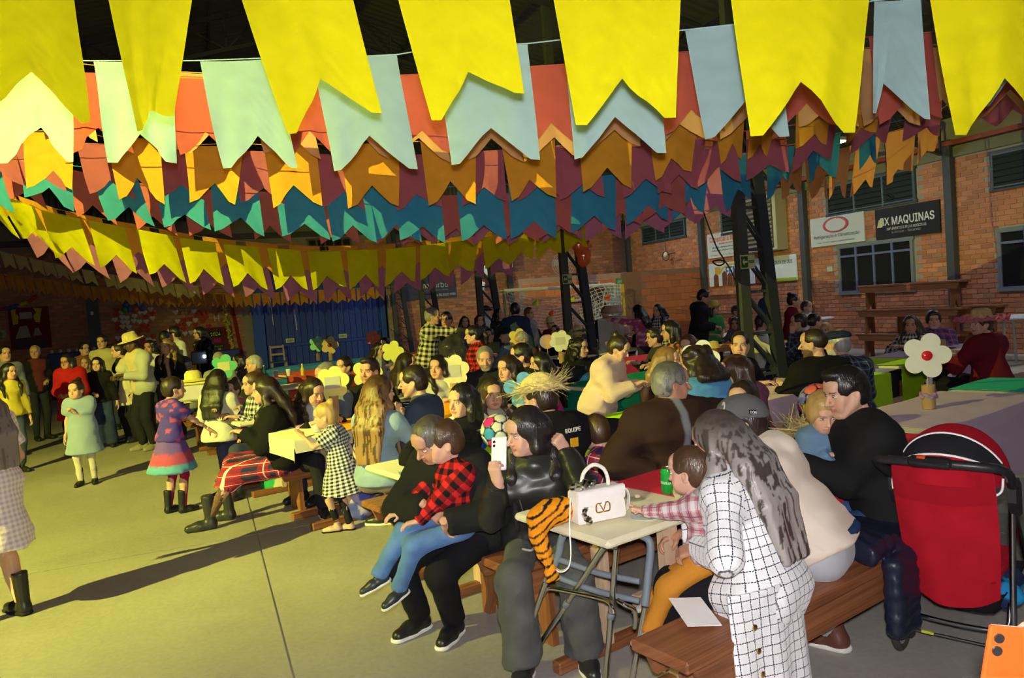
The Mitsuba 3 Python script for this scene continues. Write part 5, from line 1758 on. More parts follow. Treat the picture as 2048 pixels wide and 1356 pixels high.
def build_hat(key, hat, HW, d):
    kind, col = hat[0], np.array(hat[1])
    if kind == 'cap':
        F = Field((-.11, -.13, 0), (.11, .14, .15), .007)
        F.ball((0, -.010, .034), (.088, .113, .100)); F.ball((0, .04, .05), (.07, .066, .05), k=.03); F.plane((0, 0, .030), (0, -.05, -1), k=.004)
        m = F.mesh(); add(key + '__cap', (HW(m[0]), m[1]), 'cloth', col)
        u = np.linspace(-1, 1, 15); t = np.linspace(0, 1, 7)
        U, Tt = np.meshgrid(u, t, indexing='ij')
        P = np.stack([U * .076 * (1 - .25 * Tt**2), .065 + np.sqrt(np.maximum(0, 1 - U**2)) * .03 + Tt * .075 * np.sqrt(np.maximum(.05, 1 - .7 * U**2)), .042 - .018 * U**2 - .012 * Tt], -1)
        v, f = thick_sheet(P, .004); add(key + '__cap__peak', (HW(v), f), 'cloth', col * (hat[2] if len(hat) > 2 else .8), smooth=40)
        v, f = lathe([(.0, 0), (.006, .001), (.006, .004), (0, .006)], 8); add(key + '__cap__button', (HW(v + [0, -.012, .133]), f), 'cloth', col * .9)
    elif kind == 'beret':
        F = Field((-.13, -.15, 0), (.13, .15, .15), .008)
        F.ball((0, -.01, .068), (.098, .118, .052)); F.ball((0, .06, .055), (.075, .07, .03), k=.03); F.plane((0, 0, .04), (0, -.1, -1), k=.01)
        m = F.mesh(); add(key + '__cap', (HW(m[0]), m[1]), 'cloth', col)
    elif kind in ('straw', 'sombrero', 'sunhat'):
        br = {'straw': .155, 'sombrero': .21, 'sunhat': .15}[kind]
        p = [(.0, .152), (.05, .150), (.072, .135), (.082, .10), (.088, .045), (.10, .036), (br * .8, .030), (br, .036 if kind == 'straw' else .06), (br, .041 if kind == 'straw' else .064), (br * .8, .036), (.102, .042), (.092, .05), (.086, .10), (.076, .138), (.05, .155), (0, .157)]
        v, f = lathe(p[::-1], 28, cap=False)
        v = v * [1, 1.18, 1] + [0, -.012, .0]
        c = np.array(col) * (.75 + .5 * meshkit.noise(np.stack([np.arctan2(v[:, 0], v[:, 1]) * 14, np.linalg.norm(v[:, :2], axis=1) * 160, v[:, 2] * 160], 1), 3))[:, None]
        add(key + '__straw_hat', (HW(v), f), 'cloth', c, smooth=40)
        if len(hat) > 2:      # band or fringed rim
            if kind == 'sombrero':
                a = np.linspace(0, 2 * PI, 60, endpoint=False)
                pts = np.stack([np.sin(a) * br, np.cos(a) * br * 1.18 - .012, .05 + .016 * np.sin(a * 15)], 1)
                m = tube(pts, .016 + .006 * np.sin(a * 20), 6, closed=True)
            else:
                m = lathe([(.091, .046), (.091, .07), (.088, .07), (.088, .046)], 24, cap=False); m = (m[0] * [1, 1.18, 1] + [0, -.012, 0], m[1])
            add(key + '__straw_hat__trim', (HW(m[0]), m[1]), 'cloth', hat[2])


# ================================================================= the crowd
person('bearded young man in a grey blue hoodie at the left edge of the crowd', -2.72, 13.03, 158, H=1.64, head=(-10, 0, 0), sex='man', d=0, hair=('short', 'black'), top=dict(color=(.20, .23, .27), hood=1), bottom=dict(color=(.05, .06, .1)))
person('dark haired girl in a yellow top at the left edge of the crowd', -2.36, 11.35, 148, H=1.41, head=(-20, 0, 0), d=0, hair=('long', 'black'), top=dict(color=(.62, .5, .06)), bottom=dict(color=(.06, .08, .16), denim=1))
person('balding man in an open black jacket over a maroon shirt, holding a paper cup', -2.64, 14.72, 150, H=1.6, head=(30, 0, 0), sex='old', d=1, hair=('balding', 'silver'), skin='mid', hands=('front', 'side'), top=dict(name='jacket', color=(.016, .016, .018), inner=((.16, .035, .04), .13), hem=-.1), bottom=dict(color=(.03, .035, .045)))
person('woman with glasses wearing a long red poncho at the left', -1.80, 12.46, -163, H=1.44, head=(5, 0, 0), d=1, hair=('bob', 'black'), skin='tan', glasses=True, hands=('front', 'front'), top=dict(name='poncho', color=(.38, .012, .014), skirt=.34, flare=.10, loose=.05), bottom=dict(color=(.03, .03, .04)), shoes=(.6, .55, .55))
person('little girl in a pale blue puff sleeved dress and white tights', -1.36, 9.80, -173, H=1.16, head=(15, 0, 0), sex='child', d=1, hair=('bun', 'dark'), hands=(((.03, .16, .86), 'fist'), 'side'), top=dict(name='dress', color=(.27, .36, .52), skirt=.40, flare=.09, sleeve=.4, loose=.03), bottom=dict(kind='leggings', color=(.62, .55, .52)), shoes=('boot', (.015, .015, .018)))
person('dark haired man half hidden behind the yellow topped young man at the left', -2.02, 15.31, 143, H=1.57, head=(0, 0, 0), sex='man', d=0, hair=('short', 'black'), top=dict(color=(.35, .12, .06)), bottom=dict(color=(.05, .05, .06)))
person('young man in a yellow top standing before the dark wall post', -1.63, 14.99, -176, H=1.68, head=(10, 0, 0), sex='man', d=0, hair=('short', 'dark'), top=dict(color=(.62, .56, .25)), bottom=dict(color=(.05, .06, .1)))
person('fair haired woman between the red poncho and the black top', -1.89, 14.63, 173, H=1.32, head=(10, 0, 0), d=0, hair=('bob', 'light'), top=dict(color=(.25, .2, .12)), bottom=dict(color=(.05, .05, .06)))
person('dark haired woman in a black blouse and wide blue jeans at the left', -1.48, 12.75, -177, H=1.35, head=(5, 0, 0), d=1, hair=('bob', 'black'), hands=('side', 'front'), top=dict(color=(.012, .012, .014), hem=-.08), bottom=dict(color=(.028, .045, .11), denim=1, wide=.04, loose=.02))
person('woman in a long cream coat looking left in front of the tall man', -1.14, 13.04, -115, H=1.53, head=(10, 0, 0), d=1, hair=('lowbun', 'dark'), top=dict(name='coat', color=(.62, .54, .36), skirt=.30, flare=.05, loose=.02, inner=((.02, .02, .02), .10)), bottom=dict(color=(.02, .02, .025)))
person('tall man in a pale grey shirt and straw hat looking at a phone', -0.85, 11.96, -122, H=1.67, head=(10, 14, 0), sex='man', d=1, hair=('crew', 'black'), skin='dark', hat=('straw', (.62, .5, .2)), hands=(((-.10, .32, 1.10), 'hold'), ((.12, .30, 1.08), 'hold')), top=dict(color=(.44, .45, .38), hem=-.13, loose=.03, inner=((.62, .5, .28), .15)), bottom=dict(color=(.018, .019, .024), loose=.025), shoes=(.30, .27, .17))
person('girl in a purple, pink and blue flounced dress seen from behind', -0.37, 7.62, 58, H=1.22, head=(20, 0, 0), sex='child', d=1, hair=('short', 'dark'), hands=('side', ((.16, .34, .70), 'hold')), top=dict(name='blouse', color=(.075, .05, .36), sleeve=.4, blotch=((.62, (.42, .08, .2)),), hem=-.02), bottom=dict(kind='skirt', len=.40, flare=.12, color=(.16, .09, .42), bands=((.38, .72, (.45, .08, .18)), (.72, 1.3, (.12, .35, .55))), tights=(.32, .012, .06)), shoes=('boot', (.015, .015, .02)))
person('woman with dark wavy hair in a white top near the paper flowers', -0.80, 13.78, -163, H=1.53, head=(10, 0, 0), d=0, hair=('curly', 'black'), skin='tan', top=dict(color=(.55, .55, .5)), bottom=dict(color=(.05, .05, .07)))
person('fair haired woman in a black coat with a pale scarf', -0.50, 12.58, -167, H=1.55, head=(20, 0, 0), d=1, hair=('long', 'light'), hands=('front', 'front'), top=dict(name='coat', color=(.013, .014, .018), skirt=.2, flare=.02, inner=((.4, .28, .2), .04)), bottom=dict(color=(.02, .02, .025)))
person('dark haired man in black seen from behind beside the white shirted youth', -0.67, 14.43, 28, H=1.67, head=(0, 0, 0), sex='man', d=0, hair=('short', 'black'), top=dict(color=(.012, .012, .014)), bottom=dict(color=(.02, .02, .025)))
person('youth in a white T-shirt looking left by the flower wall', -0.39, 14.68, -107, H=1.74, head=(20, 0, 0), sex='man', d=0, hair=('short', 'black'), top=dict(color=(.62, .62, .58), sleeve=.5), bottom=dict(color=(.04, .04, .06)))
person('woman dressed in black standing left of the painted board', 0.01, 15.82, -120, H=1.69, head=(10, 0, 0), d=0, hair=('long', 'black'), top=dict(color=(.011, .011, .013), skirt=.42, flare=.03), bottom=dict(color=(.015, .015, .02)))
person('man in a dark cap and grey T-shirt seated with his back to us at the far left table', -0.24, 12.75, -51, H=1.7, seat=0.4, head=(-10, 0, 0), sex='man', d=1, hair=('crew', 'grey'), hat=('cap', (.05, .07, .09)), top=dict(color=(.27, .28, .24), sleeve=.55), bottom=dict(color=(.05, .06, .1)))
person('man in an olive grey shirt and grey cap with a plaster on the back', 0.17, 12.67, 11, H=1.74, seat=0.4, head=(5, 0, 0), sex='man', d=1, hair=('crew', 'dark'), hat=('cap', (.30, .30, .22), .8), top=dict(color=(.34, .35, .26), hem=-.1), bottom=dict(color=(.05, .06, .1)))
person('dark haired woman bending over at the foot of the blue gate', 0.79, 14.53, -67, H=1.6, seat=0.4, head=(-20, 0, 0), d=0, hair=('bob', 'black'), top=dict(color=(.1, .08, .07)), bottom=dict(color=(.05, .05, .07)), lean=25)
person('grey haired man in a dark jacket looking left at the third table', 0.68, 10.72, -107, H=1.74, seat=0.4, head=(10, 0, 0), sex='old', d=1, hair=('crew', 'silver'), top=dict(color=(.028, .033, .042)), bottom=dict(color=(.03, .03, .04)))
person('woman with long black hair and a white knit sweater, her legs in black stockings', 0.06, 8.79, 29, H=1.64, seat=0.4, head=(2, 0, 0), d=1, hair=('longback', 'black'), top=dict(color=(.68, .68, .60), hem=-.06), bottom=dict(kind='leggings', color=(.013, .013, .015)), shoes=('boot', (.013, .013, .015)), hands=(((-.18, .34, .72), 'relaxed'), ((.1, .3, .76), 'relaxed')))
person('little girl in a pink and rainbow frilled dress at the end of a table', 0.27, 9.01, -163, H=1.16, seat=0.46, head=(15, 0, 0), sex='child', d=1, hair=('bun', 'brown'), top=dict(name='dress', color=(.50, .19, .16), skirt=.40, blotch=((.58, (.6, .5, .1)), (.66, (.1, .35, .4)), (.74, (.6, .1, .25)))), bottom=dict(kind='leggings', color=(.5, .45, .45)))
person('brown haired woman with an orange hair tie in a pale checked shirt', 0.50, 8.04, -115, H=1.62, seat=0.4, head=(13, 0, 0), d=1, hair=('bun', 'brown'), top=dict(mat='check_grey', color=(.4, .4, .4)), bottom=dict(color=(.05, .06, .12)))
person('woman in a black fur jacket and red tartan skirt facing left', 0.54, 6.85, -81, H=1.66, seat=0.4, head=(0, 0, 0), d=1, hair=('long', 'dark'), top=dict(name='jacket', color=(.012, .012, .013), loose=.03, fold=.02, hem=-.10), bottom=dict(kind='skirt', len=.4, mat='tartan_red', tights=(.16, .09, .06)), shoes=('boot', (.03, .03, .033)), hands=(((-.1, .3, .78), 'relaxed'), ((.12, .25, .70), 'relaxed')), feet=((-.14, .62, .085), (.10, .50, .085)))
person('woman with long straight dark hair, eyes lowered, in a black jacket and pale blue scarf', 0.82, 6.99, 166, H=1.66, seat=0.35, head=(-11, 16, 0), d=2, hair=('verylong', 'dark'), top=dict(name='jacket', color=(.014, .014, .016), inner=((.36, .40, .52), .09)), bottom=dict(color=(.02, .02, .03)))
person('grey haired man in a slate blue shirt talking to the woman with lowered eyes', 1.13, 7.46, -127, H=1.74, seat=0.4, head=(25, 0, 0), sex='old', d=1, hair=('short', 'grey'), skin='mid', top=dict(color=(.13, .17, .22)), bottom=dict(color=(.04, .05, .08)))
person('woman with pulled back dark hair in a dark red plaid shirt over a black top', 1.58, 9.18, -140, H=1.64, seat=0.4, head=(15, 0, 0), d=1, hair=('lowbun', 'black'), top=dict(color=(.12, .015, .018), inner=((.013, .012, .013), .12)), bottom=dict(color=(.04, .05, .08)))
person('smiling man with a moustache in a black bomber jacket', 1.45, 7.45, 166, H=1.76, seat=0.4, head=(57, 0, 0), sex='man', d=2, hair=('quiff', 'dark'), stubble=.35, top=dict(name='jacket', color=(.018, .02, .016), inner=((.014, .014, .014), .06), mat='cloth', hem=-.08), bottom=dict(color=(.02, .02, .03)))
person('woman in a pale denim jacket with long brown hair falling down her back', 1.11, 5.56, 42, H=1.68, seat=0.4, head=(32, 0, 0), d=2, hair=('verylong', 'brown', (.30, .17, .07)), top=dict(name='jacket', color=(.25, .36, .52), hem=-.07, fold=.014, mottle=7), bottom=dict(color=(.2, .16, .15)))
person('man in a slate blue pullover leaning on a table with a wristwatch', 1.68, 5.82, -53, H=1.78, seat=0.4, head=(-17, 0, 0), sex='man', d=2, hair=('short', 'dark'), stubble=.2, lean=16, top=dict(color=(.055, .08, .135)), bottom=dict(color=(.03, .04, .09)), hands=(((-.06, .42, .84), 'hold'), ((.10, .36, .86), 'hold')))
person('black haired woman with sunglasses pushed up on her head', 2.16, 7.50, 166, H=1.66, seat=0.4, head=(58, 0, 0), d=2, hair=('long', 'black'), top=dict(color=(.62, .60, .50)), bottom=dict(color=(.03, .03, .05)))
person('woman with long dark hair in a black and white striped top seen from behind', 2.03, 8.49, 74, H=1.64, seat=0.4, head=(40, 0, 0), d=1, hair=('verylong', 'dark'), top=dict(mat='stripes', color=(.05, .05, .05)), bottom=dict(color=(.04, .05, .08)))
person('young woman with a hand before her mouth at the table below the gate', 2.66, 12.74, 162, H=1.6, seat=0.4, head=(-15, 0, 0), d=0, hair=('long', 'dark'), top=dict(color=(.4, .4, .38)), bottom=dict(color=(.05, .05, .07)), hands=('table', 'chin'))
person('young man in a white T-shirt beside the young woman at the table below the gate', 2.91, 12.98, -147, H=1.75, seat=0.4, head=(5, 0, 0), sex='man', d=0, hair=('short', 'black'), stubble=.2, top=dict(color=(.66, .64, .64), sleeve=.5), bottom=dict(color=(.05, .05, .07)))
person('grey haired man in a yellow and black checked shirt stretching out his arm', 2.96, 10.68, 116, H=1.73, head=(-2, 0, 0), sex='man', d=2, hair=('short', 'grey'), lean=10, skin='mid', top=dict(mat='check_yellow', color=(.5, .5, .3), hem=-.16, loose=.03), bottom=dict(color=(.02, .022, .03)), hands=('side', ((.02, .62, 1.34), 'point')))
person('smiling man with glasses behind the black rubbish bag', 3.49, 11.19, -148, H=1.64, head=(5, 0, 0), sex='man', d=1, hair=('short', 'dark'), glasses=True, skin='mid', top=dict(color=(.05, .05, .06)), bottom=dict(color=(.02, .022, .03)), hands=('front', 'front'))
person('ponytailed woman in a red and black buffalo check shirt standing sideways', 2.97, 8.30, -76, H=1.47, head=(0, 0, 0), d=2, hair=('ponytail', 'black'), top=dict(mat='check_red', color=(.4, .05, .05), hem=-.18, loose=.03), bottom=dict(color=(.02, .025, .04)), hands=('front', 'side'))
person('smiling dark haired girl before the brick wall under the sponsor board', 4.86, 14.52, -171, H=1.5, head=(5, 0, 0), d=0, hair=('long', 'dark'), top=dict(color=(.02, .03, .06)), bottom=dict(color=(.04, .05, .08)))
person('dark haired woman half hidden behind the red checked shirt', 4.89, 13.74, 180, H=1.52, head=(10, 0, 0), d=0, hair=('bob', 'dark'), top=dict(color=(.1, .1, .12)), bottom=dict(color=(.04, .05, .08)))
person('man in a black cap and pale grey T-shirt behind the lattice post', 5.99, 16.51, 140, H=1.67, head=(-15, 0, 0), sex='man', d=0, hair=('crew', 'dark'), hat=('cap', (.015, .015, .018)), top=dict(color=(.5, .52, .54), sleeve=.5), bottom=dict(color=(.05, .06, .1)))
person('grey bearded man in a dark polo shirt looking down', 2.71, 7.52, -165, H=1.76, seat=0.4, head=(5, 8, 0), sex='old', d=2, hair=('short', 'grey'), beard=(.24, .23, .22), top=dict(color=(.022, .025, .028), inner=((.02, .02, .02), .05), collar=1), bottom=dict(color=(.04, .05, .08)))
person('man seated behind the red checked shirt, looking left', 4.85, 13.04, -150, H=1.74, seat=0.4, head=(10, 0, 0), sex='man', d=0, hair=('crew', 'dark'), skin='mid', top=dict(color=(.02, .022, .03)), bottom=dict(color=(.04, .05, .08)))
person('young woman in a white fleece jacket over a black top', 1.62, 5.11, 166, H=1.66, seat=0.34, head=(78, 0, 0), d=2, hair=('bob', 'black'), top=dict(name='jacket', color=(.78, .78, .70), loose=.034, fold=.016, inner=((.014, .013, .014), .11)), bottom=dict(color=(.02, .02, .03)))
person('girl with very long brown hair and a beige top looking at the camera', 1.91, 5.31, 166, H=1.58, seat=0.37, head=(26, 0, 0), d=2, hair=('verylong', 'dark', (.10, .055, .03)), skin='mid', top=dict(color=(.46, .38, .33)), bottom=dict(color=(.05, .05, .07)))
person('woman with dark hair and a blue hair slide looking up beside the goal', 5.27, 13.69, 166, H=1.61, head=(-10, -20, 0), d=0, hair=('long', 'black'), top=dict(color=(.02, .025, .035)), bottom=dict(color=(.03, .03, .05)))
person('man in a navy jacket with his back to the camera in front of the goal', 4.91, 11.96, 37, H=1.7, head=(-5, 0, 0), sex='man', d=1, hair=('short', 'black'), top=dict(color=(.025, .045, .10), loose=.03, hem=-.1), bottom=dict(color=(.03, .035, .05)))
person('red haired person bending in front of the goal net', 5.74, 13.39, 163, H=1.59, head=(-10, 0, 0), d=0, hair=('short', 'auburn'), top=dict(color=(.2, .26, .4), blotch=((.6, (.5, .35, .1)),)), bottom=dict(color=(.03, .03, .05)))
person('child in a straw hat and dark red shirt before the goal', 6.60, 14.12, -135, H=1.45, seat=0.59, head=(-10, 0, 0), sex='child', d=0, hair=('crew', 'black'), skin='mid', hat=('straw', (.6, .47, .2)), top=dict(color=(.2, .02, .03)), bottom=dict(color=(.04, .05, .08)))
person('boy in a black jacket next to the straw hatted child', 6.48, 13.67, -145, H=1.6, seat=0.4, head=(15, 0, 0), sex='man', d=0, hair=('short', 'black'), skin='mid', top=dict(color=(.016, .018, .025)), bottom=dict(color=(.04, .05, .08)))
person('girl with very long brown hair in front of the goal', 6.30, 14.26, -131, H=1.58, seat=0.4, head=(0, 0, 0), d=0, hair=('verylong', 'brown'), top=dict(color=(.14, .06, .05)), bottom=dict(color=(.04, .05, .08)))
person('man in a navy cap and denim blue shirt seen from the side', 4.81, 11.92, -38, H=1.76, seat=0.4, head=(-20, 0, 0), sex='old', d=1, hair=('crew', 'silver'), hat=('cap', (.02, .024, .03), 1.5), top=dict(color=(.14, .21, .32), hem=-.08), bottom=dict(color=(.04, .05, .08)))
person('grey haired man in a dark plaid shirt, head bent', 4.72, 10.99, -97, H=1.72, seat=0.4, head=(0, 22, 0), sex='old', d=1, hair=('curly', 'silver') if False else ('short', 'silver'), top=dict(color=(.10, .05, .05)), bottom=dict(color=(.04, .05, .08)))
person('woman with wavy dark hair in a black blouse at the fourth table', 2.61, 6.47, -128, H=1.66, seat=0.4, head=(15, 0, 0), d=2, hair=('long', 'dark'), top=dict(color=(.013, .013, .014)), bottom=dict(color=(.03, .03, .05)))
person('bearded young man in a black sweater turned to the left', 3.07, 7.15, -95, H=1.78, seat=0.4, head=(20, 0, 0), sex='man', d=2, hair=('short', 'black'), stubble=.6, top=dict(color=(.018, .02, .022), hem=-.08), bottom=dict(color=(.03, .03, .05)))
person('girl with long dark hair and a bright pink top', 3.22, 7.04, -94, H=1.56, seat=0.4, head=(16, 0, 0), d=1, hair=('verylong', 'black'), top=dict(color=(.62, .05, .24)), bottom=dict(color=(.04, .05, .08)))
person('woman with curly dark hair and glasses, phone in hand, at the teal table', 4.02, 8.01, 172, H=1.68, seat=0.4, head=(-20, 0, 0), d=2, hair=('curly', 'black'), glasses=True, top=dict(color=(.014, .014, .016), sleeve=.5), bottom=dict(color=(.03, .03, .05)), hands=(((-.06, .34, .80), 'hold'), ((.14, .34, .80), 'hold')))
person('person in a wide straw hat behind the curly haired woman', 5.83, 11.38, -133, H=1.65, seat=0.4, head=(-15, 15, 0), d=0, hair=('curly', 'brown'), hat=('straw', (.62, .5, .22)), top=dict(color=(.16, .1, .1)), bottom=dict(color=(.04, .05, .08)))
person('boy in a black jacket and red shirt at the far white table', 7.06, 12.66, -146, H=1.49, head=(-5, 0, 0), sex='man', d=0, hair=('short', 'auburn'), skin='mid', top=dict(name='jacket', color=(.016, .018, .025), inner=((.42, .03, .015), .16)), bottom=dict(color=(.03, .03, .05)), hands=('front', 'front'))
person('girl with half blond black hair in a magenta print hoodie reaching left', 6.94, 11.17, -33, H=1.5, head=(0, 0, 0), d=0, hair=('long', 'black'), top=dict(color=(.42, .07, .22), blotch=((.62, (.6, .4, .5)),)), bottom=dict(color=(.03, .03, .05)), hands=(((-.25, .50, 1.28), 'point'), 'side'))
person('black haired woman in a black and white checked shirt before the brick rooms', 7.40, 11.31, -112, H=1.48, head=(0, 0, 0), d=1, hair=('verylong', 'black'), top=dict(mat='check_grey', color=(.3, .3, .3), hem=-.12), bottom=dict(color=(.02, .02, .03)))
person('boy with glasses in a black shirt looking at the camera', 7.32, 11.70, -143, H=1.7, seat=0.4, head=(-5, 0, 0), sex='man', d=1, hair=('short', 'black'), glasses=True, skin='mid', top=dict(color=(.013, .013, .016)), bottom=dict(color=(.03, .03, .05)))
person('young person with cropped hair half hidden by the woman with glasses', 5.52, 8.46, -77, H=1.66, seat=0.4, head=(8, 0, 0), sex='man', d=1, hair=('quiff', 'dark'), top=dict(color=(.05, .05, .05)), bottom=dict(color=(.03, .03, .05)))
person('woman with black hair, glasses and a red and yellow floral blouse', 5.37, 7.86, -76, H=1.7, seat=0.49, head=(8, 0, 0), d=2, hair=('bob', 'black'), glasses=True, top=dict(color=(.42, .30, .06), blotch=((.52, (.5, .07, .03)), (.62, (.03, .03, .05)))), bottom=dict(color=(.03, .03, .05)))
person('auburn haired woman in a black top facing the boy in blue', 4.66, 6.63, -140, H=1.68, seat=0.4, head=(17, 0, 0), d=2, hair=('long', 'auburn'), top=dict(color=(.013, .013, .015)), bottom=dict(color=(.03, .03, .05)))
person('woman with long light brown hair in profile to the right', 3.56, 5.55, 138, H=1.66, seat=0.4, head=(5, 0, 0), d=2, hair=('verylong', 'light', (.25, .15, .05)), top=dict(color=(.1, .05, .07)), bottom=dict(color=(.03, .03, .05)))
person('someone in a brown top behind the pink sweater', 7.74, 13.52, 60, H=1.62, seat=0.4, head=(10, 0, 0), d=0, hair=('bun', 'dark'), top=dict(color=(.16, .05, .02)), bottom=dict(color=(.03, .03, .05)))
person('woman with a hair bun in a pale pink sweater and jeans standing at a table', 3.05, 5.71, 141, H=1.4, head=(-2, 20, 0), d=2, hair=('bun', 'dark'), build=1.2, lean=20, top=dict(color=(.66, .47, .42), hem=-.08, loose=.03, fold=.016), bottom=dict(color=(.15, .20, .32), denim=1, loose=.02), hands=(((-.1, .34, .93), 'relaxed'), ((.06, .36, .95), 'relaxed')))
person('man in a dark suit jacket and grey shirt looking at the camera', 4.65, 5.91, 166, H=1.76, seat=0.4, head=(57, 0, 0), sex='man', d=2, hair=('crew', 'dark'), top=dict(name='jacket', color=(.016, .016, .018), inner=((.22, .24, .27), .07), hem=-.1), bottom=dict(color=(.02, .02, .03)))
person('tall young man in a dark padded jacket standing near the stacked benches', 7.55, 10.47, 131, H=1.7, head=(0, 20, 0), sex='man', d=1, hair=('short', 'black'), skin='mid', top=dict(name='jacket', color=(.016, .017, .024), loose=.04, hem=-.12, hood=1), bottom=dict(color=(.02, .02, .025)), hands=('front', 'front'))
person('child in a green T-shirt and yellow straw hat', 8.23, 11.00, -168, H=1.43, head=(-30, 0, 0), sex='child', d=1, hair=('bob', 'dark'), hat=('sunhat', (.62, .5, .14)), top=dict(color=(.06, .33, .10), sleeve=.5), bottom=dict(color=(.02, .03, .06)), hands=('front', 'front'))
person('small child in a pink top before the stacked benches', 9.07, 11.49, 159, H=1.25, seat=0.69, head=(0, 0, 0), sex='child', d=0, hair=('crew', 'brown'), top=dict(color=(.42, .05, .10)), bottom=dict(color=(.03, .03, .05)))
person('toddler with brown curls in front of the stacked benches', 8.48, 10.65, -122, H=1.2, seat=0.53, head=(-10, 0, 0), sex='child', d=0, hair=('boy', 'brown'), skin='mid', top=dict(color=(.14, .13, .12)), bottom=dict(color=(.03, .03, .05)))
person('person in a navy tracksuit half hidden by the leaning post leg', 8.60, 10.07, 151, H=1.74, head=(-10, 0, 0), sex='man', d=0, hair=('short', 'black'), top=dict(color=(.025, .05, .13)), bottom=dict(color=(.025, .04, .1)))
person('person in a white shirt with a dark bag strap between the post legs', 7.76, 9.29, 120, H=1.7, seat=0.4, head=(0, 0, 0), d=0, hair=('short', 'dark'), skin='mid', top=dict(color=(.55, .55, .54)), bottom=dict(color=(.03, .03, .05)))
person('woman in a maroon sweater with a dark bun standing behind the black T-shirt', 8.59, 9.51, 142, H=1.51, head=(-5, 0, 0), d=1, hair=('bun', 'black'), top=dict(color=(.13, .008, .018), hem=-.1), bottom=dict(color=(.02, .02, .03)))
person('small boy in a white shirt behind the seated man with the collar', 9.56, 10.23, -177, H=1.34, head=(-20, 0, 0), sex='child', d=0, hair=('crew', 'brown'), top=dict(color=(.6, .6, .6)), bottom=dict(color=(.03, .03, .05)))
person('man with cropped hair in a dark plaid shirt turned left', 7.64, 8.13, -62, H=1.74, seat=0.4, head=(10, 0, 0), sex='man', d=1, hair=('crew', 'dark'), top=dict(mat='tartan_navy', color=(.05, .06, .1)), bottom=dict(color=(.03, .03, .05)), hands=('chin', 'table'))
person('black haired woman in a dark red top left of the blond child', 8.34, 8.83, 114, H=1.62, seat=0.4, head=(-10, 0, 0), d=0, hair=('lowbun', 'black'), top=dict(color=(.2, .02, .03)), bottom=dict(color=(.03, .03, .05)))
person('blond child in an orange top behind the bald man in black', 8.81, 8.92, -106, H=1.2, seat=0.4, head=(-5, 0, 0), sex='child', d=0, hair=('boy', 'blond'), top=dict(color=(.6, .14, .03)), bottom=dict(color=(.03, .03, .05)))
person('bearded bald man in a black T-shirt seated with his back to the camera', 4.72, 4.85, 4, H=1.82, seat=0.4, head=(-35, 0, 0), sex='man', d=2, build=1.12, hair=('thin', 'dark'), stubble=.8, top=dict(color=(.011, .011, .013), sleeve=.55, loose=.03, hem=-.09), bottom=dict(color=(.02, .02, .03)), hands=(((-.12, .40, .82), 'relaxed'), ((.1, .35, .8), 'relaxed')))
person('elderly man in a navy beret and navy plaid shirt', 5.14, 4.98, 16, H=1.74, seat=0.4, head=(-30, 0, 0), sex='old', d=2, hair=('crew', 'silver'), beard=(.5, .48, .46), lean=14, hat=('beret', (.018, .028, .075)), top=dict(mat='tartan_navy', color=(.06, .08, .13), loose=.03, hem=-.09), bottom=dict(color=(.02, .02, .03)))
person('girl with a black and white checked scarf at the lilac table', 8.12, 6.84, -110, H=1.56, seat=0.4, head=(-15, 0, 0), d=1, hair=('long', 'brown'), skin='mid', top=dict(mat='check_grey', color=(.3, .3, .3), loose=.03), bottom=dict(color=(.02, .02, .03)), hands=(((-.02, .40, .82), 'relaxed'), ((.12, .38, .82), 'relaxed')))
person('person in a purple plaid shirt with an orange neckerchief at the lilac table', 8.60, 6.93, -119, H=1.62, seat=0.4, head=(-15, 0, 0), sex='man', d=1, hair=('boy', 'dark'), top=dict(mat='tartan_purple', color=(.2, .1, .2), loose=.03), bottom=dict(color=(.02, .02, .03)))
person('woman in a maroon sweater wearing a pink fringed straw hat', 7.34, 5.29, -1, H=1.72, seat=0.4, head=(-77, 0, 0), d=2, build=1.12, hair=('short', 'brown'), hat=('sombrero', (.55, .38, .18), (.6, .12, .24)), top=dict(color=(.15, .012, .022), loose=.03, hem=-.06), bottom=dict(color=(.012, .012, .016)), hands=(((-.3, .36, .82), 'relaxed'), ((.05, .36, .82), 'relaxed')))
person('brown haired woman in a mauve hoodie shouting to the left', 3.57, 4.27, -66, H=1.68, seat=0.4, head=(0, 0, 0), d=2, hair=('bob', 'brown'), lean=14, top=dict(color=(.20, .07, .115), hood=1, loose=.03, hem=-.08, mottle=20), bottom=dict(color=(.03, .03, .05)), hands=('chin', 'table'))
person('dark haired young woman in a navy sweater behind the grey cap', 2.84, 3.64, 166, H=1.66, seat=0.33, head=(78, 0, 0), d=2, hair=('lowbun', 'dark'), top=dict(color=(.016, .022, .06), loose=.02), bottom=dict(color=(.02, .02, .03)))
# ================================================================= the people in the foreground
def to_local(x, y, az, z0=0.0):
    R = az_frame(az)
    return lambda w: tuple(R.T @ (np.asarray(w, float) - [x, y, z0]))


def dirs(az, fingers, palm):
    R = az_frame(az)
    return (tuple(R.T @ unit(fingers)), tuple(R.T @ unit(palm)))


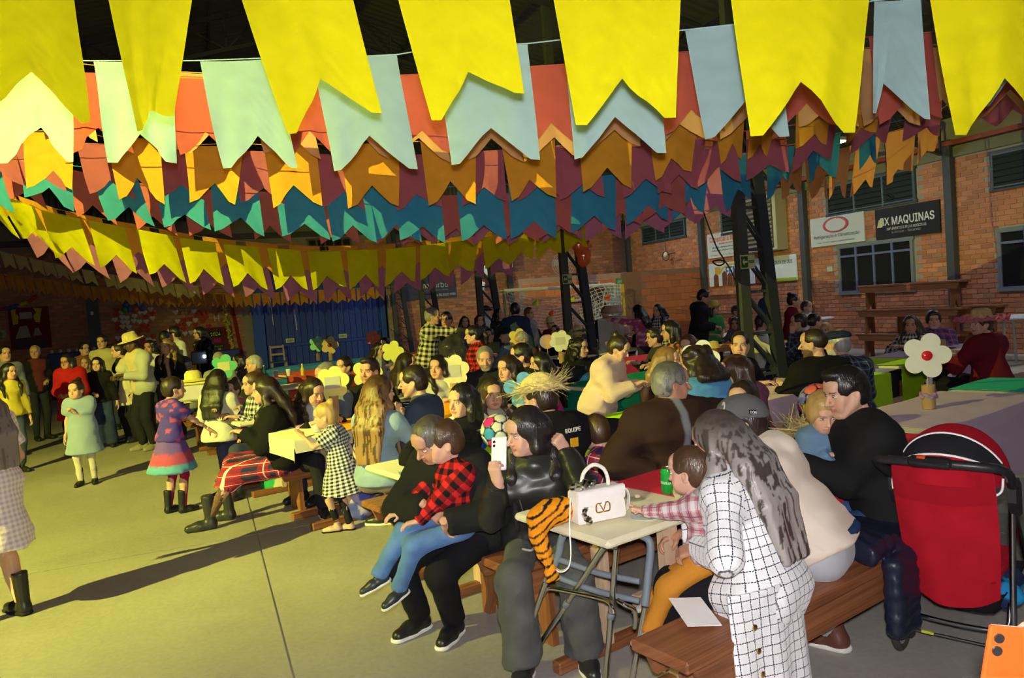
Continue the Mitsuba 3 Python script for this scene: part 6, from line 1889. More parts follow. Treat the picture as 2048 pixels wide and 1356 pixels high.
# --- the woman in the white checked coat, her back to the camera
x, y, az = 1.93, 2.34, -22
L = to_local(x, y, az)
coat = person('woman in a white coat with a black windowpane check and long streaked hair, her back to the camera', x, y, az, H=1.56, seat=.45, lean=14, head=(-6, 10, 0), d=2, skin='tan', hair=('verylong', (.060, .048, .04), (.34, .31, .29)),
              hands=((*[L((1.70, 2.44, .70))], 'hold', dirs(az, (-.6, .6, -.3), (.3, .3, -.9))), (L((1.80, 2.72, .66)), 'hold', dirs(az, (-.8, .2, -.2), (0, -.4, -.9)))),
              pole=((-.75, -.6, -.6), None), feet=(L((1.86, 2.78, .085)), L((2.10, 2.66, .12))),
              top=dict(name='coat', mat='windowpane', color=(.8, .8, .8), skirt=.16, loose=.026, fold=.012, hem=-.05), bottom=dict(kind='trousers', color=(.013, .013, .016), loose=.05, wide=.03), shoes=(.09, .035, .022))
# the coat's skirts hang behind the bench
u = np.linspace(0, 1, 30); t = np.linspace(0, 1, 26)
U, Tt = np.meshgrid(u, t, indexing='ij')
A_ = 2.12 + .42 * U
bb = 1.735 - .045 * Tt - .06 * np.sin(PI * U) * (1 - .5 * Tt) - .016 * np.sin(U * 17) * Tt
P = A_[..., None] * UA + bb[..., None] * UN + (.60 - (.51 + .03 * np.sin(U * 5 + 1)) * Tt)[..., None] * np.array([0, 0, 1.0]) + (UA * .03) * (Tt * (U - .5))[..., None]
v, f = thick_sheet(P, .010)
n_ = smooth_normals(v, f)
uv = np.stack([(v @ UA) * 1.0, v[:, 2]], 1)
scene[coat['key'] + '__coat__skirt'] = {'type': 'ply', 'filename': meshkit.write_ply((v, f), False, uv=uv, normals=n_), 'face_normals': False, 'bsdf': {'type': 'ref', 'id': 'windowpane'}}
for a_, z_ in ((2.18, .49), (2.195, .40), (2.21, .31)):
    m = move(lathe([(0, 0), (.011, 0), (.012, .003), (.009, .006), (0, .006)], 12, cap=False), np.stack([UA, [0, 0, 1.0], -UN], 1), tp(a_, 1.672, z_))
    add(coat['key'] + '__coat__button', m, 'metal', (.75, .5, .12))
add(coat['key'] + '__lining', thick_sheet(np.stack([tp(2.16, 1.80, .465) + UA * 0, tp(2.26, 1.98, .49)])[None] * 1.0 + np.linspace(0, .13, 6)[:, None, None] * np.array([-.9, .35, .05]), .004), 'cloth', (.78, .77, .75), smooth=False)

# --- the baby on her lap
x, y, az = 1.80, 2.52, -40
L = to_local(x, y, az)
person('baby with thin brown hair in a checked shirt and ochre trousers on a lap, pointing at the table', x, y, az, H=.80, sex='child', seat=.60, lean=2, head=(8, 6, 0), d=2, hscale=1.0, hair=('crew', 'brown'),
       hands=((L((1.60, 2.70, .80)), 'point', dirs(az, (-.55, .75, .25), (0, 0, -1))), (L((1.92, 2.76, .78)), 'relaxed')), feet=(L((1.56, 2.62, .33)), L((1.66, 2.80, .36))), knees=(-.1, .1),
       top=dict(mat='tartan_pale', color=(.4, .3, .3), loose=.016, hem=-.05, hood=1), bottom=dict(color=(.48, .20, .025), loose=.018), shoes=(.5, .45, .4))

# --- the man in the cream hoodie and grey cap
x, y, az = 2.40, 2.53, -34
L = to_local(x, y, az)
man = person('man in a cream hoodie and a grey cap leaning over the nearest table, his back to the camera', x, y, az, H=1.70, sex='man', seat=.45, lean=33, side=0, head=(-26, -14, 0), d=2, hair=('crew', 'dark'), hat=('cap', (.115, .115, .125), .85), stubble=.3, build=1.08,
             hands=((L((1.98, 2.92, .80)), 'relaxed'), (L((2.30, 3.06, .80)), 'relaxed')), pole=((-.9, -.3, -.3), (.9, -.3, -.3)), feet=(L((2.10, 3.0, .085)), L((2.56, 2.66, .10))),
             top=dict(name='hoodie', color=(.74, .64, .54), hood=1, loose=.034, hem=-.02, fold=.016), bottom=dict(color=(.42, .43, .47), loose=.02), shoes=(.11, .04, .025))
add(man['key'] + '__waistband', tube(arc((0, 0, 0), .155, 0, 360, 25)[:-1] * [1.08, .95, 1], .026, 6, closed=True)[0] @ rotx(-.25).T @ az_frame(az).T + [x - .02, y - .02, .595] if False else move(tube(arc((0, 0, 0), .150, 0, 360, 25, (1, 0, 0), (0, 1, 0))[:-1] * [1.12, .98, 1], .022, 6, closed=True), az_frame(az) @ rotx(-.35), (x, y, .60))[0], 'cloth') if False else None
m = tube(arc((0, 0, 0), .146, 0, 360, 29, (1, 0, 0), (0, 1, 0))[:-1] * [1.16, 1.0, 1], .021, 6, closed=True)
add(man['key'] + '__waistband', move(m, az_frame(az) @ rotx(-.40), (x, y, .585)), 'cloth', (.02, .05, .13))
hm = man
cl = lambda v: np.asarray(v) @ hm['Rh'].T * hm['hs'] + hm['hc']
badge = box(.036, .003, .020, (0, 0, 0), .002)
Rb = rotz(-2.05)
add(man['key'] + '__cap__label', (hm['W'](cl(badge[0] @ rotz(1.95).T + [-.083, -.035, .058])), badge[1]), 'cloth', (.012, .012, .014), smooth=False)
tv, tf = text('CON', .011, .001, True)
tv = (tv - [tv[:, 0].mean(), tv[:, 1].mean(), 0])
tv = np.stack([tv[:, 0], -tv[:, 2] - .002, tv[:, 1]], 1)
add(man['key'] + '__cap__lettering', (hm['W'](cl(tv @ rotz(-PI / 2 + .35).T + [-.0845, -.035, .058])), tf), 'cloth', (.75, .75, .75), smooth=False)
emb = tube(smooth_path([(-.045, .100, .062), (-.062, .090, .055), (-.066, .084, .072), (-.056, .086, .092), (-.052, .092, .078)], 6), .0035, 5)
add(man['key'] + '__cap__emblem', (hm['W'](cl(emb[0])), emb[1]), 'cloth', (.55, .50, .36))

# --- the man in the black jacket at the right
x, y, az = 3.02, 2.72, -62
L = to_local(x, y, az)
person('dark haired young man in a black jacket and jeans leaning on the red paper cloth at the right', x, y, az, H=1.70, sex='man', seat=.45, lean=14, head=(-14, 8, 0), d=2, hair=('quiff', 'black'), build=1.08,
       hands=((L((2.60, 2.92, .82)), 'fist'), (L((2.80, 3.18, .82)), 'relaxed')), pole=((-.3, -.9, -.1), None), feet=(L((2.78, 3.05, .085)), L((2.95, 3.16, .085))),
       top=dict(name='jacket', color=(.016, .016, .017), loose=.034, hem=-.08, collar=1, fold=.014), bottom=dict(color=(.035, .08, .22), denim=1), shoes=(.02, .02, .03))
# --- the toddler held by him
x, y, az = 2.86, 3.02, 178
person('blond toddler in a denim jacket peering past the man in the black jacket', x, y, az, H=.86, sex='child', seat=.64, lean=4, head=(28, 14, 0), d=2, hair=('boy', 'blond'), hands=('lap', 'lap'), top=dict(name='jacket', color=(.13, .22, .38), loose=.022, mottle=9), bottom=dict(color=(.1, .12, .2)))

# --- the man in the brown fleece
x, y, az = 2.48, 3.82, 176
L = to_local(x, y, az)
bro = person('grey haired man in a brown fleece jacket, fists on his hips, looking to the right', x, y, az, H=1.70, sex='old', seat=.44, lean=3, head=(-72, 2, 0), d=2, skin=(.50, .25, .17), hair=('short', (.11, .105, .09), (.34, .33, .31)), build=1.22, 
             hands=((L((2.79, 3.76, .78)), 'fist', dirs(az, (-.75, -.3, -.35), (0, .7, -.7))), (L((2.30, 3.68, .66)), 'fist', dirs(az, (.75, -.3, -.4), (0, .7, -.7)))), pole=((-.95, -.2, .05), (.9, -.2, -.25)),
             feet=(L((2.60, 3.40, .085)), L((2.40, 3.42, .085))), top=dict(name='jacket', color=(.045, .024, .017), collar=1, loose=.04, hem=-.12, fold=.018, inner=((.20, .22, .26), .03)), bottom=dict(color=(.02, .022, .03)))
z = [bro['W'](bro['P'] + bro['up'] * h_ + np.array([0, .172 - .10 * max(0, h_ - .3), 0])) for h_ in np.linspace(-.05, .33, 8)]
add(bro['key'] + '__zip', tube(z, .004, 6), 'metal', (.25, .22, .2))

# --- the man with the frayed straw hat, his back to the camera
x, y, az = 1.80, 3.88, -14
L = to_local(x, y, az)
fr = person('man in a black sweatshirt wearing a frayed straw hat, his arm laid round a child', x, y, az, H=1.66, sex='man', seat=.44, lean=8, head=(-20, 6, 0), d=2, hair=('crew', 'dark'), build=1.15,
            hands=((L((1.72, 4.2, .80)), 'relaxed'), (L((2.36, 4.0, .66)), 'relaxed')), pole=(None, (.9, -.2, -.1)), top=dict(color=(.012, .012, .014), loose=.035, hem=-.08, fold=.016), bottom=dict(color=(.02, .025, .05)))
HWf = lambda v: fr['W'](np.asarray(v) @ fr['Rh'].T * fr['hs'] + fr['hc'])
F = Field((-.16, -.18, .02), (.16, .18, .19), .009)
F.ball((0, -.01, .05), (.100, .120, .105)); F.plane((0, 0, .045), (0, 0, -1), k=.01); F.wrinkle(.012, 40, 40, 60, 2)
m = F.mesh()
add(fr['key'] + '__straw_hat', (HWf(m[0]), m[1]), 'cloth', np.array([.66, .52, .22]) * (.7 + .6 * meshkit.noise(m[0] * [90, 90, 200], 3))[:, None])
r = np.random.default_rng(11); st = []
for k in range(230):
    a0 = r.uniform(0, 2 * PI); rr = r.uniform(.07, .11)
    p0 = np.array([math.sin(a0) * rr, math.cos(a0) * rr * 1.15 - .01, .06 + r.uniform(-.02, .03)])
    ln = r.uniform(.05, .15)
    d_ = unit(np.array([math.sin(a0 + r.normal(0, .35)), math.cos(a0 + r.normal(0, .35)), r.normal(.0, .45) + (.65 if math.sin(a0) > .4 else -.12)]))
    p1 = p0 + d_ * ln; w_ = np.cross(d_, r.normal(size=3)); w_ = unit(w_) * r.uniform(.0018, .004)
    n2 = unit(np.cross(d_, w_)) * .0008
    st.append((np.array([p0 - w_ - n2, p0 + w_ - n2, p1 + w_ * .5, p1 - w_ * .5, p0 - w_ + n2, p0 + w_ + n2]), np.array([[0, 1, 2], [0, 2, 3], [4, 3, 2], [4, 2, 5]]), np.array([.70, .57, .26]) * r.uniform(.65, 1.15)))
sm = join_c(st)
k = add(fr['key'] + '__straw_hat__fringe', (HWf(sm[0]), sm[1], sm[2]), 'cloth')
labels[k] = {'kind': 'stuff', 'label': 'loose frayed straws sticking out all round the hat'}
bk = fr['W'](fr['chest'] + np.array([.02, -.165, .05]))
nb = az_frame(az) @ np.array([0, -1.0, 0]); rb = az_frame(az) @ np.array([1.0, 0, 0])
add(fr['key'] + '__print', join([wall_text('EQUIPE', .022, bk - rb * .06 + [0, 0, .05], rb, (0, 0, 1), .012, True)]), 'cloth', (.7, .7, .68), smooth=False)
add(fr['key'] + '__patch', (box(.055, .004, .05)[0] @ az_frame(az).T + bk + nb * .014 + [0, 0, -.01], box(1, 1, 1)[1]), 'cloth', (.78, .42, .02), smooth=False)

# --- the child under his arm
x, y, az = 2.10, 3.86, -30
person('small boy with short brown hair in a red tartan shirt under the arm of the straw hatted man', x, y, az, H=1.06, sex='child', seat=.44, lean=4, head=(20, 12, 0), d=2, hair=('crew', 'brown'), hands=('lap', 'lap'), feet=((-.12, .36, .30), (.10, .36, .30)),
       top=dict(mat='tartan_red', color=(.3, .05, .05), loose=.02, hem=-.06), bottom=dict(color=(.05, .06, .1)), shoes=(.3, .03, .035))

# --- the girl with the phone
x, y, az = 1.46, 3.44, 205
L = to_local(x, y, az)
gl = person('smiling girl with long black hair in a black leather jacket and ripped grey jeans, holding up a white phone', x, y, az, H=1.56, seat=.45, lean=16, head=(58, 6, 0), d=2, hair=('verylong', (.016, .013, .015)),
            hands=((L((1.52, 3.20, .99)), 'fist', dirs(az, (-.45, -.1, .7), (-.3, .6, .2))), (L((1.16, 3.16, .90)), 'grip', dirs(az, (-.25, -.15, .9), (.75, .5, .1)))), pole=((-.3, .4, -.9), (.3, -.2, -.9)),
            feet=(L((1.50, 3.10, .085)), L((1.21, 3.14, .085))),
            top=dict(name='jacket', mat='leather', color=(.017, .018, .017), loose=.028, hem=-.03, fold=.016, collar=1), bottom=dict(color=(.085, .088, .085), denim=1, wide=.035, loose=.02, fold=.014), shoes=(.02, .02, .024))
for (p_, ln) in (((1.33, 3.18, .60), .05), ((1.30, 3.21, .56), .06), ((1.36, 3.12, .54), .045)):
    add(gl['key'] + '__trousers__tear', tube(smooth_path([np.array(p_) + [-ln / 2, 0, .004], np.array(p_) + [0, -.03, 0], np.array(p_) + [ln / 2, -.005, .003]], 4), .006, 5), 'cloth', (.30, .29, .27))
zp = [gl['W'](gl['chest'] + np.array([.10 - .05 * q, .13 + .02 * q, .06 - .22 * q])) for q in np.linspace(0, 1, 6)]
add(gl['key'] + '__jacket__zip', tube(zp, .003, 5), 'metal', (.6, .6, .6))
g0, Rm = gl['grips'][1]

# --- the woman with the boy on her lap
x, y, az = 1.24, 3.82, 232
L = to_local(x, y, az)
mo = person('woman in a black jacket and black trousers with her hair tied back, bending over the boy on her lap', x, y, az, H=1.60, seat=.45, lean=26, head=(20, 24, -6), d=2, skin='mid', hair=('lowbun', (.075, .065, .05), (.16, .15, .12)), build=1.1,
            hands=((L((.98, 3.44, .68)), 'hold', dirs(az, (.3, .55, -.45), (.5, .3, -.5))), (L((.93, 3.56, .74)), 'relaxed', dirs(az, (.55, -.1, -.6), (.4, .6, -.3)))), pole=((-.9, -.2, -.5), (.95, -.1, -.3)),
            feet=(L((1.07, 3.74, .085)), L((.93, 3.90, .085))), top=dict(name='jacket', color=(.016, .017, .016), loose=.04, hem=-.11, collar=1, fold=.016), bottom=dict(color=(.012, .012, .014), loose=.02), shoes=(.014, .014, .015))

# --- the boy
x, y, az = 1.09, 3.60, 262
L = to_local(x, y, az)
person('boy with a quiff in a red and black buffalo check shirt and jeans sitting across a lap', x, y, az, H=1.02, sex='child', seat=.58, lean=-2, head=(14, 10, 0), d=2, hair=('quiff', 'brown'), hands=((L((.86, 3.58, .66)), 'relaxed'), (L((.80, 3.70, .68)), 'relaxed')),
       feet=(L((.78, 3.66, .34)), L((.70, 3.72, .40))), top=dict(mat='check_red', color=(.4, .03, .03), loose=.02, hem=-.05, hood=1), bottom=dict(color=(.10, .20, .42), denim=1, loose=.016), shoes=(.025, .03, .035))

# --- the child in blue, seen from behind
x, y, az = 3.03, 4.12, 0
person('child with curly dark hair in a sky blue sweater and jeans standing between the tables, seen from behind', x, y, az, H=1.30, sex='child', lean=8, head=(-35, 12, 0), d=2, skin='mid', hair=('curly', 'dark'), hands=(((-.26, .20, .78), 'relaxed'), ((.30, .22, .74), 'relaxed')),
       top=dict(color=(.10, .31, .58), loose=.04, hem=-.08, fold=.016), bottom=dict(color=(.16, .26, .48), denim=1, loose=.025), shoes=(.4, .4, .4))

# --- the girl in the chequered dress
x, y, az = .92, 6.02, -66
L = to_local(x, y, az)
person('little fair haired girl in a black and white chequered dress on tiptoe at the orange table', x, y, az, H=.98, sex='child', lean=10, head=(-6, 4, 0), d=2, hair=('bun', 'blond'), hands=((L((.64, 6.06, .79)), 'flat'), (L((1.06, 5.86, .50)), 'relaxed')), feet=(L((.84, 6.06, .10)), L((.94, 6.04, .055))),
       top=dict(name='dress', mat='gingham_black', color=(.4, .4, .4), skirt=.40, flare=.10, sleeve=.45, loose=.02), bottom=dict(kind='leggings', color=(.015, .015, .018)), shoes=(.55, .36, .30))

# --- the woman walking away at the left edge
x, y, az = -1.28, 5.45, -52
person('woman with long hair and a pink gingham dress walking away at the left edge, in black socks and sandals', x, y, az, H=1.50, head=(-20, 4, 0), d=2, skin='mid', hair=('verylong', (.12, .09, .085), (.20, .16, .15)), build=1.08, hands=('side', ((.2, .16, .80), 'relaxed')), feet=((-.10, .10, .085), (.09, -.05, .085)),
       top=dict(name='dress', mat='gingham_pink', color=(.7, .6, .6), skirt=.44, flare=.08, sleeve=.45, loose=.022, fold=.014), bottom=dict(kind='leggings', color=(.52, .33, .24)), shoes=('boot', (.016, .015, .015)))
# ================================================================= things on the tables and around
TZ = .772


def on(p, z=TZ):
    return np.array([p[0], p[1], z])


# ---- the folded walking frame
k = thing('walking_frame', 'folded chrome and grey walking frame leaning at the end of the nearest table', 'walking frame')
A0, B0, C0, D0 = (1.189, 3.211, .02), (1.274, 3.244, .02), (1.455, 2.842, .02), (1.50, 2.72, .02)
A2, B1, C1, D1 = (1.287, 3.001, .474), (1.424, 2.698, .685), (1.455, 2.653, .685), (1.545, 2.614, .44)
lp = lambda a, b, t: np.array(a) + (np.array(b) - np.array(a)) * t
for a, b in ((A0, A2), (B0, B1), (C0, C1), (D0, D1)):
    add(k + '__leg', tube([a, b], .0125, 12), 'chrome', (.78, .78, .72))
    add(k + '__rubber_foot', tube([lp(a, b, -.01), lp(a, b, .06), lp(a, b, .07)], [.021, .016, .013], 12), 'cloth', (.12, .11, .10))
    add(k + '__collar', tube([lp(a, b, .52), lp(a, b, .56)], .0155, 12), 'paint', (.16, .18, .21))
add(k + '__upright', tube(smooth_path([A2, (1.336, 2.966, .584), (1.352, 2.955, .655), (1.362, 2.94, .688)], 5), .0165, 12), 'paint', (.15, .18, .22))
add(k + '__upright', tube(smooth_path([D1, (1.60, 2.66, .56), (1.64, 2.70, .66), (1.60, 2.72, .70)], 5), .0165, 12), 'paint', (.15, .18, .22))
for a, b in (((1.336, 2.966, .574), (1.554, 2.659, .527)), ((1.31, 2.972, .505), (1.547, 2.658, .448))):
    mid = lp(a, b, .5) + np.array([0, 0, -.012])
    add(k + '__crossbar', tube(smooth_path([a, mid, b], 8), .013, 10), 'paint', (.15, .18, .22))
add(k + '__brace', tube(smooth_path([lp(A0, A2, .80), (1.280, 3.032, .405), (1.30, 3.00, .44), (1.36, 2.87, .452), (1.423, 2.73, .457), (1.436, 2.69, .44), (1.440, 2.685, .41)], 6), .010, 10), 'chrome', (.78, .78, .72))
add(k + '__brace', tube(smooth_path([(1.45, 2.667, .47), (1.47, 2.64, .455), (1.505, 2.635, .43), (1.515, 2.645, .38), (1.516, 2.66, .34)], 6), .010, 10), 'chrome', (.78, .78, .72))
add(k + '__top_bar', tube(smooth_path([(1.352, 2.93, .69), (1.37, 2.86, .703), (1.40, 2.77, .70), (1.431, 2.695, .69), (1.46, 2.655, .688)], 6), .011, 10), 'chrome', (.78, .78, .72))

# ---- the red pram, seen from behind
k = thing('pram', 'red pram with a black window and white reflective piping on its hood', 'pram')
PO, PF, PR = np.array([2.90, 2.29, 0]), np.array([.91, .415, 0]), np.array([.415, -.91, 0])
pp = lambda r_, f_, z_: PO + PR * r_ + PF * f_ + np.array([0, 0, z_])
RED = (.42, .010, .022)
nu, nv = 17, 16
P = np.zeros((nu, nv, 3))
for i, u_ in enumerate(np.linspace(-1, 1, nu)):
    for j, t_ in enumerate(np.linspace(0, 1, nv)):
        z_ = .335 + .57 * t_ - .05 * (1 - t_) * (1 - u_ * u_)
        w_ = .165 + .025 * math.sin(t_ * PI * .7)
        P[i, j] = pp(u_ * w_, -.05 - .11 * t_ - .05 * math.cos(u_ * PI / 2) * (1 - .3 * t_) + .006 * math.sin(u_ * 7 + t_ * 5), z_)
v, f = thick_sheet(P, .012)
add(k + '__back_cover', (v, f), 'cloth', np.array(RED) * (.85 + .3 * meshkit.fbm(v * 12, 3, 3))[:, None], smooth=60)
P2 = P[:, -5:].copy() + (-PF * .012); v, f = thick_sheet(P2, .006)
add(k + '__gather', (v + PF * 0 , f), 'cloth', np.array(RED) * .8, smooth=60)


def hood(th, ph):      # th: from the back rim over the top, ph: across
    h = .235
    return pp(.205 * math.cos(ph), .03 - .27 * math.sin(ph) * math.cos(th), .80 + h * math.sin(ph) * math.sin(th))


for name, t0, t1, col in (('hood_back', 8, 38, RED), ('hood_window', 40, 66, (.022, .022, .026)), ('hood_front', 68, 150, RED)):
    G = np.array([[hood(math.radians(a), b) for b in np.linspace(.06, PI - .06, 26)] for a in np.linspace(t0, t1, 9)])
    v, f = thick_sheet(G, .008)
    add(k + f'__{name}', (v, f), 'cloth', np.array(col) * (.85 + .3 * meshkit.fbm(v * 14, 3, 4))[:, None], smooth=60)
for a, b0, b1 in ((39, .10, PI - .02), (67, .45, PI - .55)):
    add(k + '__reflective_piping', tube([hood(math.radians(a), b) * 1.0 + (hood(math.radians(a), b) - pp(0, .03, .80)) * .015 for b in np.linspace(b0, b1, 24)], .0055, 8), 'gloss', (.92, .92, .93))
add(k + '__reflective_piping', tube(smooth_path([pp(-.20, -.10, .84), pp(-.205, -.11, .80), pp(-.20, -.12, .77)], 5), .005, 8), 'gloss', (.92, .92, .93))
add(k + '__reflective_piping', tube(smooth_path([pp(.205, -.09, .85), pp(.20, -.12, .80), pp(.15, -.15, .775)], 5), .005, 8), 'gloss', (.92, .92, .93))
hp = smooth_path([pp(-.225, -.02, .80), pp(-.235, -.20, .905), pp(-.16, -.265, .93), pp(0, -.285, .935), pp(.16, -.265, .93), pp(.235, -.20, .905), pp(.225, -.02, .80)], 7)
add(k + '__handle', tube(hp, .019, 12), 'leather', (.02, .02, .022))
add(k + '__handle__brake_case', tube([pp(-.08, -.283, .937), pp(-.07, -.286, .938), pp(.06, -.286, .938), pp(.07, -.283, .937)], [.018, .025, .025, .018], 12), 'gloss', (.015, .015, .017))
add(k + '__handle__button', tube([pp(-.05, -.295, .957), pp(-.02, -.296, .957)], .010, 10), 'gloss', (.62, .07, .01))
for s in (-1, 1):
    add(k + '__hinge', hull(np.vstack([box(.03, .07, .09)[0] @ np.stack([PR, PF, [0, 0, 1.0]]) + pp(s * .225, -.02, .79), box(.035, .05, .12)[0] @ np.stack([PR, PF, [0, 0, 1.0]]) + pp(s * .225, .02, .74)])), 'paint', (.018, .018, .02), smooth=False)
    add(k + '__rear_leg', tube([pp(s * .215, .0, .76), pp(s * .20, .0, .14)], .0125, 10), 'metal', (.42, .44, .47))
    add(k + '__front_leg', tube([pp(s * .215, .0, .72), pp(s * .19, .56, .16)], .0125, 10), 'metal', (.42, .44, .47))
    add(k + '__bracket', box(.04, .05, .12, (0, 0, 0), .008)[0] @ np.stack([PR, PF, [0, 0, 1.0]]) + pp(s * .20, 0, .13), 'paint') if False else add(k + '__bracket', (box(.04, .05, .12, (0, 0, 0), .008)[0] @ np.stack([PR, PF, [0, 0, 1.0]]) + pp(s * .20, 0, .13), box(.04, .05, .12, (0, 0, 0), .008)[1]), 'paint', (.018, .018, .02), smooth=False)
    for f0, sz in ((0, .105), (.60, .085)):
        c = pp(s * .235, f0, sz)
        ring = arc(c, sz - .016, 0, 360, 37, PF, (0, 0, 1))[:-1]
        kw = add(k + '__wheel', tube(ring, .017, 10, closed=True), 'cloth', (.055, .05, .046))
        add(kw + '__rim', tube(arc(c, sz - .034, 0, 360, 33, PF, (0, 0, 1))[:-1], .008, 8, closed=True), 'paint', (.26, .26, .28))
        add(kw + '__hub', join([tube([c - PR * .018, c + PR * .018], .018, 10)] + [bar(c, c + (PF * math.cos(q) + np.array([0, 0, 1.0]) * math.sin(q)) * (sz - .036), .010, .010) for q in np.arange(6) * PI / 3]), 'paint', (.30, .30, .32), smooth=False)
add(k + '__axle', tube([pp(-.22, 0, .105), pp(.22, 0, .105)], .006, 8), 'metal', (.5, .5, .5))
add(k + '__axle__sleeve', tube([pp(-.15, 0, .105), pp(-.10, 0, .105)], .0075, 8), 'paint', (.55, .55, .03))
add(k + '__basket_rail', tube(smooth_path([pp(-.19, .02, .30), pp(-.18, -.02, .205), pp(-.10, -.04, .19), pp(.10, -.04, .19), pp(.18, -.02, .205), pp(.19, .02, .30)], 6), .010, 10), 'metal', (.40, .42, .45))
G = np.array([[pp(.175 * a, -.03 + .5 * b, .335 - .14 * (1 - abs(2 * b - 1)**4) * (1 - a**6) - .0) for b in np.linspace(0, 1, 12)] for a in np.linspace(-1, 1, 12)])
add(k + '__basket', thick_sheet(G, .005), 'cloth', (.016, .016, .018), smooth=60)
add(k + '__seat', move(box(.33, .42, .06, bev=.02), np.stack([PR, PF, [0, 0, 1.0]], 1), pp(0, .12, .42)), 'cloth', RED, smooth=40)
k2 = thing('backpack', 'navy and blue bundle lying in the basket under the pram', 'bag')
F = Field(pp(.1, .2, .3) - .3, pp(.1, .2, .3) + .3, .014); F.ball(pp(.08, .22, .33), (.12, .13, .085), k=.03); F.ball(pp(.14, .1, .31), (.05, .1, .06)); F.wrinkle(.02, 12, 12, 12)
m = F.mesh(); add(k2, m, 'cloth', np.where((meshkit.noise(m[0] * 14, 3) > .6)[:, None], [.02, .25, .55], [.02, .03, .09]))

# ---- the white handbag with its gold clasp, the silver scarf and the tiger
BA = unit(UA * .97 - UN * .22); BN = np.cross([0, 0, 1.0], BA); BO = np.array([1.455, 2.80, TZ])
bp = lambda x, y, z: BO + BA * x + BN * y + np.array([0, 0, z])
BR = np.stack([BA, BN, [0, 0, 1.0]], 1)
k = thing('handbag', 'white flap handbag with a gold clasp standing on the nearest table', 'handbag')
body = hull(np.array([[sx * w_, sy * d_, z_] for sx in (-1, 1) for sy in (-1, 1) for w_, d_, z_ in ((.108, .042, 0), (.114, .046, .01), (.110, .038, .125), (.104, .030, .135))]))
add(k + '__body', move(body, BR, BO), 'leather', (.80, .76, .72), smooth=40)
fl = np.array([[[x_, -.047 - .004 * math.sin(t_ * PI) if t_ > .25 else .03 - t_ * .30, .138 - .01 * (t_ < .2) if t_ <= .25 else .138 - (t_ - .25) / .75 * (.052 + .026 * (1 - abs(x_) / .112)**.6)] for t_ in np.linspace(0, 1, 14)] for x_ in np.linspace(-.112, .112, 15)])
add(k + '__flap', move(thick_sheet(fl, .006), BR, BO), 'leather', (.83, .79, .76), smooth=60)
cl_ = []
cl_.append(tube(smooth_path([(-.005, -.055, .078), (-.026, -.055, .078), (-.032, -.055, .066), (-.032, -.055, .052), (-.026, -.055, .042), (-.002, -.055, .042)], 4), .0028, 6))
cl_.append(tube(smooth_path([(.012, -.055, .078), (.026, -.055, .078), (.032, -.055, .068), (.032, -.055, .050), (.026, -.055, .042), (.004, -.055, .042)], 4), .0028, 6))
cl_.append(tube([(-.016, -.056, .078), (.001, -.056, .046), (.014, -.056, .078)], .0028, 6))
add(k + '__clasp', move(join(cl_), BR, BO), 'metal', (.80, .55, .16))
hd = smooth_path([(-.062, 0, .13), (-.062, 0, .165), (-.045, 0, .205), (0, 0, .228), (.045, 0, .205), (.062, 0, .165), (.062, 0, .13)], 6)
add(k + '__handle', move(tube(hd, .0085, 10), BR, BO), 'leather', (.80, .77, .66))
st = smooth_path([bp(-.118, 0, .11), bp(-.13, -.01, .06), bp(-.150, -.035, -.01), bp(-.165, -.06, -.10), bp(-.180, -.055, -.155), bp(-.21, -.03, -.17), bp(-.235, .0, -.13), bp(-.24, .02, -.04), bp(-.225, .03, .006), bp(-.16, .04, .01), bp(-.10, .045, .012)], 6)
w2 = np.stack([st + UN * .0 + np.array([0, 0, 0]) - BA * .0 + q * unit(UA + UN) * .010 for q in (-1, 0, 1)], 1)
add(k + '__strap', thick_sheet(w2, .005), 'leather', (.82, .79, .74), smooth=60)
st2 = smooth_path([bp(.118, 0, .11), bp(.148, .0, .10), bp(.158, .0, .06), bp(.140, -.01, .02), bp(.11, -.02, .012)], 6)
add(k + '__strap', thick_sheet(np.stack([st2 + BN * q * .008 for q in (-1, 0, 1)], 1), .004), 'leather', (.82, .79, .74), smooth=60)
k = thing('silver_scarf', 'crinkled silver and black scarf tied to the handle of the white handbag', 'scarf')
F = Field(bp(-.08, -.03, .1) - .14, bp(-.08, -.03, .1) + .14, .0045)
for q in np.linspace(0, 1, 14):
    F.ball(bp(-.075 + .012 * math.sin(q * 14), -.03 - .016 * q, .16 - .15 * q), (.013, .011, .014), k=.006)
for x_, y_, z_ in ((-.095, -.01, .165), (-.055, -.02, .168), (-.04, -.03, .155), (-.03, -.03, .162), (-.105, .0, .15)):
    F.ball(bp(x_, y_, z_), (.017, .015, .012), k=.006)
F.wrinkle(.007, 90, 90, 90, 6)
m = F.mesh(); n_ = meshkit.noise(m[0] * 95, 3)
add(k, m, 'metal', np.where((n_ > .56)[:, None], [.05, .06, .03], [.82, .82, .78]))
k = thing('plush_tiger', 'orange plush tiger with black stripes hanging over the table edge', 'toy')
F = Field(np.array([1.05, 2.45, .40]), np.array([1.65, 3.25, .98]), .0075)
tg = [bp(-.135, .05, .05), bp(-.19, .06, .045), bp(-.245, .05, .03), bp(-.262, .035, -.03), bp(-.250, .01, -.10), bp(-.235, -.01, -.16)]
F.ball(tg[0], (.055, .05, .046), k=.02); F.cone(tg[0], tg[1], .045, .052, k=.03).cone(tg[1], tg[2], .052, .045, k=.03).cone(tg[2], tg[3], .045, .034, k=.03).cone(tg[3], tg[4], .034, .030, k=.02).cone(tg[4], tg[5], .028, .018, k=.02)
F.ball(tg[5] + [0, 0, -.02], (.030, .030, .026), k=.01)
for q in (-.02, 0, .02):
    F.ball(tg[5] + BA * q + [0, -.01, -.04], (.012, .012, .014), k=.008)
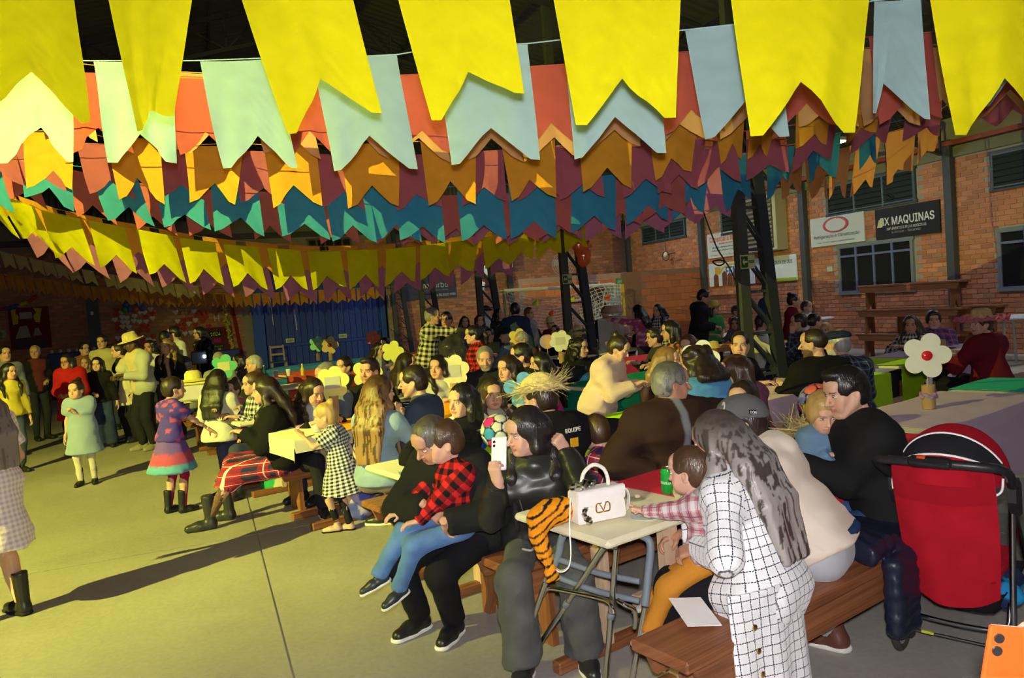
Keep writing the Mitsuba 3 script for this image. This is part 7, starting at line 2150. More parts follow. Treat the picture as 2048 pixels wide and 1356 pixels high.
F.ball(bp(-.115, .02, .09), (.014, .012, .014), k=.01); F.ball(bp(-.115, .085, .085), (.014, .012, .014), k=.01); F.ball(bp(-.10, .03, .035), (.024, .022, .02), k=.01)
F.wrinkle(.004, 120, 120, 120, 2)
m = F.mesh(); v = m[0]
along = v[:, 2] * .9 - v[:, 0] * .55 + .018 * meshkit.noise(v * 26, 4)
s_ = np.sin(along * 2 * PI / .032 + 2.5 * (meshkit.noise(v * 18, 9) - .5))
c = np.where((s_ > .62)[:, None], [.014, .012, .012], np.array([.72, .26, .012]) * (.85 + .3 * meshkit.noise(v * 60, 5))[:, None])
mz = np.linalg.norm(v - bp(-.10, .03, .03), axis=1) < .026
c[mz] = [.78, .74, .68]
add(k, m, 'cloth', c)
k = thing('round_sticker', 'round white printed coaster lying on the end of the nearest table', 'coaster')
v, f = lathe([(0, 0), (.066, 0), (.066, .002), (0, .002)], 32, cap=False)
add(k + '__disc', move((v, f), None, (1.66, 2.75, .7565)), 'paint', (.66, .72, .62), smooth=False)
add(k + '__lettering', join([move(text('FESTA JUNINA', .008, .0006, True), np.stack([UA, UN, [0, 0, 1.0]], 1), tp(2.285 - .047 + .0, 2.262, .7588)), move(text('2024', .010, .0006, True), TR, tp(2.285 - .02, 2.245, .7588))]) if False else join([move(box(.075, .003, .0006), TR, tp(2.285, 2.275, .759)), move(box(.055, .003, .0006), TR, tp(2.285, 2.262, .759)), move(box(.06, .003, .0006), TR, tp(2.285, 2.249, .759)), move(box(.008, .008, .0006), TR, tp(2.297, 2.29, .759))]), 'paint', (.12, .2, .12), smooth=False)


# ---- cans, cups, bottles
def can(label, p, col, band=None, words=None, az=200, emblem=None, tall=False, tilt=None):
    k = thing('drink_can', label, 'can')
    h = .165 if tall else .122
    R_ = az_frame(az) @ (tilt if tilt is not None else np.eye(3))
    c0 = np.asarray(p, float)
    side = lathe([(.024, .0), (.031, .008), (.033, .014), (.033, h - .018), (.0275, h - .004)], 28, cap=False)
    cs = np.broadcast_to(np.asarray(col, float), (len(side[0]), 3)).copy()
    if band:
        z_ = side[0][:, 2]; cs[(z_ > h - .03)] = band
    add(k + '__side', (move(side, R_, c0)[0], side[1]), 'gloss', cs)
    add(k + '__lid', move(lathe([(.0275, h - .004), (.0275, h), (.025, h), (.024, h - .004), (0, h - .004)], 28, cap=False), R_, c0), 'metal', (.62, .62, .58), smooth=40)
    add(k + '__tab', move(box(.016, .024, .0015, (0, .004, h - .0015), .0005), R_, c0), 'metal', (.7, .7, .66), smooth=False)
    def wrap(m, z_):
        v_ = m[0]; th_ = v_[:, 0] / .0332; rr = .0331 + v_[:, 2]
        return np.stack([np.sin(th_) * rr, np.cos(th_) * rr, v_[:, 1] + z_], 1) * [-1, 1, 1], m[1][:, ::-1]
    if words:
        tx = text(words[0], words[1], .0004, True); tx = (tx[0] - [tx[0][:, 0].max() / 2, 0, 0], tx[1])
        w_ = wrap(tx, words[2]); add(k + '__lettering', move(w_, R_, c0), 'paint', words[3], smooth=False)
    if emblem:
        for r_, cc, dz in ((.020, (.75, .72, .68), .0002), (.0175, (.78, .33, .03), .0005), (.0145, (.55, .02, .015), .0008)):
            d_ = extrude(shapely.Point(0, 0).buffer(r_, 12), .0002); d_ = (d_[0] * [1, 1.15, 1] + [0, 0, dz], d_[1])
            add(k + '__emblem', move(wrap(d_, emblem), R_, c0), 'paint', cc, smooth=False)
        for sx in (-1, 1):
            pg = shapely.union_all([shapely.Point(sx * .0048, .003).buffer(.0042), shapely.box(sx * .0048 - .0026, -.011, sx * .0048 + .0026, .003)])
            d_ = extrude(pg, .0003); add(k + '__emblem', move(wrap((d_[0] + [0, 0, .0011], d_[1]), emblem), R_, c0), 'paint', (.8, .8, .8), smooth=False)
    return k


BLUEC, GREENC = (.008, .03, .22), (.01, .20, .03)
can('green beer can on the red cloth beside the white foam cup', (1.91, 2.95, TZ), GREENC, (.02, .4, .06), ('CERVEJA', .011, .05, (.7, .75, .7)), 245)
add('drink_can__emblem', join([move(lathe([(0, 0), (.016, 0), (.016, .0008), (0, .0008)], 16, cap=False), np.stack([[math.cos(q), math.sin(q), 0], [0, 0, 1.0], [math.sin(q), -math.cos(q), 0]], 1), np.array([1.91, 2.95, TZ + .062]) + np.array([math.sin(q), -math.cos(q), 0]) * .0335) for q in (.25,)]), 'paint', (.62, .05, .05), smooth=False)
can('tall blue beer can with a round emblem, left one of the three on the red cloth', (2.215, 3.025, TZ), BLUEC, (.02, .12, .5), ('ANTARCTICA', .0085, .108, (.78, .78, .8)), 195, .055, True)
can('tall blue beer can with a round emblem, right one of the three on the red cloth', (2.265, 2.985, TZ), BLUEC, (.02, .12, .5), ('ANTARCTICA', .0085, .108, (.78, .78, .8)), 215, .055, True)
can('tall blue beer can standing behind the other two on the red cloth', (2.33, 3.07, TZ), BLUEC, (.02, .12, .5), ('ANTARCTICA', .0085, .108, (.78, .78, .8)), 215, .055, True)
can('blue and white can beside the white and blue football', (1.745, 4.40, TZ), (.55, .56, .6), (.02, .03, .3), None, 200)
can('blue can half hidden behind the black jacket, left of the white and blue football', (1.60, 4.62, TZ), BLUEC, None, None, 200)
can('blue and white can on the orange paper in front of the yellow flower', (.93, 6.55, TZ), (.5, .52, .58), (.02, .06, .4), None, 205)
can('green can lying tilted at the edge of the rainbow dress table', (.36, 8.02, TZ + .02), GREENC, None, None, 205, tilt=rotx(.5) @ roty(.5))
can('green can beside the coloured ball on the right', (3.45, 3.52, TZ), (.01, .16, .05), (.5, .55, .5), None, 205)
can('blue can behind the mauve hoodie', (4.95, 5.35, TZ), (.03, .10, .5), None, None, 205)
can('blue can between the grey bearded man and the navy cap', (3.45, 8.4, TZ), (.03, .10, .5), None, None, 205)


def cup(label, p, col=(.82, .82, .80), h=.11, r=.04):
    k = thing('foam_cup', label, 'cup')
    add(k, move(lathe([(r * .70, 0), (r, h - .012), (r * 1.05, h - .010), (r * 1.05, h), (r * .94, h), (r * .62, .006), (0, .006)], 24, cap=False), None, p), 'paint', col, smooth=40)


cup('white foam cup beside the green can on the red cloth', (1.995, 2.93, TZ))
cup('small white cup on the table of the curly haired woman', (4.30, 7.95, TZ), h=.09)
cup('small white cup on the cream end of the orange table', (.78, 6.30, TZ), (.7, .7, .6), .06, .045)
cup('grey cup at the foot of the blue cloth', (1.02, 12.75, TZ + .01), (.4, .4, .42))
cup('white cup at the foot of the blue cloth', (1.22, 12.8, TZ + .01))
cup('clear tumbler before the girl in the rainbow frilled dress', (.30, 8.25, TZ), (.5, .42, .3), .08, .035)


def bottle(label, p, col, h=.2, r=.03):
    k = thing('bottle', label, 'bottle')
    add(k + '__glass', move(lathe([(r, 0), (r, h * .6), (r * .45, h * .8), (r * .4, h)], 16), None, p), 'gloss', col, smooth=40)
    add(k + '__cap', move(lathe([(r * .45, 0), (r * .45, .02)], 12), None, np.asarray(p) + [0, 0, h]), 'paint', (.6, .6, .6), smooth=40)


bottle('yellow squeeze bottle on the table under the coral paper', (1.42, 12.6, TZ + .01), (.78, .55, .03), .17, .032)
bottle('green bottle beside the cups before the blue cloth', (.84, 12.7, TZ + .01), (.01, .08, .03))
bottle('clear bottle on the white round table by the wall', (12.62, 13.3, .845), (.45, .48, .62), .22, .035)

# clear trays with sweets, phones, papers
for lab, p, s_ in (('clear plastic tray with a nut in front of the red cloth', (1.75, 2.97, TZ), 1.0), ('clear plastic tray before the green can', (1.93, 2.875, TZ), .85)):
    k = thing('plastic_tray', lab, 'tray')
    m = lathe([(.0, .0), (.045, .0), (.055, .03), (.064, .032), (.066, .028)], 10, cap=False)
    add(k + '__tray', move(m, TR, p, s_), 'clear_plastic', (.9, .9, .9), smooth=False)
    mm = trimesh.creation.icosphere(2, .012)
    add(k + '__nut', (np.array(mm.vertices) * [1.2, 1, .8] + p + [.0, -.01, .012], np.array(mm.faces)), 'cloth', (.6, .5, .34))
k = thing('smartphone', 'dark smartphone lying on the nearest table before the clear tray', 'phone')
add(k + '__case', move(box(.155, .075, .009, bev=.003), TR, tp(2.485, 2.255, .763)), 'gloss', (.05, .05, .055), smooth=30)
add(k + '__screen', move(box(.145, .068, .001), TR, tp(2.485, 2.255, .7682)), 'gloss', (.012, .012, .014), smooth=False)
k = thing('smartphone', 'dark phone lying on the lilac table at the right', 'phone')
add(k, move(box(.155, .075, .009, bev=.003), TR, tp(9.42, 4.2, .777)), 'gloss', (.012, .012, .014), smooth=30)
g0, Rm = gl['grips'][1]
k = thing('smartphone', 'white smartphone held up by the smiling girl with long black hair', 'phone')
Gp = gl['W'](g0 + Rm @ np.array([.0, .085, -.042]))
Rp = az_frame(205) @ Rm
ph = np.stack([unit(np.array([.75, -.60, .05])), np.array([.12, .05, .99]), unit(np.cross([.75, -.60, .05], [.12, .05, .99]))], 1)
add(k + '__case', move(box(.072, .150, .009, bev=.004), ph, Gp + [0.005, 0, .035]), 'gloss', (.80, .79, .82), smooth=30)
add(k + '__lens', join([move(lathe([(0, 0), (.006, 0), (.006, .002), (0, .002)], 10, cap=False), ph, Gp + [0.005, 0, .035] + ph @ np.array([-.022, .055 - q * .018, s_ * .0045])) for q in (0, 1) for s_ in (-1, 1)]), 'gloss', (.02, .02, .02), smooth=False)
k = thing('paper_slips', 'small stack of pale blue cards on the end of the lime green table', 'cards')
for j, (dx, dy, a_) in enumerate(((0, 0, .2), (.012, .008, .5), (-.01, .012, -.1))):
    add(k + '__card', move(box(.11, .075, .0015), rotz(a_), (1.04 + dx, 4.30 + dy, .757 + j * .002)), 'paint', (.22, .36, .42), smooth=False)
k = thing('purple_folder', 'purple folder under the black jacket on the lime green table', 'folder')
add(k, move(box(.30, .2, .006), TR, tp(2.30, 3.92, .759)), 'paint', (.14, .08, .42), smooth=False)
k = thing('black_jacket', 'black jacket with a white and a coral bird patch lying on the end of the lime green table', 'jacket')
F = Field(tp(1.95, 3.85, .74) - .2, tp(2.55, 4.45, 1.05) + .2, .012)
F.cone(tp(2.12, 4.05, .82), tp(2.40, 4.05, .86), .06, .085, k=.04).cone(tp(2.40, 4.05, .86), tp(2.60, 4.1, .84), .085, .07, k=.04); F.ball(tp(2.25, 4.12, .84), (.11, .10, .075), k=.03)
F.plane((0, 0, .762), (0, 0, -1)); F.wrinkle(.025, 14, 14, 14, 5)
add(k + '__cloth', F.mesh(), 'cloth', (.012, .012, .013))
add(k + '__patch', tube(smooth_path([tp(2.19, 3.975, .905), tp(2.205, 3.965, .875), tp(2.21, 3.965, .85)], 4), .011, 6), 'cloth', (.72, .70, .66))
add(k + '__patch', tube(smooth_path([tp(2.30, 3.985, .94), tp(2.33, 3.975, .925), tp(2.36, 3.975, .93)], 4), .012, 6), 'cloth', (.60, .08, .05))
k = thing('pink_cloth', 'crumpled pink cloth on the orange table', 'cloth')
F = Field(tp(2.1, 6.1, .72), tp(2.75, 6.6, .9) + [.1, .2, 0], .009)
F.cone(tp(2.28, 6.36, .775), tp(2.55, 6.33, .775), .022, .03, k=.02).cone(tp(2.35, 6.3, .775), tp(2.6, 6.38, .77), .03, .02, k=.02); F.wrinkle(.02, 25, 25, 25, 4)
add(k, F.mesh(), 'cloth', (.62, .28, .40))
k = thing('puffer_jacket', 'dark navy quilted jacket lying on the foreground bench behind the cream hoodie', 'jacket')
F = Field(tp(2.95, 1.5, .15), tp(3.65, 2.1, .85) + .05, .012)
for q in range(7):
    F.cone(tp(3.02 + .065 * q, 1.72, .52 + .02 * math.sin(q)), tp(3.08 + .05 * q, 1.98, .60 - .015 * q), .05, .05, k=.012)
for q in range(6):
    F.cone(tp(3.12 + .02 * q * 0, 1.66, .46 - .055 * q), tp(3.24, 1.66, .47 - .055 * q), .045, .045, k=.012)
F.wrinkle(.008, 20, 20, 20, 3)
add(k, F.mesh(), 'leather', (.012, .015, .035))


# ---- footballs with their panels
def football(label, p, r, colors, seed):
    k = thing('football', label, 'ball')
    ph_ = (1 + 5**.5) / 2
    ico = np.array([(0, s1, s2 * ph_) for s1 in (-1, 1) for s2 in (-1, 1)] + [(s1, s2 * ph_, 0) for s1 in (-1, 1) for s2 in (-1, 1)] + [(s2 * ph_, 0, s1) for s1 in (-1, 1) for s2 in (-1, 1)], float)
    ico /= np.linalg.norm(ico[0])
    hexs = np.array(trimesh.convex.convex_hull(ico).triangles.mean(1)); hexs /= np.linalg.norm(hexs, axis=1)[:, None]
    cen = np.vstack([ico, hexs]); wt = np.concatenate([np.full(12, -.018), np.zeros(20)])
    Rr = rotx(.5 + seed) @ rotz(.8 * seed)
    m = trimesh.creation.icosphere(4, 1.0); v, f = np.array(m.vertices), np.array(m.faces)
    sc = v @ cen.T + wt; o = np.sort(sc, 1); gap = o[:, -1] - o[:, -2]; own = sc.argmax(1)
    rad = r * (1 - .035 * (gap < .028))
    V = (v * rad[:, None]) @ Rr.T + np.asarray(p, float)
    fo = own[f[:, 0]]
    for i in range(32):
        fi = f[fo == i]
        used = np.unique(fi); mp = np.zeros(len(v), int); mp[used] = np.arange(len(used))
        c = np.broadcast_to(np.asarray(colors[i % len(colors)] if i < 12 else colors[(i * 7 + seed) % len(colors)], float), (len(used), 3)).copy()
        c[gap[used] < .030] = (.012, .012, .014)
        add(k + '__panel', (V[used], mp[fi]), 'gloss', c)


football('white, blue and pink football on the lime green paper', (1.685, 4.52, .885), .115, [(.05, .26, .58), (.62, .62, .60), (.62, .61, .58), (.60, .60, .56), (.75, .03, .26), (.62, .62, .6)], 1)
football('football with pink, yellow and lilac panels in a paper holder at the right', (3.42, 3.58, .955), .115, [(.78, .05, .33), (.62, .66, .03), (.30, .30, .56), (.70, .72, .05), (.80, .16, .10)], 2)


# ---- paper flowers on sticks in kraft paper tubes
def flower(label, p, r, petals, col, eye, az, kraft=(.42, .27, .12), stick=.20, ribbon=None, frame=None, hvase=.16):
    k = thing('paper_flower', label, 'paper flower')
    p = np.asarray(p, float)
    add(k + '__tube', move(lathe([(.0, 0), (.042, 0), (.042, hvase), (.039, hvase), (.039, .01), (0, .01)], 20, cap=False), None, p), 'cloth', kraft, smooth=40)
    c = p + [0, 0, hvase + stick]
    add(k + '__stick', tube([p + [0, 0, .02], c], .004, 6), 'cloth', (.5, .33, .15))
    sh = shapely.union_all([shapely.Point(0, 0).buffer(r * .5)] + [shapely.Point(r * .60 * math.sin(2 * PI * q / petals + .3), r * .60 * math.cos(2 * PI * q / petals + .3)).buffer(r * .40, 8) for q in range(petals)])
    v, f = extrude(sh, .008)
    v = np.stack([v[:, 0], -v[:, 2] + .004, v[:, 1]], 1)
    R_ = az_frame(az + 180)
    add(k + '__petals', move((v, f), R_, c), 'paint', col, smooth=40)
    if eye is not None:
        v, f = lathe([(0, 0), (r * .22, 0), (r * .22, .008), (r * .1, .016), (0, .016)], 16, cap=False)
        v = np.stack([v[:, 0], -v[:, 2] - .004, v[:, 1]], 1)
        add(k + '__eye', move((v, f), R_, c), 'gloss', eye, smooth=40)
    if frame is not None:
        v, f = box(r * .9, .006, r * .7, (0, -.008, 0)); add(k + '__card', move((v, f), R_, c), 'paint', frame, smooth=False)
    if ribbon is not None:
        F = Field(p - .1, p + [.1, .1, .25], .007)
        for q in range(14):
            F.ball(p + [.046 * math.sin(q * .45), .046 * math.cos(q * .45), .09 + .012 * math.sin(q * 2.1)], .014, k=.006)
        m = F.mesh(); add(k + '__ribbon', m, 'cloth', np.where((meshkit.noise(m[0] * 60, 2) > .5)[:, None], ribbon[0], ribbon[1]))


PASTEL = ((.30, .26, .50), (.45, .16, .22))
flower('big white paper flower with a red eye in a kraft tube on the lilac paper', (4.50, 3.70, TZ), .155, 5, (.76, .76, .74), (.60, .02, .03), 215, stick=.20, ribbon=PASTEL)
flower('white heart shaped paper flower with red dots behind the grey haired man in brown', (3.93, 5.45, TZ), .17, 5, (.74, .75, .74), (.55, .01, .04), 212, stick=.16)
flower('pale blue and white paper flower in a kraft tube between the beige top and the frayed hat', (2.07, 5.02, TZ), .13, 4, (.12, .36, .66), (.62, .60, .60), 200, (.50, .36, .17), .10, hvase=.20)
flower('yellow paper flower with a photo card on the orange table', (1.05, 7.05, TZ), .155, 6, (.78, .74, .16), None, 190, stick=.12, frame=(.48, .50, .40), hvase=.20)
flower('pale yellow paper flower with a photo card before the white fleece jacket', (2.30, 7.35, TZ), .17, 6, (.76, .74, .42), None, 196, stick=.12, frame=(.52, .52, .46))
flower('mint green paper flower with a card at the far left table', (.23, 11.7, TZ), .18, 5, (.10, .50, .25), None, 190, stick=.16, frame=(.6, .56, .3))
flower('mint green paper flower on the blue cloth before the gate', (2.2, 16.45, TZ), .17, 5, (.22, .62, .28), (.6, .7, .5), 195, (.25, .15, .12), .2)
flower('beige paper flower with a dark red eye on the blue cloth', (2.42, 16.2, TZ), .19, 5, (.66, .46, .14), (.34, .03, .02), 195, stick=.16)
flower('coral paper flower before the right leaf of the gate', (3.55, 17.2, TZ), .17, 5, (.72, .14, .05), (.7, .3, .2), 195, (.4, .3, .12), .2)
flower('white paper flower with a photo card beside the round coloured disc', (4.75, 9.9, TZ), .16, 6, (.72, .72, .66), None, 205, stick=.16, frame=(.56, .55, .5))
flower('golden paper flower left of the bent grey head', (4.55, 11.0, TZ), .16, 5, (.70, .52, .10), (.66, .36, .12), 205, stick=.2)
flower('yellow paper flower behind the striped top', (2.45, 10.6, TZ), .16, 5, (.72, .70, .12), None, 200, stick=.2)
flower('yellow paper flower with a red card in front of the striped top', (1.55, 7.95, TZ), .16, 5, (.70, .66, .18), (.45, .08, .05), 195, stick=.14)
k = thing('paper_disc', 'round rainbow coloured paper disc on a stick beside the white photo flower', 'paper disc')
v, f = lathe([(0, 0), (.11, 0), (.11, .008), (0, .008)], 28, cap=False)
cc = np.where((v[:, :1] > .02), [.62, .30, .40], np.where(v[:, :1] > -.04, [.66, .40, .12], [.34, .26, .52]))
vv = np.stack([v[:, 0], -v[:, 2], v[:, 1]], 1) @ az_frame(25).T + [4.72, 10.3, 1.08]
add(k + '__disc', (vv, f, cc), 'paint'); add(k + '__stick', tube([(4.72, 10.3, TZ), (4.72, 10.3, 1.0)], .005, 6), 'cloth', (.5, .36, .18))
k = thing('paper_tube', 'kraft paper tube with ribbon under the coloured football', 'paper tube')
add(k, move(lathe([(.042, 0), (.042, .16), (.039, .16), (.039, .0)], 20, cap=False), None, (3.40, 3.56, .758)), 'cloth', (.46, .32, .16), smooth=40)
k = thing('paper_tube', 'small kraft paper tube on the lilac table at the right', 'paper tube')
add(k, move(lathe([(.045, 0), (.045, .12), (.042, .12), (.042, .0)], 16, cap=False), None, (7.95, 6.33, TZ)), 'cloth', (.45, .30, .16), smooth=40)
k = thing('straw_bundle', 'bundle of pale straw lying on the red cloth beside the coloured football', 'straw')
r = np.random.default_rng(5); st = []
for _ in range(200):
    a_ = r.uniform(0, 2 * PI); c0 = np.array([3.22, 3.52, .82]) + r.normal(0, 1, 3) * [.07, .04, .03]
    d_ = unit(np.array([.9, .3, .1]) + r.normal(0, .6, 3)) * r.uniform(.05, .12); w_ = unit(np.cross(d_, r.normal(size=3))) * .0022
    c0[2] = max(c0[2], .775 + abs(d_[2]))
    st.append((np.array([c0 - d_ - w_, c0 - d_ + w_, c0 + d_ + w_, c0 + d_ - w_, c0 + [0, 0, .003], c0 - [0, 0, .002]]), np.array([[0, 1, 4], [1, 2, 4], [2, 3, 4], [3, 0, 4], [1, 0, 5], [2, 1, 5], [3, 2, 5], [0, 3, 5]]), np.array([.62, .50, .20]) * r.uniform(.6, 1.1)))
sm = join_c(st); add(k, sm, 'cloth', smooth=False); labels[k]['kind'] = 'stuff'
k = thing('straw_hat', 'yellow straw hat lying on a box on the far left table', 'hat')
v, f = lathe([(.0, .13), (.07, .125), (.10, .09), (.105, .02), (.19, .0), (.19, -.005), (.10, .012), (0, .012)][::-1], 28, cap=False)
add(k, (v + [-.17, 10.4, 1.02], f), 'cloth', (.74, .64, .16), smooth=50)
k = thing('storage_box', 'white box with blue and pink sides on the far left table under the straw hat', 'box')
add(k + '__tub', box(.62, .34, .20, (-.12, 10.42, .875), .02), 'paint', (.62, .58, .56), smooth=30)
add(k + '__label', box(.18, .01, .15, (.06, 10.245, .875)), 'paint', (.16, .38, .48), smooth=False)
add(k + '__lid', box(.66, .38, .03, (-.12, 10.42, .99), .01), 'paint', (.72, .66, .16), smooth=30)
k = thing('sombrero', 'wide straw sombrero with an orange rim lying on the magenta table', 'hat')
v, f = lathe([(0, .16), (.06, .15), (.09, .06), (.12, .02), (.30, .03), (.36, .08), (.365, .075), (.30, .02), (0, .005)][::-1], 32, cap=False)
cc = np.where((np.linalg.norm(v[:, :2], axis=1) > .33)[:, None], [.66, .20, .10], [.60, .44, .16])
add(k, (v + [6.55, 8.75, .80], f, cc), 'cloth', smooth=True)
k = thing('food_tray', 'white tray with paper wrapping before the child in blue', 'tray')
add(k, move(box(.30, .2, .05, bev=.015), TR, tp(4.95, 3.9, .795)), 'paint', (.62, .5, .52), smooth=30)
k = thing('handbag', 'black bag beside the small white cup of the curly haired woman', 'bag')
F = Field(np.array([3.3, 7.2, .7]), np.array([4.1, 8.0, 1.1]), .014); F.ball((3.72, 7.55, .85), (.17, .10, .10)); F.cone((3.6, 7.5, .9), (3.85, 7.5, .9), .05); F.plane((0, 0, TZ), (0, 0, -1)); F.wrinkle(.015, 15, 15, 15)
add(k, F.mesh(), 'leather', (.015, .016, .022))
k = thing('blue_cloth_bundle', 'light blue bundle on the teal cloth beside the black bag', 'cloth')
F = Field(np.array([3.6, 7.2, .7]), np.array([4.4, 8.0, 1.0]), .014); F.cone((3.85, 7.5, .80), (4.05, 7.58, .80), .05, .04); F.wrinkle(.03, 20, 20, 20); F.plane((0, 0, TZ), (0, 0, -1))
add(k, F.mesh(), 'cloth', (.10, .42, .52))

# ---- bags
k = thing('plastic_bag', 'orange plastic bag tied high on the lattice column before the goal', 'bag')
F = Field(np.array([5.4, 10.6, 1.9]), np.array([6.0, 11.1, 3.0]), .018); F.cone((5.72, 10.88, 2.86), (5.72, 10.88, 2.55), .06, .13, k=.05).cone((5.72, 10.88, 2.5), (5.74, 10.88, 2.28), .14, .10, k=.05); F.wrinkle(.035, 16, 16, 8)
add(k, F.mesh(), 'gloss', (.66, .12, .03))
k = thing('rubbish_bag', 'big grey black plastic rubbish bag held between the two standing men', 'bag')
F = Field(np.array([2.6, 9.4, .3]), np.array([4.0, 10.9, 1.6]), .02); F.ball((3.22, 10.05, .86), (.28, .24, .42)); F.cone((3.1, 10.0, 1.15), (3.35, 10.15, 1.30), .12, .10, k=.08); F.cone((3.2, 10.05, .7), (3.25, 10.05, .08), .24, .2, k=.1); F.wrinkle(.05, 12, 12, 6)
F = Field(np.array([2.6, 9.4, -.1]), np.array([4.0, 10.9, 1.6]), .02); F.ball((3.22, 10.05, .86), (.28, .24, .42)); F.cone((3.1, 10.0, 1.15), (3.35, 10.15, 1.30), .12, .10, k=.08); F.cone((3.2, 10.05, .7), (3.25, 10.05, .15), .24, .2, k=.1); F.plane((0, 0, .0), (0, 0, -1)); F.wrinkle(.05, 12, 12, 6)
m = F.mesh(); add(k, m, 'gloss', np.array([.045, .042, .05]) * (.7 + .6 * meshkit.noise(m[0] * [25, 25, 6], 3))[:, None])
k = thing('plastic_bag', 'pale lilac carrier bag on the floor behind the chequered dress girl', 'bag')
F = Field(np.array([.7, 6.0, -.05]), np.array([1.5, 6.7, .6]), .015); F.cone((1.08, 6.35, .12), (1.1, 6.35, .32), .14, .10, k=.05); F.wrinkle(.04, 14, 14, 9); F.plane((0, 0, 0), (0, 0, -1))
m = F.mesh(); add(k, m, 'cloth', np.where((meshkit.noise(m[0] * 9, 3) > .55)[:, None], [.10, .12, .45], [.42, .36, .55]))
k = thing('plastic_bag', 'green and white carrier bag under the rainbow dress table', 'bag')
F = Field(np.array([.2, 7.6, -.05]), np.array([1.0, 8.3, .5]), .018); F.cone((.55, 7.95, .08), (.6, 7.95, .22), .16, .10, k=.05); F.wrinkle(.04, 14, 14, 9); F.plane((0, 0, 0), (0, 0, -1))
m = F.mesh(); add(k, m, 'cloth', np.where((meshkit.noise(m[0] * 9, 3) > .5)[:, None], [.03, .35, .12], [.5, .5, .3]))

# ---- the person at the lower right corner with the orange phone
x, y, az = 1.84, .70, -38
L = to_local(x, y, az)
op = person('person in a denim jacket at the lower right corner, only the hands and a sleeve in view', x, y, az, H=1.62, head=(0, 0, 0), d=1, hair=('short', 'dark'), sex='man', top=dict(name='jacket', color=(.14, .21, .33), loose=.03, mottle=12), bottom=dict(color=(.03, .03, .05)),
            hands=((L((1.24, .86, 1.03)), 'grip', dirs(az, (-.85, .1, .3), (-.1, -.5, -.4))), (L((1.36, .78, 1.00)), 'relaxed', dirs(az, (-.7, .1, .2), (0, 0, -1)))))
k = thing('smartphone', 'orange smartphone held at the lower right corner', 'phone')
w_, u_ = unit(np.array([.90, -.36, -.16])), unit(np.array([-.10, -.02, 1.0])); n_ = unit(np.cross(w_, u_)); u_ = np.cross(n_, w_)
Rq = np.stack([w_, u_, n_], 1); pc = np.array([1.085, .782, 1.085])
add(k + '__case', move(box(.070, .140, .010, bev=.003), Rq, pc), 'gloss', (.78, .085, .015), smooth=30)
add(k + '__lens', join([move(lathe([(0, 0), (.0075, 0), (.0075, .003), (0, .003)], 14, cap=False), Rq, pc + Rq @ np.array([-.022, .052 - .020 * q, .005])) for q in (0, 1)]), 'gloss', (.02, .02, .02), smooth=False)
# ================================================================= things along the walls
# sponsor boards
def board(name, label, cat, o, right, w, h, col, t=.03):
    """a flat panel whose lower left corner is o"""
    k = thing(name, label, cat)
    r_, n_ = unit(right), np.cross(unit(right), [0, 0, 1.0])
    v, f = box(w, t, h, (w / 2, -t / 2 - .012, h / 2))
    add(k + '__panel', (v[:, :1] * r_ + v[:, 1:2] * -n_ * 1.0 + v[:, 2:] * [0, 0, 1.0] + np.asarray(o, float), f if True else f), 'paint', col, smooth=False)
    def write(s, hgt, x_, z_, c, bold=False, width=None, nm='lettering'):
        m = wall_text(s, hgt, np.asarray(o, float) + r_ * x_ + n_ * (t + .013) + np.array([0, 0, z_]), r_, (0, 0, 1), .002, bold, width)
        add(k + '__' + nm, m, 'paint', c, smooth=False)
    def shape(g, c, lift=.002, nm='emblem'):
        v, f = extrude(g, .003)
        P = np.asarray(o, float) + v[:, :1] * r_ + v[:, 1:2] * [0, 0, 1.0] + (v[:, 2:] + t + .013 + lift) * n_
        add(k + '__' + nm, (P, f), 'paint', c, smooth=False)
    return k, write, shape


RT = (0, -1, 0)
WX = XR - .015
k, wr, sh = board('sponsor_board', 'white sponsor board with a red and blue oval logo on the right wall', 'board', (WX, 14.84, 2.5), RT, 1.66, .70, (.55, .58, .63))
el = lambda cx, cy, a, b: shapely.affinity.scale(shapely.Point(cx, cy).buffer(1, 24), a, b)
sh(el(.82, .48, .40, .185), (.06, .06, .28)); sh(el(.82, .48, .385, .172), (.62, .07, .05), .005); sh(el(.82, .48, .31, .148), (.56, .59, .64), .008)
wr('Sebben', .125, .59, .43, (.015, .03, .30), True, .47)
wr('Refrigeração e Climatização', .075, .10, .19, (.07, .075, .08), False, 1.42)
wr('Fone  55 3535  peças e assistência técnica', .035, .22, .07, (.2, .2, .22), False, 1.15)
k, wr, sh = board('sponsor_board', 'black sponsor board with bold white machine lettering on the right wall', 'board', (WX, 12.86, 2.48), RT, 1.62, .68, (.013, .013, .018))
wr('BX MAQUINAS', .17, .12, .30, (.62, .62, .63), True, 1.38)
sh(shapely.Polygon([(.04, .27), (.10, .44), (.20, .44), (.24, .34), (.17, .27)]), (.50, .50, .26))
wr('IMPLEMENTOS E PEÇAS AGRICOLAS', .055, .30, .19, (.4, .4, .4), True, 1.0); wr('55 3535 1122  -  TRES DE MAIO', .042, .42, .11, (.33, .33, .33), False, .75)
k, wr, sh = board('sponsor_board', 'white board with an orange heading on the right wall above the one with the fence drawing', 'board', (WX, 19.03, 2.56), RT, 1.9, .72, (.62, .65, .68))
wr('Comercial e Mecânica', .15, .12, .47, (.62, .17, .08), True, 1.65); wr('materiais de construção', .06, .55, .38, (.6, .22, .12), False, .8)
wr('produtos agropecuários em geral', .05, .25, .28, (.05, .12, .14), False, 1.3); wr('sementes, adubos e rações', .05, .2, .19, (.05, .12, .14), False, 1.2); wr('LOJA', .10, 1.3, .13, (.66, .18, .03), True, .36); wr('Rua Principal, 100', .035, .15, .06, (.5, .2, .15), False, 1.6)
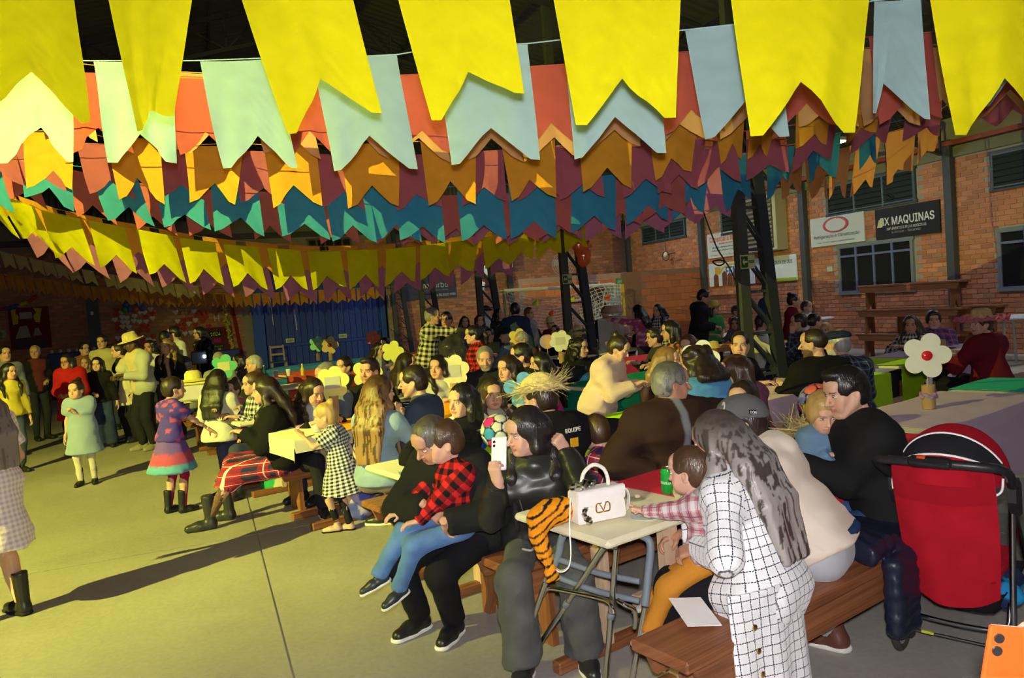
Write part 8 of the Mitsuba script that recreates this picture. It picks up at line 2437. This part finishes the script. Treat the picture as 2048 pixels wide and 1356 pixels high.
k, wr, sh = board('sponsor_board', 'white board with a brown fence, blue letters and a green grass strip on the right wall', 'board', (WX, 19.03, 1.72), RT, 3.65, .68, (.62, .66, .72))
sh(shapely.union_all([shapely.Polygon([(x_, .0), (x_, .30 + .06 * (i_ % 2)), (x_ + .11, .38 + .06 * (i_ % 2)), (x_ + .22, .30 + .06 * (i_ % 2)), (x_ + .22, 0)]) for i_, x_ in enumerate((.22, .62, .86, 1.10, 2.05, 2.3))]), (.16, .06, .03))
sh(shapely.box(.30, .34, .55, .56), (.60, .36, .04)); sh(el(1.1, .38, .55, .26).difference(el(1.1, .36, .52, .22)).intersection(shapely.box(0, .38, 4, 1)), (.66, .42, .05), .004)
wr('FEMA', .24, .78, .30, (.05, .13, .45), True, .75); wr('construtora', .07, 1.3, .14, (.6, .42, .06), False, .45); wr('A CASA DE JUI', .09, 2.7, .46, (.16, .17, .22), True, .8)
sh(shapely.box(2.6, 0, 3.63, .09), (.30, .44, .04)); sh(shapely.Polygon([(2.55, .14), (2.72, .32), (2.72, .12)]), (.06, .03, .10))
k, wr, sh = board('sponsor_board', 'dark navy sponsor board with white lettering on the back wall', 'board', (6.0, YB - .02, 2.01), (1, 0, 0), 1.83, .75, (.045, .045, .085))
wr('tecno', .17, .45, .36, (.62, .62, .64), True, .45); wr('turbo', .17, .98, .36, (.55, .55, .57), False, .58)
wr('manutenção e venda de auto importados', .045, .60, .26, (.32, .32, .36), False, .95); wr('Fone: 55 2010-0000', .07, .98, .08, (.66, .66, .68), True, .82)
# small signs
for lab, o, rt, w_, hgt in (('green exit sign with an arrow on the lattice column right of the middle', (5.36, 6.61, 1.87), (1, 0, 0), .19, .15), ('small green exit sign on the lattice column before the goal', (5.36, 10.93, 1.93), (1, 0, 0), .17, .15)):
    k = thing('exit_sign', lab, 'sign', None)
    add(k + '__plate', box(w_, .008, hgt, (o[0] + w_ / 2, o[1], o[2] + hgt / 2)), 'paint', (.45, .46, .24), smooth=False)
    add(k + '__field', box(w_ * .46, .008, hgt * .8, (o[0] + w_ * .27, o[1] - .003, o[2] + hgt / 2)), 'paint', (.03, .06, .012), smooth=False)
    v, f = extrude(shapely.Polygon([(0, .5), (.4, .9), (.4, .62), (1, .62), (1, .38), (.4, .38), (.4, .1)]), .003)
    v = v * [w_ * .34, hgt * .6, 1]
    add(k + '__arrow', (np.stack([v[:, 0] + o[0] + w_ * .10, o[1] - .008 - v[:, 2], v[:, 1] + o[2] + hgt * .2], 1), f[:, ::-1]), 'paint', (.5, .55, .25), smooth=False)
    add(k + '__lettering', wall_text('SAIDA', hgt * .2, (o[0] + w_ * .55, o[1] - .006, o[2] + hgt * .4), (1, 0, 0), (0, 0, 1), .001, True, w_ * .38), 'paint', (.05, .10, .02), smooth=False)
k = thing('notice', 'white notice pinned on the front of the low brick rooms', 'notice')
add(k + '__sheet', move(box(.46, .01, .28), roty(.08), (11.05, 20.475, 2.02)), 'paint', (.66, .56, .56), smooth=False)
add(k + '__lettering', join([wall_text('NÃO FUME', .075, (10.88, 20.465, 2.06), (1, 0, 0), (0, 0, 1), .002, True, .36), wall_text('NO SALÃO', .075, (10.88, 20.465, 1.93), (1, 0, 0), (0, 0, 1), .002, True, .36)]), 'paint', (.32, .10, .10), smooth=False)
k = thing('exit_sign', 'small green exit sign over the yellow framed door', 'sign')
add(k + '__plate', box(.34, .01, .19, (12.02, 20.47, 2.1)), 'paint', (.05, .30, .13), smooth=False)
add(k + '__lettering', wall_text('SAIDA', .07, (11.9, 20.46, 2.06), (1, 0, 0), (0, 0, 1), .002, True, .26), 'paint', (.6, .65, .5), smooth=False)
k = thing('exit_sign', 'tiny pale arrow sign left of the barred window', 'sign')
add(k, box(.012, .17, .12, (XR - .03, 14.3, 1.93)), 'paint', (.42, .50, .44), smooth=False)
# the air conditioning unit
k = thing('air_cooler', 'big beige louvred air cooler high on the right wall', 'air cooler')
add(k + '__case', box(.40, 1.45, 1.45, (XR - .20, 16.4, 3.27), .02), 'paint', (.42, .39, .24), smooth=False)
for n_ in range(11):
    for sx in (0,):
        add(k + '__louvre', move(box(.05, 1.22, .085), roty(.6), (XR - .41, 16.4, 2.70 + .115 * n_)), 'paint', (.20, .185, .11), smooth=False)
add(k + '__back', box(.02, 1.25, 1.3, (XR - .405, 16.4, 3.27)), 'paint', (.04, .037, .025), smooth=False)
# wall fans, hoop lamp and cables
def wall_fan(label, c, n, r=.26):
    k = thing('wall_fan', label, 'fan')
    n = unit(n); a_ = unit(np.cross(n, [0, 0, 1.0])); b_ = np.array([0, 0, 1.0])
    c = np.asarray(c, float)
    add(k + '__guard', join([tube(arc(c + n * .06, r * q, 0, 360, 29, a_, b_)[:-1], .006, 5, closed=True) for q in (1.0, .82, .64, .46, .28)] + [tube([c + n * .06 + (a_ * math.cos(q) + b_ * math.sin(q)) * .05, c + n * .06 + (a_ * math.cos(q) + b_ * math.sin(q)) * r], .004, 5) for q in np.arange(12) * PI / 6]), 'paint', (.42, .38, .34))
    for q in range(3):
        t = q * 2 * PI / 3 + .3
        d_ = a_ * math.cos(t) + b_ * math.sin(t); e_ = -a_ * math.sin(t) + b_ * math.cos(t)
        G = np.array([[c + d_ * (r * .15 + r * .72 * i) + e_ * (j * r * .28 * (.5 + .5 * i)) + n * (.012 * j + .01) for j in (-1, 0, 1)] for i in np.linspace(0, 1, 5)])
        add(k + '__blade', thick_sheet(G, .004), 'paint', (.30, .27, .25), smooth=50)
    add(k + '__motor', tube([c - n * .10, c + n * .03], .07, 16), 'paint', (.20, .18, .17))
    add(k + '__arm', bar(c - n * .1, c - n * .1 - np.array([0, 0, r + .08]), .04, .04), 'paint', (.35, .32, .3), smooth=False)
    add(k + '__foot', tube([c - n * .1 - np.array([0, 0, r + .10]), c - n * .1 - np.array([0, 0, r + .07])], .14, 16), 'paint', (.35, .32, .3))


wall_fan('round fan standing on top of the low brick rooms above the goal', (10.15, 20.55, 2.72), (-.45, -.89, 0), .34)
k = thing('hoop_lamp', 'round lamp with a cable loop hanging on the right wall over the low rooms', 'lamp')
add(k + '__bulb', move(lathe([(0, -.07), (.06, -.05), (.08, .0), (.05, .06), (.03, .1)], 14), None, (XR - .3, 20.9, 2.85)), 'gloss', (.62, .6, .5), smooth=40)
add(k + '__ring', tube(arc((XR - .3, 20.9, 2.82), .14, 0, 360, 25, (.3, -.95, 0), (0, 0, 1))[:-1], .012, 6, closed=True), 'paint', (.03, .03, .03))
add(k + '__cable', tube(smooth_path([(XR - .3, 20.9, 2.95), (XR - .28, 20.92, 3.4), (XR - .3, 20.9, 4.1)], 5), .010, 5), 'paint', (.02, .02, .02))
add(k + '__arm', bar((XR - .3, 20.78, 2.86), (XR - .28, 20.4, 2.88), .03, .03), 'paint', (.03, .03, .03), smooth=False)
for lab, pts in (('black cable hanging in a loop beside the lattice column with the exit sign', [(5.0, 7.0, 3.9), (5.08, 6.95, 2.9), (5.22, 6.85, 2.2), (5.30, 6.8, 1.98), (5.22, 6.8, 1.93), (5.15, 6.8, 1.98), (5.30, 6.78, 1.96), (5.42, 6.75, 1.7)]), ('thin wire hanging from the roof in front of the louvred window', [(9.9, 8.7, 4.3), (9.9, 8.68, 3.4), (9.85, 8.65, 2.95), (9.95, 8.6, 2.86), (9.9, 8.6, 3.0), (9.93, 8.65, 4.2)])):
    k = thing('hanging_cable', lab, 'cable')
    add(k, tube(smooth_path(pts, 8), .008, 5), 'paint', (.015, .015, .016))
k = thing('strip_light_cluster', 'pair of white lamp fittings tied under the bunting by the navy board', 'lamp')
for i_, (x_, z_) in enumerate(((8.05, 2.72), (7.85, 2.25))):
    add(k + '__fitting', move(box(.22, .1, .30, bev=.03), roty(.35), (x_, 21.6, z_)), 'paint', (.52, .52, .52), smooth=30)
add(k + '__cable', tube(smooth_path([(7.95, 21.6, 4.2), (8.02, 21.6, 3.2), (8.05, 21.6, 2.85), (7.9, 21.6, 2.5), (7.85, 21.6, 2.35)], 5), .012, 5), 'paint', (.02, .02, .02))
k = thing('basketball_board', 'dark glazed basketball board behind the lattice column', 'board')
add(k + '__panel', box(1.0, .04, .75, (8.9, 22.9, 3.25)), 'gloss', (.03, .03, .035), smooth=False)
add(k + '__frame', join([box(1.08, .05, .07, (8.9, 22.88, z_)) for z_ in (2.87, 3.63)] + [box(.06, .05, .8, (x_, 22.88, 3.25)) for x_ in (8.38, 9.42)]), 'paint', (.45, .47, .5), smooth=False)
add(k + '__bracket', bar((8.9, 22.9, 3.2), (8.9, YB, 3.2), .08, .08), 'paint', (.05, .05, .06), smooth=False)

# ---- the goal with its net
k = thing('football_goal', 'white five a side goal with a rope net before the brick rooms', 'goal')
GA, GB = np.array([7.39, 18.6, 0]), np.array([10.65, 18.5, 0])
add(k + '__post', tube([GA, GA + [0, 0, 2.02]], .045, 12), 'paint', (.42, .38, .24)); add(k + '__post', tube([GB, GB + [0, 0, 1.98]], .045, 12), 'paint', (.45, .42, .32))
add(k + '__crossbar', tube([GA + [0, 0, 2.02], GB + [0, 0, 1.98]], .045, 12), 'paint', (.60, .56, .46))
for e_ in (GA, GB):
    add(k + '__back_stay', tube(smooth_path([e_ + [0, 0, 2.0], e_ + [0, .45, 1.95], e_ + [0, .8, 1.2], e_ + [0, 1.0, .05]], 6), .03, 8), 'paint', (.44, .41, .28))
ms = []; r = np.random.default_rng(8)
def netp(s_, t_):      # draped sheet of net hung over the front
    sag = .28 * math.sin(PI * min(1, s_ * 1.25)) * (1 - t_)
    return GA + (GB - GA) * s_ + np.array([.06 * math.sin(s_ * 9 + t_ * 4), -.20 - .25 * t_ + .10 * math.sin(s_ * 11 + t_ * 6), 1.98 - sag - 1.5 * t_])
S_, T_ = np.linspace(0, 1, 27), np.linspace(0, 1, 17)
for a_ in S_:
    ms.append(tube([netp(a_ + .012 * math.sin(b_ * 9), b_) for b_ in T_], .008, 4, cap=False))
for b_ in T_:
    ms.append(tube([netp(a_, min(1, b_ + .01 * math.sin(a_ * 20))) for a_ in S_], .008, 4, cap=False))
for _ in range(260):      # the part bunched up at the right
    c0 = GA + (GB - GA) * r.uniform(.55, 1.02) + np.array([0, r.uniform(-.35, -.05), r.uniform(.45, 1.75)])
    d_ = unit(r.normal(size=3) * [1, .4, 1]) * r.uniform(.05, .14)
    ms.append(tube([c0 - d_, c0 + np.array([r.normal(0, .03), 0, r.normal(0, .03)]), c0 + d_], .008, 4, cap=False))
add(k + '__net', join(ms), 'cloth', (.62, .62, .63))
for lab, c_, col in (('yellow marker cone in the goal net, the left one', (7.95, 17.9, 1.62), (.66, .74, .02)), ('yellow marker cone in the goal net, the right one', (9.0, 17.9, 1.60), (.66, .74, .02)), ('orange marker cone in the goal net behind the straw hatted child', (8.4, 17.95, 1.32), (.78, .16, .02)), ('orange marker cone in the goal net at the right', (10.0, 17.8, 1.62), (.78, .13, .02))):
    k = thing('marker_cone', lab, 'cone')
    add(k, move(lathe([(.085, 0), (.075, .015), (.02, .17), (.0, .17)], 14), rotx(.9), c_), 'paint', col, smooth=40)
k = thing('tiered_stand', 'brown and pink three tiered cake stand on the far white table', 'cake stand')
for j in range(3):
    add(k + '__tier', move(lathe([(.26 - .05 * j, 0), (.28 - .05 * j, .03), (.26 - .05 * j, .15), (0, .16)], 20), None, (6.95, 12.15, .76 + .2 * j + .2)), 'paint', (.42, .24, .18) if j % 2 else (.50, .32, .27), smooth=40)
add(k + '__foot', move(lathe([(.15, 0), (.05, .05), (.05, .2)], 16), None, (6.95, 12.15, .76)), 'paint', (.3, .15, .1), smooth=40)
k = thing('plastic_chair', 'pale grey chair back beside the lattice column before the goal', 'chair')
add(k + '__back', box(.5, .05, .7, (6.55, 11.6, .95), .02), 'paint', (.46, .44, .42), smooth=30); add(k + '__seat', box(.5, .5, .05, (6.55, 11.85, .55), .02), 'paint', (.46, .44, .42), smooth=30)
for dx in (-.2, .2):
    for dy in (-.2, .2):
        add(k + '__leg', bar((6.55 + dx, 11.85 + dy, 0), (6.55 + dx, 11.85 + dy, .55), .04, .04), 'paint', (.4, .38, .36), smooth=False)

# ---- the chair before the gate
k = thing('wooden_chair', 'wooden chair with a blue seat standing before the blue gate', 'chair')
cx, cy = 1.98, 23.4
for dx in (-.2, .2):
    add_wood(k + '__leg', bar((cx + dx, cy + .2, 0), (cx + dx * .92, cy + .27, .95), .045, .04), (0, 0, 1), 'wood_pale'); add_wood(k + '__leg', bar((cx + dx, cy - .2, 0), (cx + dx, cy - .2, .45), .045, .045), (0, 0, 1), 'wood_pale')
for z_ in (.90, .68):
    add_wood(k + '__slat', bar((cx - .2, cy + .26, z_), (cx + .2, cy + .26, z_), .03, .06), (1, 0, 0), 'wood_pale')
add(k + '__seat', box(.45, .45, .04, (cx, cy, .46), .01), 'paint', (.02, .12, .20), smooth=False)

# ---- decorations of the back wall at the left
k = thing('party_banner', 'dark red party banner with yellow shapes hanging on the back wall', 'banner')
add(k + '__cloth', box(.95, .02, 1.12, (-4.32, YB - .03, 1.98)), 'cloth', (.16, .025, .02), smooth=False)
def flat(poly, c, nm, y_=YB - .045):
    v, f = extrude(poly, .006); add(k + '__' + nm, (np.stack([v[:, 0], y_ - v[:, 2], v[:, 1]], 1), f[:, ::-1]), 'cloth', c, smooth=False)
flat(shapely.Polygon([(-4.70, 2.1), (-4.72, 2.5), (-4.60, 2.52), (-4.62, 2.4), (-4.55, 2.32), (-4.58, 2.12)]), (.60, .50, .02), 'corner'); flat(shapely.Polygon([(-4.08, 2.12), (-4.0, 2.5), (-4.2, 2.52), (-4.14, 2.4), (-4.22, 2.3), (-4.18, 2.14)]), (.60, .52, .02), 'corner')
flat(shapely.box(-4.53, 2.24, -4.24, 2.42), (.40, .38, .33), 'title_panel'); flat(shapely.Polygon([(-4.68, 1.72), (-4.55, 2.04), (-4.38, 2.06), (-4.32, 1.74)]), (.34, .34, .24), 'figure'); flat(shapely.Polygon([(-4.26, 1.76), (-4.2, 1.98), (-4.12, 1.98), (-4.05, 1.78)]), (.32, .30, .2), 'figure'); flat(shapely.box(-4.7, 1.45, -3.92, 1.68), (.08, .05, .08), 'lower_panel')
k = thing('foil_garland', 'red, blue and yellow foil garland strung over the party banner', 'garland')
gp = smooth_path([(-5.3, YB - .12, 2.55), (-4.9, YB - .12, 2.54), (-4.55, YB - .12, 2.60), (-4.25, YB - .12, 2.72), (-4.05, YB - .12, 2.85)], 7)
v, f = tube(gp, .05 + .012 * np.sin(np.arange(len(gp)) * 2.4), 8)
t_ = v[:, 0]; add(k, (v, f), 'cloth', np.where((t_ < -4.8)[:, None], [.40, .02, .03], np.where((t_ < -4.5)[:, None], [.03, .12, .40], np.where((t_ < -4.3)[:, None], [.62, .50, .03], [.5, .06, .02]))))
hs_ = lambda: shapely.union_all([shapely.Point(-.035, .02).buffer(.04, 6), shapely.Point(.035, .02).buffer(.04, 6), shapely.Polygon([(-.072, .008), (.072, .008), (0, -.085)])])
r = np.random.default_rng(12)
hv, hf = extrude(hs_(), .012); hv = np.stack([hv[:, 0], -hv[:, 2], hv[:, 1]], 1); hf = hf[:, ::-1]
hearts = [mikit.ply((hv, hf), 'cloth', color=np.broadcast_to(c_, (len(hv), 3))) for c_ in ((.62, .60, .52), (.50, .05, .03))]
for si, (x0, x1, z0, z1, cols, lab) in enumerate(((-2.3, -1.25, 1.05, 2.35, 7, 'red and white paper hearts hung on strings on the back wall behind the tall man'), (-.75, .22, 1.05, 2.15, 6, 'red and white paper hearts hung on strings left of the painted board'))):
    k = thing('heart_curtain', lab, 'paper hearts', 'curtains of paper hearts')
    n_ = 0
    for c_ in range(cols):
        x_ = x0 + (x1 - x0) * (c_ + .5) / cols
        add(k + '__string', bar((x_, YB - .03, z0), (x_, YB - .03, z1), .006, .006), 'cloth', (.3, .3, .2), smooth=False)
        z_ = z1 - r.uniform(0, .15)
        while z_ > z0 + r.uniform(0, .4):
            if r.random() < .72:
                scene[f'{k}__heart' + (f'_{n_:03d}' if n_ else '')] = {**hearts[int(r.random() < .48)], 'to_world': T().translate([x_ + r.normal(0, .02), YB - .035, z_])}; n_ += 1
            z_ -= .13
k = thing('balloon_cluster', 'cluster of blue, yellow and red balloons over the paper hearts', 'balloons')
for x_, z_, c_ in ((-1.95, 2.44, (.02, .10, .36)), (-1.80, 2.52, (.62, .52, .03)), (-1.62, 2.42, (.06, .16, .40)), (-1.86, 2.32, (.04, .12, .42)), (-1.70, 2.30, (.55, .10, .05)), (-1.54, 2.32, (.12, .08, .30)), (-1.98, 2.3, (.05, .28, .10))):
    mm = trimesh.creation.icosphere(2, .085); add(k + '__balloon', (np.array(mm.vertices) * [1, .9, 1.12] + [x_, YB - .12, z_], np.array(mm.faces)), 'gloss', c_)
k = thing('wooden_letter', 'pale letter H hanging on the back wall above the painted board', 'letter')
add(k, wall_text('H', .17, (.31, YB - .03, 1.80), (1, 0, 0), (0, 0, 1), .01, True), 'paint', (.55, .42, .34), smooth=False)
k = thing('tinsel_strip', 'strip of gold and green tinsel hanging beside the painted board', 'tinsel')
F = Field(np.array([.5, YB - .2, .6]), np.array([1.0, YB, 2.3]), .02)
for q in range(60):
    F.ball((.60 + .20 * q / 60 + r.normal(0, .03), YB - .07 + r.normal(0, .015), 2.2 - 1.55 * q / 60), r.uniform(.03, .055), k=.01)
F.wrinkle(.03, 40, 40, 40)
m = F.mesh(); n_ = meshkit.noise(m[0] * 34, 2)
add(k, m, 'gloss', np.where((n_ > .6)[:, None], [.10, .28, .05], np.where((n_ > .36)[:, None], [.62, .48, .05], [.6, .22, .05])))
k = thing('red_ribbon_strip', 'dark red cloth strip beside the gold tinsel', 'ribbon')
add(k, bar((.84, YB - .05, 2.25), (1.02, YB - .05, .55), .10, .02), 'cloth', (.22, .02, .02), smooth=False)
k = thing('painted_board', 'dark red painted board with yellow, pink and green lettering by the tinsel', 'board')
add(k + '__panel', box(.72, .03, .95, (.42, YB - .05, 1.15)), 'cloth', (.14, .03, .03), smooth=False)
add(k + '__strip', box(.34, .02, .16, (.32, YB - .075, 1.42)), 'cloth', (.012, .02, .01), smooth=False)
add(k + '__lettering', wall_text('2024', .10, (.18, YB - .088, 1.375), (1, 0, 0), (0, 0, 1), .003, True, .28), 'paint', (.62, .78, .01), smooth=False)
add(k + '__card', box(.2, .02, .14, (.36, YB - .075, 1.24)), 'cloth', (.36, .03, .22), smooth=False)
add(k + '__arrow_strip', box(.30, .02, .10, (.38, YB - .075, 1.06)), 'cloth', (.015, .03, .015), smooth=False)
add(k + '__lettering', wall_text('PULAR', .055, (.26, YB - .088, 1.035), (1, 0, 0), (0, 0, 1), .003, True, .24), 'paint', (.05, .45, .08), smooth=False)
add(k + '__post', box(.08, .03, .5, (.40, YB - .075, .75)), 'cloth', (.55, .38, .02), smooth=False)
k = thing('blue_counter', 'blue panel standing below the painted board', 'panel')
add(k, box(1.15, .5, .95, (.35, YB - .35, .475), .02), 'paint', (.02, .045, .30), smooth=False)
k = thing('canteen_counter', 'blue bunting edged counter behind the people at the far left', 'counter')
add(k + '__front', box(1.2, .5, 1.25, (-3.3, YB - .3, .625), .02), 'paint', (.03, .06, .16), smooth=False)
for q in range(6):
    mm = trimesh.creation.icosphere(1, .055); add(k + '__ball', (np.array(mm.vertices) + [-3.8 + .2 * q, YB - .5, 1.30], np.array(mm.faces)), 'paint', (.5, .5, .46))
k = thing('pale_decoration', 'pale green paper decoration on the back wall at the left edge', 'decoration')
F = Field(np.array([-5.6, YB - .15, 1.5]), np.array([-4.7, YB, 2.2]), .02)
for _ in range(26):
    F.ball((r.uniform(-5.4, -4.9), YB - .05, r.uniform(1.7, 2.05)), r.uniform(.03, .05), k=.01)
add(k, F.mesh(), 'cloth', (.34, .40, .22))
k = thing('equipment_stand', 'small black stand with a lit lamp beside the woman in black at the far left', 'stand')
add(k + '__pole', tube([(-.12, 15.6, 0), (-.12, 15.6, 1.0)], .02, 8), 'paint', (.05, .05, .05)); add(k + '__box', box(.28, .2, .25, (-.12, 15.6, 1.1), .02), 'paint', (.05, .06, .08), smooth=False)
mm = trimesh.creation.icosphere(2, .035)
scene[k + '__lamp'] = {**mikit.ply((np.array(mm.vertices) + [-.02, 15.47, 1.12], np.array(mm.faces)), 'lamp_glow'), 'emitter': {'type': 'area', 'radiance': {'type': 'rgb', 'value': [6, 7, 10]}}}
